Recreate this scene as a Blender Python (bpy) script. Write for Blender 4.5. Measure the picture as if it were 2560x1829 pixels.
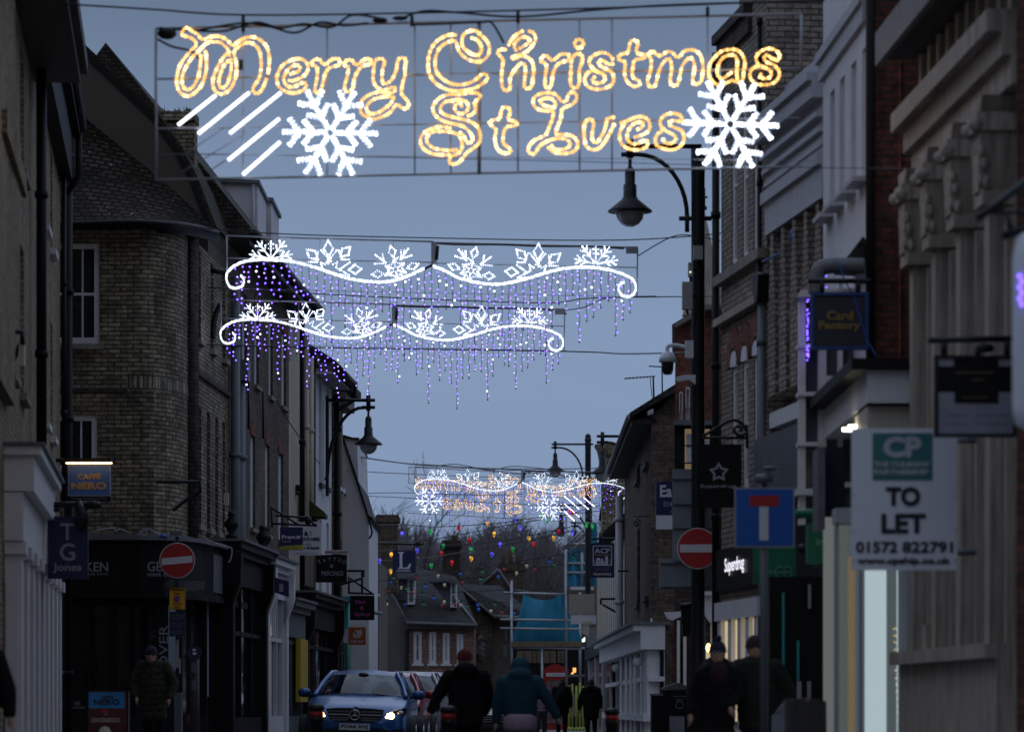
import bpy, bmesh, math, random
from mathutils import Vector, Matrix, Euler
for o in list(bpy.data.objects): bpy.data.objects.remove(o)
SC = bpy.context.scene
COL = SC.collection
# ---------------------------------------------------------------- camera, sky, sun, exposure
F = 8533.333; XC = 1280.0; HY = 1765.0; EYE = 0.9       # photo pixels; level 120 mm lens with rise
cam_d = bpy.data.cameras.new('camera'); cam = bpy.data.objects.new('camera', cam_d); COL.objects.link(cam)
cam.location = (0, 0, EYE); cam.rotation_euler = (math.radians(90), 0, 0)
cam_d.lens = 120; cam_d.sensor_width = 36; cam_d.shift_y = (HY - 914.5) / 2560.0
cam_d.clip_start = 0.5; cam_d.clip_end = 3000
cam_d.dof.use_dof = True; cam_d.dof.focus_distance = 76; cam_d.dof.aperture_fstop = 2.3
SC.camera = cam
W = bpy.data.worlds.new('World'); SC.world = W; W.use_nodes = True
nt = W.node_tree; nt.nodes.clear()
def wn(t): return nt.nodes.new(t)
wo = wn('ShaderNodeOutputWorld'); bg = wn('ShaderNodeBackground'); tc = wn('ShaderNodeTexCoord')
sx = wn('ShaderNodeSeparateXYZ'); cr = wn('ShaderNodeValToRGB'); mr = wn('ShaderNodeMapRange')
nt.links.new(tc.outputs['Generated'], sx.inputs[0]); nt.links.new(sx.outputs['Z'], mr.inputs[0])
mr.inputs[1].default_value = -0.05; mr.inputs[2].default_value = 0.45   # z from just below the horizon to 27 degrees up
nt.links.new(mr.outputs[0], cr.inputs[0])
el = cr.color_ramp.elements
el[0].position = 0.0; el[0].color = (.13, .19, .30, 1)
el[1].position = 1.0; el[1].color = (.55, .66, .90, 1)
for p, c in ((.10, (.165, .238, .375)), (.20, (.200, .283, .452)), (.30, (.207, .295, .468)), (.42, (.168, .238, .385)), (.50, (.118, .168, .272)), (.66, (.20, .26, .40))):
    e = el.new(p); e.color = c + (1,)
sky = wn('ShaderNodeTexSky'); sky.sky_type = 'NISHITA'; sky.sun_disc = False
sky.sun_elevation = math.radians(2); sky.sun_rotation = math.radians(160); sky.dust_density = 3
sm = wn('ShaderNodeVectorMath'); sm.operation = 'SCALE'; sm.inputs['Scale'].default_value = 0.02
nt.links.new(sky.outputs[0], sm.inputs[0])
nz = wn('ShaderNodeTexNoise'); nz.inputs['Scale'].default_value = 7; nz.inputs['Detail'].default_value = 5
mp = wn('ShaderNodeMapping'); mp.inputs['Scale'].default_value = (1, 1, 5); nt.links.new(tc.outputs['Generated'], mp.inputs[0]); nt.links.new(mp.outputs[0], nz.inputs['Vector'])
nr = wn('ShaderNodeMapRange'); nr.inputs[3].default_value = .90; nr.inputs[4].default_value = 1.10; nt.links.new(nz.outputs['Fac'], nr.inputs[0])
cs = wn('ShaderNodeVectorMath'); cs.operation = 'SCALE'; nt.links.new(cr.outputs[0], cs.inputs[0]); nt.links.new(nr.outputs[0], cs.inputs['Scale'])
ad = wn('ShaderNodeVectorMath'); ad.operation = 'ADD'; nt.links.new(cs.outputs[0], ad.inputs[0]); nt.links.new(sm.outputs[0], ad.inputs[1])
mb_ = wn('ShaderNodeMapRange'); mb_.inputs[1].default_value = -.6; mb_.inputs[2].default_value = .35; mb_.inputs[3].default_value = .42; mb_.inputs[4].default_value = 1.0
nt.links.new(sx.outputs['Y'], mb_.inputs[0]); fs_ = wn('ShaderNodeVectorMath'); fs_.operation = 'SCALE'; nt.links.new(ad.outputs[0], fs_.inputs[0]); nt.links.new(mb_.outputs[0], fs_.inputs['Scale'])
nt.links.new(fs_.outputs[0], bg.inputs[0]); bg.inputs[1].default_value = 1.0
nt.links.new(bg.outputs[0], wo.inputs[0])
sd = bpy.data.lights.new('sun', 'SUN'); sd.energy = 0.12; sd.angle = math.radians(40); sd.color = (.75, .85, 1)
sun = bpy.data.objects.new('sun', sd); COL.objects.link(sun); sun.rotation_euler = (math.radians(48), 0, math.radians(-20))
SC.view_settings.view_transform = 'Standard'; SC.view_settings.look = 'None'; SC.view_settings.exposure = 0.0
SC.render.resolution_x = 1024; SC.render.resolution_y = 731

# ---------------------------------------------------------------- helpers
Z3 = Vector((0, 0, 1))
def P(x, y, d): return Vector(((x - XC) / F * d, d, EYE + (HY - y) / F * d))
class Fr:
    def __init__(s, o, D, N=None):
        s.o = Vector((o[0], o[1], 0)); s.D = Vector((D[0], D[1], 0)).normalized()
        if N is None:
            N = Vector((-s.D.y, s.D.x, 0))
            if N.dot(-s.o) < 0: N = -N
        s.N = N
    def P(s, u, o, z): return s.o + s.D * u + s.N * o + Z3 * z
    flat = None
    def d(s, px, out=0):
        if s.flat: return s.flat
        k = Vector(((px - XC) / F, 1, 0)); return (out + s.N.dot(s.o)) / s.N.dot(k)
    def u(s, px, out=0):
        d = s.d(px, out); return (Vector(((px - XC) / F * d, d, 0)) - s.o).dot(s.D)
    def z(s, px, py, out=0): return EYE + (HY - py) / F * s.d(px, out)
    def uz(s, px, py, out=0): return (s.u(px, out), s.z(px, py, out))
def Cam(d): return Fr((0, d), (1, 0), Vector((0, -1, 0)))
def Sight(d, px):
    """camera-facing frame whose solids run straight back along the line of sight at px"""
    f = Fr((0, d), (1, 0), Vector((-(px - XC) / F, -1, 0))); f.flat = d; return f
def Fac(a, b):
    A = Vector(((a[0] - XC) / F * a[1], a[1])); B = Vector(((b[0] - XC) / F * b[1], b[1]))
    return Fr(A, B - A)
class MB:
    def __init__(s): s.v = []; s.f = []; s.m = []; s.sm = []
    def add(s, vs, fs, m=0, sm=False):
        b = len(s.v); s.v += [Vector(v) for v in vs]
        for f in fs: s.f.append([b + i for i in f]); s.m.append(m); s.sm.append(sm)
        return s
    def prism(s, fr, pts, o0, o1, m=0):
        n = len(pts); a = [fr.P(u, o0, z) for u, z in pts] + [fr.P(u, o1, z) for u, z in pts]
        fs = [list(range(n)), list(range(2 * n - 1, n - 1, -1))] + [[i, i + n, (i + 1) % n + n, (i + 1) % n] for i in range(n)]
        return s.add(a, fs, m)
    def box(s, fr, u0, u1, z0, z1, o0, o1, m=0): return s.prism(fr, [(u0, z0), (u1, z0), (u1, z1), (u0, z1)], o0, o1, m)
    def R(s, fr, x0, y0, x1, y1, o0, o1, m=0):     # rectangle given at its photo corner (x0: y0 top, y1 bottom)
        return s.box(fr, fr.u(x0), fr.u(x1), fr.z(x0, y1), fr.z(x0, y0), o0, o1, m)
    def poly(s, fr, pts, o0, o1, m=0): return s.prism(fr, [fr.uz(x, y) for x, y in pts], o0, o1, m)
    def aabb(s, a, b, m=0):
        (x0, y0, z0), (x1, y1, z1) = a, b
        return s.box(Fr((0, 0), (1, 0), Vector((0, 1, 0))), x0, x1, z0, z1, y0, y1, m)
    def tube(s, pts, r, n=8, m=0, closed=False, sm=True, cap=True):
        pts = [Vector(p) for p in pts]; k = len(pts); rs = r if isinstance(r, (list, tuple)) else [r] * k
        vs = []; prev = None
        for i, p in enumerate(pts):
            a = pts[i - 1] if (i > 0 or closed) else p; b = pts[(i + 1) % k] if (i < k - 1 or closed) else p
            t = (b - a); t = t.normalized() if t.length > 1e-9 else Z3
            if prev is None:
                q = t.cross(Z3); q = t.cross(Vector((1, 0, 0))) if q.length < 1e-3 else q; q.normalize()
            else:
                q = prev - t * prev.dot(t); q = q.normalized() if q.length > 1e-6 else t.orthogonal().normalized()
            prev = q; w = t.cross(q)
            for j in range(n):
                an = 2 * math.pi * j / n; vs.append(p + (q * math.cos(an) + w * math.sin(an)) * rs[i])
        fs = []
        for i in range(k if closed else k - 1):
            i2 = (i + 1) % k
            for j in range(n): fs.append([i * n + j, i * n + (j + 1) % n, i2 * n + (j + 1) % n, i2 * n + j])
        if cap and not closed: fs += [list(range(n - 1, -1, -1)), list(range((k - 1) * n, k * n))]
        return s.add(vs, fs, m, sm)
    def lathe(s, c, prof, n=20, m=0, axis=None, sm=True):
        c = Vector(c); vs = []; A = axis or Z3; X = A.orthogonal().normalized() if axis else Vector((1, 0, 0)); Y = A.cross(X)
        for r, z in prof:
            for j in range(n):
                a = 2 * math.pi * j / n; vs.append(c + X * (r * math.cos(a)) + Y * (r * math.sin(a)) + A * z)
        fs = [[i * n + j, i * n + (j + 1) % n, (i + 1) * n + (j + 1) % n, (i + 1) * n + j] for i in range(len(prof) - 1) for j in range(n)]
        fs += [list(range(n - 1, -1, -1)), list(range((len(prof) - 1) * n, len(prof) * n))]
        return s.add(vs, fs, m, sm)
    def ball(s, c, r, m=0, seg=8, sq=(1, 1, 1)):
        c = Vector(c); vs = [c + Vector((0, 0, r * sq[2]))]; ring = seg // 2
        for i in range(1, ring):
            t = math.pi * i / ring
            for j in range(seg):
                a = 2 * math.pi * j / seg; vs.append(c + Vector((r * sq[0] * math.sin(t) * math.cos(a), r * sq[1] * math.sin(t) * math.sin(a), r * sq[2] * math.cos(t))))
        vs.append(c - Vector((0, 0, r * sq[2]))); L = len(vs) - 1
        fs = [[0, 1 + j, 1 + (j + 1) % seg] for j in range(seg)]
        for i in range(ring - 2):
            for j in range(seg): fs.append([1 + i * seg + j, 1 + (i + 1) * seg + j, 1 + (i + 1) * seg + (j + 1) % seg, 1 + i * seg + (j + 1) % seg])
        b = 1 + (ring - 2) * seg; fs += [[b + (j + 1) % seg, b + j, L] for j in range(seg)]
        return s.add(vs, fs, m, True)
    def octa(s, c, r, m=0):
        c = Vector(c); x, y, z = Vector((r, 0, 0)), Vector((0, r, 0)), Vector((0, 0, r))
        vs = [c + x, c + y, c - x, c - y, c + z, c - z]
        return s.add(vs, [[0, 1, 4], [1, 2, 4], [2, 3, 4], [3, 0, 4], [1, 0, 5], [2, 1, 5], [3, 2, 5], [0, 3, 5]], m, True)
    def grid(s, rows, m=0, sm=True):
        n = len(rows[0]); vs = [p for r in rows for p in r]
        return s.add(vs, [[i * n + j, i * n + j + 1, (i + 1) * n + j + 1, (i + 1) * n + j] for i in range(len(rows) - 1) for j in range(n - 1)], m, sm)
    def mesh(s, off=Vector((0, 0, 0)), normals=True):
        me = bpy.data.meshes.new('m'); me.from_pydata([v - off for v in s.v], [], s.f)
        me.polygons.foreach_set('material_index', s.m); me.polygons.foreach_set('use_smooth', s.sm)
        if normals:
            b = bmesh.new(); b.from_mesh(me); bmesh.ops.recalc_face_normals(b, faces=b.faces); b.to_mesh(me); b.free()
        uv = me.uv_layers.new(name='UVMap')
        for p in me.polygons:
            n = p.normal
            if abs(n.z) > .92: ax, ay = Vector((1, 0, 0)), Vector((0, 1, 0))
            else:
                ax = Vector((-n.y, n.x, 0)).normalized(); ay = n.cross(ax)
                if ay.z < 0: ay = -ay
            for li in p.loop_indices:
                v = me.vertices[me.loops[li].vertex_index].co + off
                uv.data[li].uv = (v.dot(ax), v.dot(ay))
        return me
def off_of(parent):
    v = Vector((0, 0, 0)); p = parent
    while p is not None: v += p.location; p = p.parent
    return v
def build(mb, name, mats, parent=None, loc=None, normals=True):
    if not isinstance(mats, (list, tuple)): mats = [mats]
    off = off_of(parent) if parent is not None else Vector(loc or (0, 0, 0))
    me = mb.mesh(off, normals); me.name = name
    for m in mats: me.materials.append(m)
    o = bpy.data.objects.new(name, me); COL.objects.link(o)
    if parent is not None: o.parent = parent
    else: o.location = off
    return o
def tag(o, label=None, cat=None, group=None, kind=None):
    if label: o['label'] = label
    if cat: o['category'] = cat
    if group: o['group'] = group
    if kind: o['kind'] = kind
    return o
def thing(name, label, cat, loc, group=None):
    o = bpy.data.objects.new(name, None); COL.objects.link(o); o.location = loc; o.empty_display_size = .3
    return tag(o, label, cat, group)
def copy_tree(o, parent=None):
    c = o.copy(); COL.objects.link(c)
    if parent is not None: c.parent = parent
    for ch in list(o.children): copy_tree(ch, c)
    return c
def crv(pts, closed=False, step=None, n=6):
    """Catmull-Rom through pts; resampled at even spacing if step is given."""
    pts = [Vector(p) for p in pts]; k = len(pts); out = []
    rng = range(k if closed else k - 1)
    for i in rng:
        p0 = pts[i - 1] if (i > 0 or closed) else pts[0]; p1 = pts[i]; p2 = pts[(i + 1) % k]
        p3 = pts[(i + 2) % k] if (closed or i + 2 < k) else pts[-1]
        for j in range(n):
            t = j / n; out.append(.5 * ((2 * p1) + (p2 - p0) * t + (2 * p0 - 5 * p1 + 4 * p2 - p3) * t * t + (3 * p1 - p0 - 3 * p2 + p3) * t ** 3))
    out.append(pts[0].copy() if closed else pts[-1].copy())
    if step:
        res = [out[0]]; acc = 0
        for a, b in zip(out, out[1:]):
            L = (b - a).length
            while acc + L >= step:
                t = (step - acc) / L; a = a.lerp(b, t); res.append(a.copy()); L = (b - a).length; acc = 0
                if L < 1e-9: break
            acc += L
        return res
    return out

# ---------------------------------------------------------------- materials
MT = {}
def newmat(name):
    m = bpy.data.materials.new(name); m.use_nodes = True; m.node_tree.nodes.clear(); MT[name] = m
    t = m.node_tree; N = t.nodes.new; L = t.links.new
    out = N('ShaderNodeOutputMaterial'); b = N('ShaderNodeBsdfPrincipled'); L(b.outputs[0], out.inputs[0])
    return m, t, N, L, b
def mat(name, col, rough=.7, metal=0, var=.18, scale=3.0, bump=0.0, bscale=60, spec=.5, streak=False):
    m, t, N, L, b = newmat(name)
    tc = N('ShaderNodeTexCoord'); mp = N('ShaderNodeMapping'); L(tc.outputs['UV'], mp.inputs[0])
    if streak: mp.inputs['Scale'].default_value = (6, .5, 1)
    nz = N('ShaderNodeTexNoise'); nz.inputs['Scale'].default_value = scale; nz.inputs['Detail'].default_value = 8; nz.inputs['Roughness'].default_value = .65
    L(mp.outputs[0], nz.inputs['Vector'])
    mr = N('ShaderNodeMapRange'); mr.inputs[1].default_value = .3; mr.inputs[2].default_value = .7; mr.inputs[3].default_value = 1 - var; mr.inputs[4].default_value = 1 + var
    L(nz.outputs['Fac'], mr.inputs[0])
    vm = N('ShaderNodeVectorMath'); vm.operation = 'SCALE'; vm.inputs[0].default_value = col; L(mr.outputs[0], vm.inputs['Scale']); L(vm.outputs[0], b.inputs['Base Color'])
    b.inputs['Roughness'].default_value = rough; b.inputs['Metallic'].default_value = metal; b.inputs['Specular IOR Level'].default_value = spec
    if bump:
        n2 = N('ShaderNodeTexNoise'); n2.inputs['Scale'].default_value = bscale; n2.inputs['Detail'].default_value = 4; L(tc.outputs['UV'], n2.inputs['Vector'])
        bp = N('ShaderNodeBump'); bp.inputs['Strength'].default_value = bump; bp.inputs['Distance'].default_value = .02; L(n2.outputs['Fac'], bp.inputs['Height']); L(bp.outputs[0], b.inputs['Normal'])
    return m
def brick(name, c1, c2, mortar, w=.225, h=.075, grime=.45, gs=.7, flat=False, mw=.012):
    m, t, N, L, b = newmat(name)
    tc = N('ShaderNodeTexCoord')
    wz = N('ShaderNodeTexNoise'); wz.inputs['Scale'].default_value = 2.5; L(tc.outputs['UV'], wz.inputs['Vector'])
    ws = N('ShaderNodeVectorMath'); ws.operation = 'SCALE'; ws.inputs['Scale'].default_value = .012; L(wz.outputs['Color'], ws.inputs[0])
    wa = N('ShaderNodeVectorMath'); L(tc.outputs['UV'], wa.inputs[0]); L(ws.outputs[0], wa.inputs[1])
    br = N('ShaderNodeTexBrick'); L(wa.outputs[0], br.inputs['Vector'])
    br.inputs['Scale'].default_value = 1; br.inputs['Brick Width'].default_value = w; br.inputs['Row Height'].default_value = h
    br.inputs['Mortar Size'].default_value = mw; br.inputs['Mortar Smooth'].default_value = .3; br.inputs['Bias'].default_value = -.15
    br.inputs['Color1'].default_value = c1 + (1,); br.inputs['Color2'].default_value = c2 + (1,); br.inputs['Mortar'].default_value = mortar + (1,)
    nz = N('ShaderNodeTexNoise'); nz.inputs['Scale'].default_value = gs; nz.inputs['Detail'].default_value = 9; nz.inputs['Roughness'].default_value = .7; L(tc.outputs['UV'], nz.inputs['Vector'])
    mr = N('ShaderNodeMapRange'); mr.inputs[1].default_value = .35; mr.inputs[2].default_value = .65; mr.inputs[3].default_value = 1 - grime; mr.inputs[4].default_value = 1.15; L(nz.outputs['Fac'], mr.inputs[0])
    n3 = N('ShaderNodeTexNoise'); n3.inputs['Scale'].default_value = 9; n3.inputs['Detail'].default_value = 2; L(tc.outputs['UV'], n3.inputs['Vector'])
    m3 = N('ShaderNodeMapRange'); m3.inputs[1].default_value = .35; m3.inputs[2].default_value = .65; m3.inputs[3].default_value = .7; m3.inputs[4].default_value = 1.3; L(n3.outputs['Fac'], m3.inputs[0])
    mu = N('ShaderNodeMath'); mu.operation = 'MULTIPLY'; L(mr.outputs[0], mu.inputs[0]); L(m3.outputs[0], mu.inputs[1])
    vm = N('ShaderNodeVectorMath'); vm.operation = 'SCALE'; L(br.outputs['Color'], vm.inputs[0]); L(mu.outputs[0], vm.inputs['Scale']); L(vm.outputs[0], b.inputs['Base Color'])
    b.inputs['Roughness'].default_value = .85; b.inputs['Specular IOR Level'].default_value = .25
    bp = N('ShaderNodeBump'); bp.invert = True; bp.inputs['Strength'].default_value = .7; bp.inputs['Distance'].default_value = .012; L(br.outputs['Fac'], bp.inputs['Height']); L(bp.outputs[0], b.inputs['Normal'])
    return m
def glass(name, col=(.012, .015, .02), rough=.06):
    m, t, N, L, b = newmat(name); b.inputs['Base Color'].default_value = col + (1,); b.inputs['Roughness'].default_value = rough; b.inputs['Specular IOR Level'].default_value = .6
    tc = N('ShaderNodeTexCoord'); nz = N('ShaderNodeTexNoise'); nz.inputs['Scale'].default_value = 1.3; L(tc.outputs['UV'], nz.inputs['Vector'])
    bp = N('ShaderNodeBump'); bp.inputs['Strength'].default_value = .06; bp.inputs['Distance'].default_value = .2; L(nz.outputs['Fac'], bp.inputs['Height']); L(bp.outputs[0], b.inputs['Normal'])
    return m
def clearglass(name, tint=(.8, .85, .9)):
    m = bpy.data.materials.new(name); m.use_nodes = True; t = m.node_tree; t.nodes.clear(); N = t.nodes.new; L = t.links.new
    out = N('ShaderNodeOutputMaterial'); mx = N('ShaderNodeMixShader'); tr = N('ShaderNodeBsdfTransparent'); gl = N('ShaderNodeBsdfGlossy'); gl.inputs['Roughness'].default_value = .04
    tr.inputs[0].default_value = tint + (1,); lw = N('ShaderNodeLayerWeight'); pw = N('ShaderNodeMath'); pw.operation = 'POWER'; pw.inputs[1].default_value = 4; L(lw.outputs['Facing'], pw.inputs[0]); ma = N('ShaderNodeMath'); ma.operation = 'MULTIPLY_ADD'; ma.inputs[1].default_value = .4; ma.inputs[2].default_value = .05
    L(pw.outputs[0], ma.inputs[0]); L(ma.outputs[0], mx.inputs[0]); L(tr.outputs[0], mx.inputs[1]); L(gl.outputs[0], mx.inputs[2]); L(mx.outputs[0], out.inputs[0]); MT[name] = m
    return m
def emit(name, col, e, sample=False):
    m = bpy.data.materials.new(name); m.use_nodes = True; t = m.node_tree; t.nodes.clear()
    out = t.nodes.new('ShaderNodeOutputMaterial'); em = t.nodes.new('ShaderNodeEmission'); em.inputs[0].default_value = col + (1,); em.inputs[1].default_value = e
    t.links.new(em.outputs[0], out.inputs[0]); MT[name] = m
    m.cycles.emission_sampling = 'AUTO' if sample else 'NONE'
    return m
brick('gault_brick', (.37, .31, .205), (.15, .122, .085), (.060, .053, .045), grime=.72)
brick('gault_brick_warm', (.32, .245, .145), (.20, .155, .095), (.12, .105, .085), grime=.3)
brick('brown_brick', (.17, .115, .082), (.085, .062, .05), (.09, .08, .07), grime=.5)
brick('dark_brick', (.105, .07, .055), (.055, .04, .034), (.05, .045, .04), grime=.5)
brick('red_brick', (.26, .075, .045), (.17, .05, .034), (.12, .085, .07), grime=.35)
brick('dull_red_brick', (.15, .05, .034), (.10, .036, .028), (.05, .04, .035), grime=.35)
brick('end_brick', (.27, .115, .08), (.20, .09, .07), (.22, .19, .17), grime=.3, h=.12, w=.3, mw=.02)
brick('pale_brick', (.33, .27, .22), (.24, .2, .165), (.10, .085, .075), grime=.3)
brick('roof_tiles', (.075, .056, .042), (.04, .031, .025), (.012, .011, .01), w=.14, h=.08, grime=.5, gs=1.6, mw=.012)
brick('moss_tiles', (.055, .052, .022), (.03, .027, .015), (.012, .011, .008), w=.12, h=.065, grime=.6, gs=2.2, mw=.010)
brick('slate', (.040, .037, .036), (.026, .025, .025), (.012, .012, .012), w=.3, h=.2, grime=.4, mw=.012)
mat('white_render', (.62, .62, .65), .85, var=.10, scale=1.2, bump=.25)
mat('white_paint', (.66, .66, .68), .5, var=.08, scale=2)
mat('dull_white', (.42, .42, .45), .6, var=.14, scale=2, streak=True)
mat('blind_white', (.40, .42, .46), .7, var=.15, scale=2, streak=True)
mat('cream_paint', (.50, .45, .36), .6, var=.12)
mat('stone', (.34, .285, .235), .85, var=.5, scale=2.2, bump=.3, streak=True)
mat('stone_cap', (.22, .20, .17), .9, var=.3, bump=.3)
mat('brown_render', (.085, .068, .052), .95, var=.15, scale=.8, bump=.3)
mat('grey_render', (.13, .125, .12), .95, var=.2, scale=.7, bump=.3)
mat('lead', (.12, .125, .135), .55, var=.3, scale=4)
mat('black_paint', (.006, .006, .007), .5, var=.3, spec=.2)
mat('black_wood', (.008, .0075, .008), .6, var=.4, streak=True, spec=.2)
mat('black_iron', (.008, .010, .012), .45, var=.3, spec=.3)
mat('dark_wood', (.035, .03, .026), .6, var=.4, streak=True)
mat('grey_paint', (.10, .115, .13), .5, var=.15)
mat('steel', (.35, .37, .39), .4, .7, var=.2)
mat('plate_grey', (.19, .21, .235), .55, var=.12)
mat('grey_plastic', (.30, .31, .29), .5, var=.05)
mat('white_plastic', (.60, .62, .66), .4, var=.05)
mat('yellow_paint', (.55, .36, .02), .5, var=.08)
mat('purple_paint', (.12, .025, .12), .5, var=.1)
mat('teal_paint', (.02, .30, .27), .5, var=.15, streak=True)
mat('green_paint', (.02, .09, .07), .5, var=.2)
mat('navy_paint', (.008, .014, .06), .4, var=.1)
mat('blue_sign_paint', (.01, .09, .40), .45, var=.05)
mat('navy_cloth', (.01, .012, .028), .9, var=.2)
mat('red_sign_paint', (.40, .015, .018), .45, var=.06)
mat('sign_white', (.62, .62, .66), .5, var=.05)
mat('sign_grey', (.30, .31, .34), .5, var=.05)
mat('sign_amber', (.75, .38, .02), .5, var=.04)
mat('asphalt', (.045, .046, .05), .75, var=.3, scale=6, bump=.4)
mat('paving', (.14, .135, .13), .8, var=.25, scale=3, bump=.3)
mat('earth', (.045, .05, .035), .95, var=.3)
glass('dark_glass'); glass('sky_glass', (.05, .06, .08), .04); clearglass('shop_glass')
mat('bark', (.095, .082, .078), .95, var=.3)  # bark a little lighter, in place of haze over the far trees
mat('moss', (.05, .06, .012), .95, var=.5, scale=8, bump=.6)
M = MT

def holed(mb, fr, u0, u1, z0, z1, holes, depth=.12, m=0):
    """Front wall sheet with rectangular openings and their reveals. holes: (ua,ub,za,zb)"""
    us = sorted({u0, u1} | {min(max(h[i], u0), u1) for h in holes for i in (0, 1)}); zs = sorted({z0, z1} | {min(max(h[i], z0), z1) for h in holes for i in (2, 3)})
    for i in range(len(us) - 1):
        for j in range(len(zs) - 1):
            cu = (us[i] + us[i + 1]) / 2; cz = (zs[j] + zs[j + 1]) / 2
            if any(min(h[0], h[1]) < cu < max(h[0], h[1]) and h[2] < cz < h[3] for h in holes): continue
            mb.add([fr.P(us[i], 0, zs[j]), fr.P(us[i + 1], 0, zs[j]), fr.P(us[i + 1], 0, zs[j + 1]), fr.P(us[i], 0, zs[j + 1])], [[0, 1, 2, 3]], m)
    for a, b, c, d in holes:
        q = [(a, c), (b, c), (b, d), (a, d)]
        for k in range(4):
            p, r = q[k], q[(k + 1) % 4]
            mb.add([fr.P(p[0], 0, p[1]), fr.P(r[0], 0, r[1]), fr.P(r[0], -depth, r[1]), fr.P(p[0], -depth, p[1])], [[0, 1, 2, 3]], m)
def wall(root, fr, u0, u1, z0, z1, holes, material, back=6, depth=.14, name='wall'):
    if u0 > u1: u0, u1 = u1, u0
    hs = [(min(h[0], h[1]), max(h[0], h[1]), h[2], h[3]) for h in holes]
    mb = MB(); holed(mb, fr, u0, u1, z0, z1, hs, depth)
    mb.box(fr, u0, u1, z0, z1, -depth, -back, 0 if not hs else 1)
    for a in (u0, u1): mb.add([fr.P(a, 0, z0), fr.P(a, 0, z1), fr.P(a, -depth, z1), fr.P(a, -depth, z0)], [[0, 1, 2, 3]], 0)
    for zz in (z0, z1): mb.add([fr.P(u0, 0, zz), fr.P(u1, 0, zz), fr.P(u1, -depth, zz), fr.P(u0, -depth, zz)], [[0, 1, 2, 3]], 0)
    # side and back skins so the end walls show the wall material
    for a, e in ((u0, -.003), (u1, .003)): mb.add([fr.P(a + e, -depth + .001, z0), fr.P(a + e, -back, z0), fr.P(a + e, -back, z1), fr.P(a + e, -depth + .001, z1)], [[0, 1, 2, 3]], 0)
    return build(mb, name, [material, M['black_wood']], root, normals=False)
def window(root, fr, u0, u1, z0, z1, fm='white_paint', gm='dark_glass', cols=1, rows=2, dep=.08, w=.06, sill=True, sm='stone_cap', curtain=None):
    if u0 > u1: u0, u1 = u1, u0
    mb = MB(); a, b = -dep - .03, -dep + .03
    mb.box(fr, u0, u0 + w, z0, z1, a, b); mb.box(fr, u1 - w, u1, z0, z1, a, b)
    mb.box(fr, u0 + w, u1 - w, z0, z0 + w * 1.3, a, b); mb.box(fr, u0 + w, u1 - w, z1 - w, z1, a, b)
    for r in range(1, rows):
        zz = z0 + (z1 - z0) * r / rows; mb.box(fr, u0 + w, u1 - w, zz - .022, zz + .022, a, b - .004)
    for c in range(1, cols):
        uu = u0 + (u1 - u0) * c / cols; mb.box(fr, uu - .014, uu + .014, z0 + w, z1 - w, a, b - .008)
    f = build(mb, 'window', M[fm], root)
    g = MB().box(fr, u0 + w * .7, u1 - w * .7, z0 + w, z1 - w * .7, -dep - .012, -dep - .004)
    build(g, 'pane', M[gm], f)
    if curtain:
        build(MB().box(fr, u0 + w, u1 - w, z0 + w, z1 - w, -dep - .004, -dep + .002), 'blind', M[curtain], f)
    if sill: build(MB().box(fr, u0 - .08, u1 + .08, z0 - .09, z0, -.06, .09), 'sill', M[sm], f)
    return f

FONT = {}
def text_mesh(s):
    if s in FONT: return FONT[s]
    c = bpy.data.curves.new('t', 'FONT'); c.body = s; c.size = 1; c.resolution_u = 3
    o = bpy.data.objects.new('t', c); COL.objects.link(o); bpy.context.view_layer.update()
    me = bpy.data.meshes.new_from_object(o.evaluated_get(bpy.context.evaluated_depsgraph_get()))
    bpy.data.objects.remove(o); bpy.data.curves.remove(c)
    vs = [v.co.copy() for v in me.vertices]; fs = [list(p.vertices) for p in me.polygons]
    x0 = min(v.x for v in vs); x1 = max(v.x for v in vs); y0 = min(v.y for v in vs); y1 = max(v.y for v in vs)
    bpy.data.meshes.remove(me); FONT[s] = (vs, fs, x0, x1, y0, y1); return FONT[s]
def put_text(mb, s, fr, u0, u1, z0, z1, out, bold=0, m=0, rot=0, slant=0):
    """text fitted to the box u0..u1 x z0..z1 on the frame, raised to 'out'"""
    vs, fs, x0, x1, y0, y1 = text_mesh(s)
    for k, (bx, bz) in enumerate([(0, 0)] if not bold else [(0, 0), (bold, 0), (-bold, 0), (0, bold), (0, -bold), (bold * .7, bold * .7), (-bold * .7, -bold * .7), (bold * .7, -bold * .7), (-bold * .7, bold * .7)]):
        pts = []
        for v in vs:
            a = (v.x - x0) / (x1 - x0); c = (v.y - y0) / (y1 - y0)
            if rot == 90: uu = u0 + (u1 - u0) * (1 - c); zz = z0 + (z1 - z0) * a
            else: uu = u0 + (u1 - u0) * a + slant * (z1 - z0) * c; zz = z0 + (z1 - z0) * c
            pts.append(fr.P(uu + bx, out + k * .0004, zz + bz))
        mb.add(pts, fs, m)
def sign_text(root, fr, items, out, matname, name='lettering'):
    """items: (text, x0, y0, x1, y1[, bold px]) in photo pixels, y0 above y1"""
    mb = MB()
    for it in items:
        s, x0, y0, x1, y1 = it[:5]; b = it[5] if len(it) > 5 else 0; sl = it[6] if len(it) > 6 else 0
        d = fr.d((x0 + x1) / 2, out); put_text(mb, s, fr, fr.u(x0, out), fr.u(x1, out), fr.z((x0 + x1) / 2, y1, out), fr.z((x0 + x1) / 2, y0, out), out, b * d / F, slant=sl)
    return build(mb, name, M[matname], root, normals=False)
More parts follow.
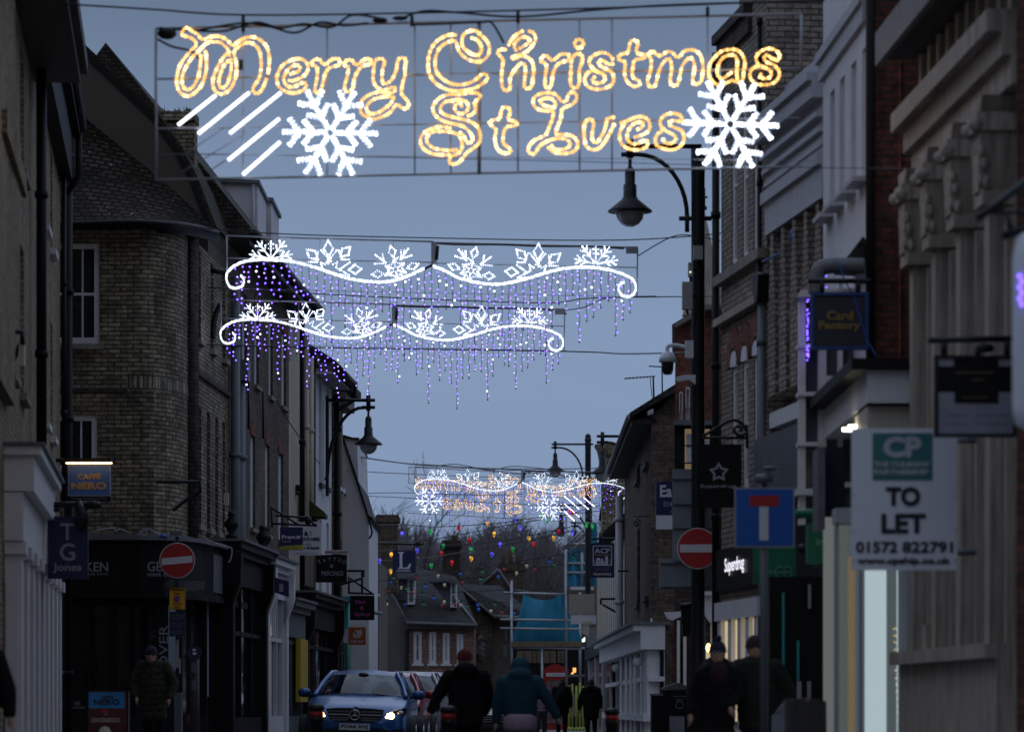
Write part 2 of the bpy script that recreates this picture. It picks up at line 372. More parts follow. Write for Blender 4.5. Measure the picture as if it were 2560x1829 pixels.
# ================================================================ Christmas light displays
emit('warm_bulb', (1.0, .56, .18), 3.0); emit('warm_bulb_bright', (1.0, .62, .24), 4.4); emit('warm_bulb_dim', (1.0, .50, .13), 1.9); emit('warm_rope', (1.0, .42, .07), .22)
emit('white_bulb', (.80, .88, 1.0), 3.4); emit('white_bulb_bright', (.85, .9, 1.0), 5.0); emit('white_bulb_dim', (.68, .78, 1.0), 2.0); emit('white_rope', (.45, .55, 1.0), .25); emit('streak_light', (.85, .88, 1.0), 3.0)
emit('white_dot', (.70, .70, 1.0), 5.5); emit('violet_dot', (.17, .08, 1.0), 6.0); emit('pale_violet_dot', (.32, .22, 1.0), 4.2)
mat('frame_metal', (.42, .44, .48), .5, .2, var=.2); mat('blue_cable', (.01, .02, .09), .6)
R1=((420,50),6.314);R2=((680,120),6.314);R3=((1030,50),6.314);R4=((1030,200),6.314);R5=((1300,70),6.314);R6=((1610,60),6.314);R7=((1300,200),6.314);R8=((1540,200),5.412)
def pl(s): return [tuple(map(float, a.split(','))) for a in s.split()]
LET = [
('M',R1,['300,140 225,190 240,258 310,275 365,295 410,325 445,365 440,430 380,480 310,560 240,650 180,760 150,880 140,980 155,1080 195,1150 255,1200 320,1215 400,1180 480,1110 545,1020 585,900 610,780 610,650 605,560 590,500',
 '345,165 400,195 450,225 495,260 520,310 590,315 650,285 730,270 800,270 870,290 920,320 960,350 990,390 1030,420 1080,380 1140,335 1210,300 1300,280 1380,290 1460,330 1520,380 1570,450 1595,540 1605,650 1595,760 1580,880',
 '680,350 600,390 540,450 470,520 390,600 320,700 265,800 230,900 225,1000 255,1080 320,1115 400,1065 450,980 490,880 510,760 520,650 520,570',
 '730,360 810,360 870,395 920,440 960,500 975,580',
 '940,540 880,600 820,690 770,790 725,900 710,1000 725,1090 780,1160 850,1180 930,1150 1000,1080 1050,980 1080,880 1085,760 1075,650 1050,560 1050,500 1100,450 1170,400 1250,370 1330,380 1400,430 1450,510 1470,620 1475,740 1460,860 1430,960 1370,1040 1340,1120 1395,1175 1460,1140 1510,1060 1550,960 1565,910',
 '1000,640 940,670 880,740 840,840 810,940 810,1020 840,1080 900,1070 950,1000 980,900 1000,800 1005,700']),
('e',R1,['1730,880 1760,800 1820,720 1900,670 1990,635 2090,625 2170,665 2215,740 2200,830 2140,900 2050,945 1960,975 1900,960',
 '1720,910 1725,980 1750,1060 1810,1110 1890,1150 1990,1165 2090,1140 2160,1100 2190,1040 2150,1000 2080,1020 1990,1070 1900,1060 1850,1010 1830,930 1860,850 1920,770 1990,730 2050,725 2090,770 2060,830 2000,840 1930,870']),
('r',R2,['*630,240 690,190 760,200 800,260 860,265 920,210 990,180 1060,190 1070,270 1000,300 920,320 860,380 830,450 810,540 790,630 760,700 720,725 680,690 690,600 710,500 720,400 710,310 650,285']),
('r',R2,['*1140,250 1200,200 1270,210 1310,270 1370,270 1430,210 1500,185 1560,200 1555,265 1480,280 1400,320 1350,390 1310,470 1290,560 1280,640 1220,700 1160,690 1150,600 1180,500 1200,400 1210,310 1150,285']),
('y',R2,['*1620,240 1660,190 1740,180 1780,240 1750,330 1740,430 1740,520 1770,580 1840,560 1900,500 1940,420 1970,330 1980,240 2010,180 2080,165 2115,220 2100,320 2100,440 2070,540 2050,640 2045,730 2090,790 2150,860 2150,940 2080,970 2010,920 1950,910 1900,990 1820,1060 1720,1100 1610,1135 1510,1100 1420,1050 1395,960 1400,880 1450,810 1530,755 1620,720 1720,705 1830,725 1920,710 1950,650 1900,630 1800,670 1700,660 1630,600 1600,520 1600,420 1610,320',
 '*1920,790 1830,780 1720,790 1610,820 1530,880 1490,950 1520,1030 1600,1050 1700,1020 1800,950 1880,880']),
('C',R3,['680,250 600,245 500,280 400,340 320,440 270,560 255,700 270,840 330,960 430,1050 560,1110 690,1130 850,1120 1000,1080 1110,1020 1190,940 1170,870 1100,870 1020,940 920,1000 800,1030 680,1030 560,990 460,920 390,830 365,720 375,600 420,480 500,400 600,350 680,340 710,400 740,500 820,590 920,650 1050,670 1150,630 1210,540 1220,430 1170,330 1090,250 1010,185 900,190 820,240 790,320 800,430 880,510 970,560 1060,560 1100,480 1080,390 1010,320 910,290']),
('h',R3,['1470,480 1390,480 1350,530 1400,590 1440,650 1425,750 1415,860 1415,980 1430,1080 1490,1130 1550,1080 1545,960 1580,860 1650,760 1720,700 1780,720 1790,820 1780,940 1770,1050 1820,1100 1890,1050 1905,940 1920,840 1910,710 1860,630 1770,580 1670,590 1580,630',
 '1580,600 1700,560 1810,510 1890,430 1950,320 1920,220 1850,190', '1740,190 1640,250 1560,340 1520,430','1640,490 1610,410 1660,330 1760,280 1850,310 1840,370 1770,420 1690,470']),
('r',R5,['*330,540 350,470 420,450 490,520 560,500 620,440 700,420 770,440 760,520 680,545 600,580 545,660 515,760 500,870 470,950 400,940 395,850 405,720 420,620 380,560']),
('i',R5,['*810,540 850,450 920,415 985,460 980,560 940,650 935,760 935,860 900,950 830,950 795,870 800,750 805,650','*1000,260 979,211 930,190 881,211 860,260 881,309 930,330 979,309']),
('s',R5,['1460,500 1400,430 1300,400 1190,430 1110,490 1090,560 1140,640 1220,700 1320,750 1340,830 1270,880 1180,880 1140,840 1180,780','1460,580 1390,580 1290,520 1240,560 1280,620 1370,660 1450,720 1480,800 1460,890 1370,950 1250,980 1120,960 1040,900 1020,810 1070,720 1160,680 1240,720']),
('t',R5,['*1550,460 1620,420 1700,400 1720,310 1750,220 1830,210 1860,280 1830,360 1880,430 1950,420 1960,490 1880,500 1800,530 1780,640 1770,740 1800,810 1870,840 1890,900 1810,935 1720,890 1660,800 1650,690 1660,600 1640,530 1580,530']),
('m',R6,['*70,490 140,450 220,510 290,500 360,450 440,460 510,530 570,520 620,450 720,420 820,440 890,510 920,620 930,700 920,800 900,910 840,960 770,940 770,850 790,740 790,630 740,550 670,580 600,680 570,790 550,900 510,980 430,970 410,880 430,770 430,650 400,560 330,590 260,690 220,800 200,900 160,1000 80,990 55,900 90,790 110,680 110,570']),
('a',R6,['*1030,840 1020,740 1050,620 1130,520 1230,440 1360,415 1480,430 1560,520 1590,640 1570,760 1560,870 1520,930 1440,920 1390,900 1300,940 1180,970 1090,930','1470,870 1460,760 1470,620 1440,520 1360,500 1250,540 1180,640 1150,760 1180,850 1250,870 1330,810 1390,770']),
('s',R6,['2100,590 2140,520 2080,430 1960,400 1850,440 1770,520 1780,620 1860,680 1950,720 2010,790 1970,860 1880,870 1820,840 1860,780','2110,580 2020,560 1940,500 1890,550 1940,620 2050,660 2120,740 2130,830 2060,930 1930,970 1790,960 1690,890 1670,790 1730,700 1830,670']),
('S',R4,['640,230 540,250 430,300 350,390 330,480 380,580 480,650 600,690 740,720 850,770 930,860 960,950 900,1010 850,960 800,870 720,820','640,230 760,240 900,210 1020,220 1080,250 1050,310 990,360 1000,460 970,540 880,580',
 '640,340 540,350 460,420 450,500 520,560 660,600 800,630 930,670 1040,760 1080,880 1060,1000 960,1090 860,1160 790,1260 700,1330 610,1330 590,1250 650,1200 740,1160 790,1080 780,960 720,870 600,830 460,820 330,830 240,900 240,990 330,1080 470,1110 620,1120 740,1100',
 '600,770 480,750 340,770 210,830 140,920 140,1020 200,1110 320,1170 460,1190 600,1190','650,330 760,320 860,360 890,450 830,530 740,540 680,480 690,400 760,370 790,440']),
('t',R4,['*1220,680 1290,640 1380,620 1400,540 1430,450 1520,450 1550,530 1510,620 1580,650 1660,690 1600,740 1520,740 1460,800 1440,900 1440,1000 1500,1060 1560,1110 1530,1160 1440,1160 1360,1110 1320,1020 1310,900 1330,800 1280,750']),
('I',R7,['440,210 320,230 230,280 205,360 240,440 310,480 430,500 520,500 520,580 490,680 450,780 410,870 340,910 230,960 150,1040 130,1130 190,1180 250,1150 300,1060 400,990 500,950 620,930 740,950 790,1020 750,1080 640,1110 520,1090 500,1040',
 '440,210 540,230 610,290 660,350 730,340 760,250 820,200 880,230 890,310 830,390 740,430 660,480 650,580 620,680 580,780 560,860 660,870 780,880 870,930 910,1020 880,1110 780,1160 650,1170 520,1140 430,1060','*540,440 560,380 500,310 400,300 310,340 360,400 450,430']),
('v',R7,['1470,600 1380,620 1360,700 1330,810 1270,920 1210,1000 1150,970 1135,880 1150,780 1160,680 1100,620 1030,680 1010,760 1010,860 1020,960 1050,1060 1150,1110 1240,1090 1320,1010 1380,910 1440,800 1490,700']),
('e',R7,['1600,690 1720,640 1820,600 1930,590 2020,640 2050,730 2020,820 1920,880 1810,910','1650,700 1590,790 1570,900 1600,1010 1680,1080 1800,1110 1920,1100 2010,1050 2000,970 1920,980 1830,1020 1740,1000 1690,930 1700,830 1760,730 1850,680 1940,690 1920,760 1820,800']),
('s',R8,['900,560 870,490 770,460 670,480 600,550 610,640 680,700 760,740 810,800 760,860 670,860 630,800','890,580 800,560 730,570 730,620 810,660 890,700 920,800 880,890 780,950 650,940 550,890 530,800 580,720 650,700'])]
DS = 34.0
SO = Vector(((1198 - XC) / F * DS, DS, EYE + (HY - 240) / F * DS))          # sign centre
def sg(x, y, out=0.0): return Vector(((x - XC) / F * DS, DS - out, EYE + (HY - y) / F * DS))
def rope(mb, pts, step, rb, rt, closed=False, straight=False, out=.02, m0=0, m1=1):
    p3 = pts if straight else crv(pts, closed)
    q = crv(pts, closed, step=step, n=10) if not straight else [pts[0].lerp(pts[-1], i / max(1, int((pts[-1] - pts[0]).length / step))) for i in range(int((pts[-1] - pts[0]).length / step) + 1)]
    mb.tube(p3, rt, 5, m1)
    for c in q: mb.ball(c, rb * random.uniform(.85, 1.15), random.choice((m0, m0, 2, 3, 3)), 6)
random.seed(3)
def flake_lines(c, R, rot, fr=None):
    """branching six-armed snowflake: list of (a, b) 2-D segments"""
    L = []
    for k in range(6):
        a = math.radians(rot + 60 * k); d = Vector((math.cos(a), math.sin(a)))
        L.append((c + d * R * .10, c + d * R * .98))
        for t, l, an in ((.36, .30, 52), (.64, .34, 52)):
            for s in (-1, 1):
                b = a + math.radians(an) * s; e = Vector((math.cos(b), math.sin(b)))
                L.append((c + d * R * t, c + d * R * t + e * R * l))
    return L
def greeting_sign(k=1.0):
    root = thing('festive_light_display', 'large amber rope-light sign reading Merry Christmas St Ives, nearest display across the street', 'light display', SO, 'rope-light greeting signs hung across the street')
    mb = MB(); T = lambda pts, r: mb.tube([sg(*p) for p in pts], r, 6)
    T([(390, 72), (2005, 35)], .014); T([(390, 450), (2005, 416)], .013); T([(390, 72), (390, 450)], .016); T([(2003, 35), (2003, 170)], .013)
    for x in (608, 818, 1037, 1127, 1295, 1449, 1530, 1769): T([(x, 72 - (x - 390) * .0229), (x, 450 - (x - 390) * .021)], .009)
    T([(2003, 170), (1640, 180)], .011); T([(1198, 56), (1198, 436)], .022)
    T([(390, 198), (720, 192)], .010); T([(1020, 188), (1100, 186)], .011); T([(1230, 184), (1640, 178)], .009)
    T([(390, 322), (520, 320)], .012); T([(520, 320), (2003, 295)], .007)
    T([(1020, 186), (1640, 176)], .006); T([(390, 385), (2040, 402)], .004)
    for a, b in (((455, 390), (560, 320)), ((455, 430), (620, 330)), ((520, 430), (640, 350))): T([a, b], .006)
    build(mb, 'frame', M['frame_metal'], root)
    cb = MB(); random.seed(5)
    cb.ball(sg(418, 85, .02), .09, 0, 10, (1.1, .6, .7)); cb.ball(sg(950, 52, .02), .05, 0, 8, (1.6, .7, .6)); cb.ball(sg(1000, 46), .05, 0, 8, (1.6, .6, .5))
    for a in ([(400, 72), (480, 78), (560, 80), (640, 58), (700, 72), (760, 62), (830, 70), (880, 40), (950, 48)], [(480, 82), (560, 66), (620, 60), (680, 70), (740, 84), (800, 58), (860, 66), (920, 60)],
              [(1000, 50), (1060, 30), (1150, 34), (1300, 44), (1500, 26), (1700, 14), (2060, 4)], [(395, 100), (430, 118), (480, 130), (500, 150)], [(1030, 64), (1100, 62), (1200, 58), (1230, 60), (1260, 110)]):
        cb.tube(crv([sg(x, y, .03) for x, y in a]), .012, 5)
    for x, y0, y1 in ((608, 40, 80), (1030, 40, 66), (1295, 28, 58), (1769, 18, 42), (602, 150, 175)): cb.tube([sg(x, y0), sg(x, y1)], .02, 6)
    build(cb, 'cable', M['black_iron'], root)
    for name, (o, s), strokes in LET:
        mb = MB()
        for st in strokes:
            cl = st[0] == '*'; rope(mb, [sg(o[0] + x / s, o[1] + y / s, .03) for x, y in pl(st.strip('*'))], .0325, .0170 * k, .006 * k, cl)
        build(mb, 'rope_letter', [M['warm_bulb'], M['warm_rope'], M['warm_bulb_bright'], M['warm_bulb_dim']], root, normals=False)
    for cx, cy, R, ro in ((825.5, 333, 118, 1), (1825.5, 311.8, 120, 2)):
        mb = MB()
        for a, b in flake_lines(Vector((cx, cy)), R, ro):
            n = (b - a).orthogonal().normalized() * 2.9
            for s in (-1, 1): rope(mb, [sg(a.x + s * n.x, a.y + s * n.y, .03), sg(b.x + s * n.x, b.y + s * n.y, .03)], .032, .0165 * k, .006 * k, straight=True)
        build(mb, 'snowflake', [M['white_bulb'], M['white_rope'], M['white_bulb_bright'], M['white_bulb_dim']], root, normals=False)
    for (x0, y0, x1, y1) in ((540, 240, 446, 314), (624, 233, 496, 336), (703, 233, 575, 335), (699, 298, 571, 402), (701, 356, 608, 438)):
        build(MB().tube([sg(x0, y0, .03), sg(x1, y1, .03)], .016, 8), 'light_tube', M['streak_light'], root, normals=False)
    return root
G1 = greeting_sign()
G2 = greeting_sign(.62); DF = 113.3
G2.location = ((1262 - XC) / F * DF, DF, EYE + (HY - 1250) / F * DF + 0.18); G2.rotation_euler = (0, math.radians(-1.9), math.pi)
tag(G2, 'far greeting sign seen from behind with mirrored amber letters, beyond the farthest icicle display')

# ---- icicle displays
DI = 51.4; RA = ((560, 580), 4.289); RB = ((1070, 580), 4.289)
def ic(x, y, out=0.0): return Vector(((x - XC) / F * DI, DI - out, EYE + (HY - y) / F * DI))
def za(x, y): return (RA[0][0] + x / RA[1], RA[0][1] + y / RA[1])
def zb(x, y): return (RB[0][0] + x / RB[1], RB[0][1] + y / RB[1])
IO = ic(567, 590)
def icicle(k_=1.0):
    random.seed(11)
    root = thing('festive_light_display', 'x', 'light display', IO, 'white scroll displays with violet icicle lights')
    mb = MB(); T = lambda pts, r: mb.tube([ic(*p) for p in pts], r, 6)
    T([(567, 590), (1083, 604)], .015); T([(1083, 606), (1594, 619)], .013); T([(567, 590), (567, 680)], .015); T([(1594, 619), (1592, 740)], .013)
    T([(567, 645), (1083, 656)], .010); T([(1083, 658), (1594, 669)], .009); T([(572, 722), (1600, 742)], .004)
    mb.aabb(ic(1078, 668, -.03), ic(1092, 606, .03)); mb.aabb(ic(1565, 633, -.05), ic(1594, 617, .05))
    for x in (800, 983, 1182, 1340): T([(x, 598), (x, 655)], .004)
    build(mb, 'frame', M['frame_metal'], root)
    mb = MB(); mb.tube(crv([ic(1092, 609, .03), ic(1150, 612, .03), ic(1250, 612, .03), ic(1350, 616, .03), ic(1480, 617, .03), ic(1560, 622, .03)]), .016, 5); mb.tube([ic(1094, 615, .02), ic(1091, 650, .02)], .03, 6)
    mb.tube([ic(1060, 674, .03), ic(1082, 662, .03)], .02, 6)
    build(mb, 'cable', M['black_iron'], root)
    SL = [za(x, y) for x, y in pl('185,470 215,510 205,570 150,600 80,595 35,540 30,460 70,400 140,350 240,315 380,300 540,305 700,315 850,345 1000,390 1150,440 1300,490 1450,520 1600,535 1750,535 1900,500 2050,440 2150,390')]
    SR = [zb(x, y) for x, y in pl('60,370 190,420 320,490 480,535 650,560 780,560 900,540 1100,490 1300,430 1450,395 1650,380 1800,385 1950,410 2080,450 2180,500 2220,560 2220,640 2160,695 2080,680 2040,610 2070,550 2115,540')]
    for S in (SL, SR):
        mb = MB()
        for dy in (-1.6, 1.9): rope(mb, [ic(x, y + dy, .04) for x, y in S], .026, .0125 * k_, .006 * k_)
        build(mb, 'light_scroll', [M['white_bulb'], M['white_rope'], M['white_bulb_bright'], M['white_bulb_dim']], root, normals=False)
    def motif(segs, mirror, closed=()):
        mb = MB()
        for s in segs:
            cl = s[0] == '*'; pts = [za(*p) for p in pl(s.strip('*'))]
            if mirror: pts = [(2167 - x, y + (1083 - x) * .026 * 2 * .62) for x, y in pts]
            v = [ic(x, y, .05) for x, y in pts]
            if cl: v = v + [v[0]]
            for a, b in zip(v, v[1:]): rope(mb, [a, b], .027, .0125 * k_, .006 * k_, straight=True)
        build(mb, 'snow_motif', [M['white_bulb'], M['white_rope'], M['white_bulb_bright'], M['white_bulb_dim']], root, normals=False)
    def fan(cx, cy, R):
        out = []
        for a in (12, 52, 90, 128, 168):
            r = math.radians(a); dx, dy = math.cos(r), -math.sin(r); LL = R * (1 if a != 90 else .8)
            out.append(f'{cx+dx*20},{cy+dy*20} {cx+dx*LL},{cy+dy*LL}')
            for t in (.45, .7):
                for s in (-1, 1):
                    b = r + s * .75; l = R * .27 * (1 if a != 90 else .6); x, y = cx + dx * LL * t, cy + dy * LL * t
                    out.append(f'{x},{y} {x+math.cos(b)*l},{y-math.sin(b)*l}')
        return out
    FAN = fan(505, 292, 232)
    def dia(x0, y0, x1, y1, w):
        a = Vector((x0, y0)); b = Vector((x1, y1)); n = (b - a).orthogonal().normalized() * w; c = a.lerp(b, .5)
        return '*%f,%f %f,%f %f,%f %f,%f' % (a.x, a.y, (c + n).x, (c + n).y, b.x, b.y, (c - n).x, (c - n).y)
    PET = [dia(1125, 270, 1118, 95, 50), dia(1010, 300, 885, 190, 48), dia(1250, 270, 1355, 165, 48), dia(1340, 410, 1475, 400, 50),
           '1128,300 1045,200', '1132,300 1210,200', '1120,340 1128,250', '990,300 1010,215', '1000,325 910,325', '1270,290 1230,200', '1260,300 1340,300',
           '1040,330 1055,390 1010,385', '1040,330 1085,350 1115,315', '1150,320 1170,350 1215,325 1205,385 1240,410', '1250,400 1350,330', '1250,410 1340,465', '1200,460 1330,465', '1120,300 1120,340']
    cx, cy = 1842, 405; FL = [dia(cx - 20, cy - 130, cx - 55, cy - 250, 38), dia(cx + 120, cy - 10, cx + 245, cy - 60, 36), dia(cx - 130, cy + 45, cx - 255, cy + 55, 38)]
    for k in range(6):
        a = math.radians(20 + 60 * k); FL.append(f'{cx+30*math.cos(a)},{cy+30*math.sin(a)} {cx+115*math.cos(a)},{cy+100*math.sin(a)}')
        b = a + .52; FL.append(f'{cx+115*math.cos(a)},{cy+95*math.sin(a)} {cx+70*math.cos(b)},{cy+70*math.sin(b)} {cx+115*math.cos(a+1.047)},{cy+95*math.sin(a+1.047)}')
    FL += [f'{cx-20},{cy-95} {cx+30},{cy-130}', '1890,300 1975,185', '1900,290 1900,200', '1905,290 2010,255', '1925,270 1935,200', '1735,330 1625,250', '1730,340 1620,345', '1715,310 1700,240', '1900,450 1920,490', '1730,470 1760,430']
    for mi in (False, True):
        for g in (FAN, PET, FL): motif(g, mi)
    # hanging strings of violet lights
    allp = [p for p in crv([Vector((x, y)) for x, y in SL[8:]]) ] + [p for p in crv([Vector((x, y)) for x, y in SR[:15]])]
    def top(x):
        b = min(allp, key=lambda p: abs(p.x - x)); return b.y
    xs = 590.0; k = 0
    while xs < 1590:
        y0 = top(xs) + 3; L = random.choice([60, 74, 88, 102, 116]) + random.uniform(-8, 8)
        L *= 1.12
        if k % 5 == 3: L = random.uniform(145, 205)
        if xs < 1000 or xs > 1500: L *= 1.05
        pts = []; n = int(L / 9) + 1; x = xs
        for i in range(n + 1): pts.append(ic(x + math.sin(i * 1.1 + k) * 1.3, y0 + L * i / n, .02))
        mb = MB(); mb.tube(pts, .0045, 4, 3)
        yy = y0 + random.uniform(6, 16)
        while yy < y0 + L:
            r = random.random(); mm = 0 if r < (.07 if k_ == 1 else .03) else (1 if r < .72 else 2); sd = random.choice((-1, 1)) * random.uniform(.5, 5)
            c = ic(x + sd, yy, .03); mb.ball(c, (.016 if mm == 0 else .013) * (1 if k_ == 1 else .8), mm, 6)
            if abs(sd) > 2: mb.tube([ic(x, yy - 3, .02), c], .004, 4, 3)
            yy += random.uniform(10, 22) * (1 if k_ == 1 else 1.7)
        mb.ball(ic(x, y0 + L + 1, .02), .018, 3, 5)
        build(mb, 'icicle_string', [M['white_dot'], M['violet_dot'], M['pale_violet_dot'], M['blue_cable']], root, normals=False)
        xs += random.uniform(16, 20); k += 1
    return root
I1 = icicle(); tag(I1, 'upper white scroll display with violet icicle lights, just below the greeting sign')
for (x, y, d, lab) in ((552, 749, 61.4, 'white scroll display with violet icicle lights hanging right below the upper scroll display'), (1037, 1166.5, 99.0, 'smallest white scroll display, overlapping the mirrored greeting far down the street')):
    c = copy_tree(I1) if d < 90 else icicle(.66); c.location = P(x, y, d); tag(c, lab)

# ---- span wires
def wire(pts, r, lab, grp='span wires across the street', name='span_wire', m='black_iron'):
    o = build(MB().tube(crv([P(*p) for p in pts]), r, 5), name, M[m], loc=P(*pts[0])); return tag(o, lab, 'wire', grp)
wire([(150, 10, 34.2), (380, 24, 34.2), (610, 38, 34.1), (1037, 33, 34.1), (1530, 20, 34.1), (1900, 6, 34.1), (2060, -2, 34.2)], .010, 'steel wire carrying the nearest greeting sign along the top of the picture')
wire([(430, 560, 51.6), (650, 582, 51.5), (1040, 594, 51.5), (1560, 600, 51.5), (1890, 575, 51)], .009, 'wire above the upper icicle display')
wire([(1594, 640, 51.5), (1680, 592, 51.5), (1740, 590, 51.2), (1800, 602, 49)], .009, 'dark cable looping from the upper icicle display towards the lamp column')
wire([(470, 715, 61.5), (900, 740, 61.5), (1350, 757, 61.5), (1480, 745, 61.5), (1800, 740, 58), (1830, 738, 50)], .010, 'wire above the lower icicle display')
wire([(155, 850, 58.6), (500, 860, 61), (760, 868, 62), (1412, 878, 61.4), (1560, 884, 58), (1745, 880, 51)], .012, 'long dark wire under the lower icicle display')
wire([(390, 383, 34.3), (1200, 398, 34.3), (2080, 420, 34.3), (2560, 420, 30)], .004, 'thin wire low across the greeting sign')
wire([(1416, 775, 61.4), (1460, 768, 61.4), (1520, 745, 61), (1640, 740, 60)], .009, 'loose cable from the lower icicle display')
wire([(868, 1136, 88), (1040, 1160, 99), (1300, 1172, 99), (1570, 1168, 99), (1640, 1166, 92)], .013, 'upper wire of the far icicle display')
wire([(868, 1138, 88), (985, 1155, 96), (1080, 1164, 99), (1140, 1160, 99), (1225, 1174, 99), (1290, 1165, 99), (1420, 1178, 99)], .012, 'sagging supply cable of the far icicle display')
wire([(868, 1175, 88), (1000, 1183, 105), (1262, 1192, 113), (1500, 1180, 113), (1590, 1176, 99)], .012, 'wire carrying the mirrored greeting sign')
wire([(860, 1236, 88), (1000, 1231, 105), (1262, 1236, 113), (1500, 1215, 113), (1600, 1222, 96)], .011, 'taut wire behind the mirrored greeting')
wire([(860, 1238, 88), (1000, 1243, 100), (1200, 1255, 113), (1400, 1262, 113), (1570, 1250, 100)], .010, 'slack wire behind the mirrored greeting')
wire([(690, 1000, 71), (740, 1080, 74), (800, 1160, 80)], .012, 'slack cable on the brown terrace from wall to bracket')
wire([(1640, 1166, 92), (1600, 1180, 90), (1540, 1195, 96)], .02, 'blue plug lead below the far wall lamp', m='blue_sign_paint')
wire([(1655, 1172, 91), (1625, 1180, 91)], .05, 'white plug joint beside the far wall lamp', m='white_plastic', name='plug_joint')
wire([(1905, 655, 44), (1990, 612, 43), (2050, 570, 42)], .012, 'blue extension lead tied to the pier bricks', m='blue_sign_paint')
tag(build(MB().ball(P(1985, 590, 42.9), .085, 0, 10, (.7, .6, 1.3)), 'plug_cover', M['blue_sign_paint'], loc=P(1985, 590, 42.9)), 'blue plug cover hanging before the brick piers', 'plug')

# ---- festoons of coloured bulbs
def bulbmat(n, c, e):
    m, t, N, L, b = newmat(n); b.inputs['Base Color'].default_value = c + (1,); b.inputs['Roughness'].default_value = .15
    lw = N('ShaderNodeTexVoronoi'); lw.inputs['Scale'].default_value = 9; tc = N('ShaderNodeTexCoord'); L(tc.outputs['Object'], lw.inputs['Vector'])
    mr = N('ShaderNodeMapRange'); mr.inputs[1].default_value = .1; mr.inputs[2].default_value = .5; mr.inputs[3].default_value = e * 2.2; mr.inputs[4].default_value = e * .35; L(lw.outputs[0], mr.inputs[0])
    b.inputs['Emission Color'].default_value = c + (1,)
    if e: L(mr.outputs[0], b.inputs['Emission Strength'])
    m.cycles.emission_sampling = 'NONE'
bulbmat('bulb_red', (.7, .01, .02), .4); bulbmat('bulb_green', (.01, .5, .09), .4); bulbmat('bulb_blue', (.12, .10, 1.0), .75); bulbmat('bulb_amber', (1, .48, .05), .7)
bulbmat('ball_red', (.5, .02, .02), .06); bulbmat('ball_green', (.02, .22, .08), .06); bulbmat('ball_blue', (.02, .12, .6), .14); bulbmat('ball_cream', (.6, .58, .38), .14)  # unlit balls carry a faint painted glow in their own colour
CM = {'r': 'red', 'g': 'green', 'b': 'blue', 'a': 'amber', 'c': 'cream'}
def festoon(lab, cable, bulbs, big=True):
    root = thing('festoon_string', lab, 'string lights', P(*cable[0]), 'festoons of coloured bulbs over the far street')
    build(MB().tube(crv([P(*p) for p in cable]), .014 if big else .012, 5), 'cable', M['black_iron'], root)
    cv = crv([P(*p) for p in cable])
    for x, y, c in bulbs:
        d = min(cv, key=lambda v: abs(v.x / v.y * F + XC - x)).y
        s = (.58 if big else .62) * d / 110; p = P(x, y, d); mb = MB()
        if big: mb.lathe(p, [(.0, -.17 * s), (.035 * s, -.14 * s), (.075 * s, -.05 * s), (.10 * s, .04 * s), (.085 * s, .11 * s), (.04 * s, .15 * s)], 10)
        else: mb.lathe(p, [(.0, -.12 * s), (.05 * s, -.07 * s), (.085 * s, 0), (.075 * s, .06 * s), (.03 * s, .1 * s)], 10)
        b = build(mb, 'bulb', M[('bulb_' if big else 'ball_') + CM[c]], root)
        build(MB().lathe(p, [(.04 * s, .1 * s), (.04 * s, .2 * s), (.015 * s, .24 * s), (.012 * s, .34 * s)], 8), 'socket', M['black_iron'], b)
def fz(o, s, t): return [(o[0] + a / s, o[1] + b / s) for a, b in t]
def fb(o, s, t): return [(o[0] + x / s, o[1] + y / s, c) for x, y, c in t]
Z5 = ((900, 1080), 3.0716); Z6 = ((920, 1330), 4.39); Z7 = ((1260, 1280), 3.867)
festoon('festoon with bright bulbs running highest from the left chimney to the scaffold', [(905, 1312, 104), (1000, 1311, 110), (1100, 1316, 112), (1250, 1306, 114), (1350, 1292, 114), (1560, 1270, 112)], fb(*Z5, [(325, 780, 'b'), (542, 762, 'g'), (758, 735, 'r'), (980, 705, 'a'), (1190, 670, 'b'), (1400, 645, 'g'), (1436, 680, 'g'), (1612, 608, 'r'), (1634, 618, 'r')]))
festoon('second festoon of bright bulbs, ending beside the blue shop banner', [(930, 1356, 106), (1060, 1350, 110), (1180, 1330, 112), (1280, 1310, 114), (1400, 1290, 115), (1500, 1262, 113)], fb(*Z5, [(100, 803, 'a'), (640, 875, 'g'), (838, 828, 'r'), (1030, 783, 'a'), (1232, 733, 'b'), (1740, 715, 'g'), (1784, 725, 'g')]))
festoon('third festoon of bright bulbs, between the square letter sign and scaffold', [(905, 1380, 104), (1010, 1372, 107), (1120, 1362, 110), (1250, 1352, 112), (1400, 1322, 114), (1450, 1310, 113)], fb(*Z5, [(440, 908, 'b'), (628, 933, 'r'), (853, 902, 'g'), (1076, 862, 'b'), (1297, 817, 'a'), (1526, 763, 'r'), (1634, 770, 'b')]))
festoon('fourth festoon of bright bulbs, lowest of the lit ones', [(905, 1405, 100), (1000, 1398, 103), (1080, 1392, 106), (1180, 1375, 110), (1300, 1355, 112), (1440, 1325, 113)], fb(*Z5, [(240, 940, 'a'), (152, 988, 'b'), (705, 1002, 'r'), (548, 1027, 'g'), (854, 972, 'a'), (1013, 940, 'b'), (1173, 900, 'g'), (1332, 860, 'r'), (1488, 815, 'a'), (235, 1068, 'a'), (60, 970, 'r'), (90, 1085, 'r')]))
festoon('upper festoon of unlit balls crossing the far roofs and wood', [(905, 1458, 118), (1040, 1440, 120), (1200, 1420, 122), (1310, 1400, 122), (1450, 1378, 122)], fb(*Z5, [(600, 1103, 'c'), (770, 1090, 'b'), (940, 1078, 'g'), (1108, 1055, 'r'), (1280, 1028, 'c'), (1455, 1000, 'b'), (1634, 968, 'g'), (148, 1120, 'g'), (88, 1128, 'b')]), False)
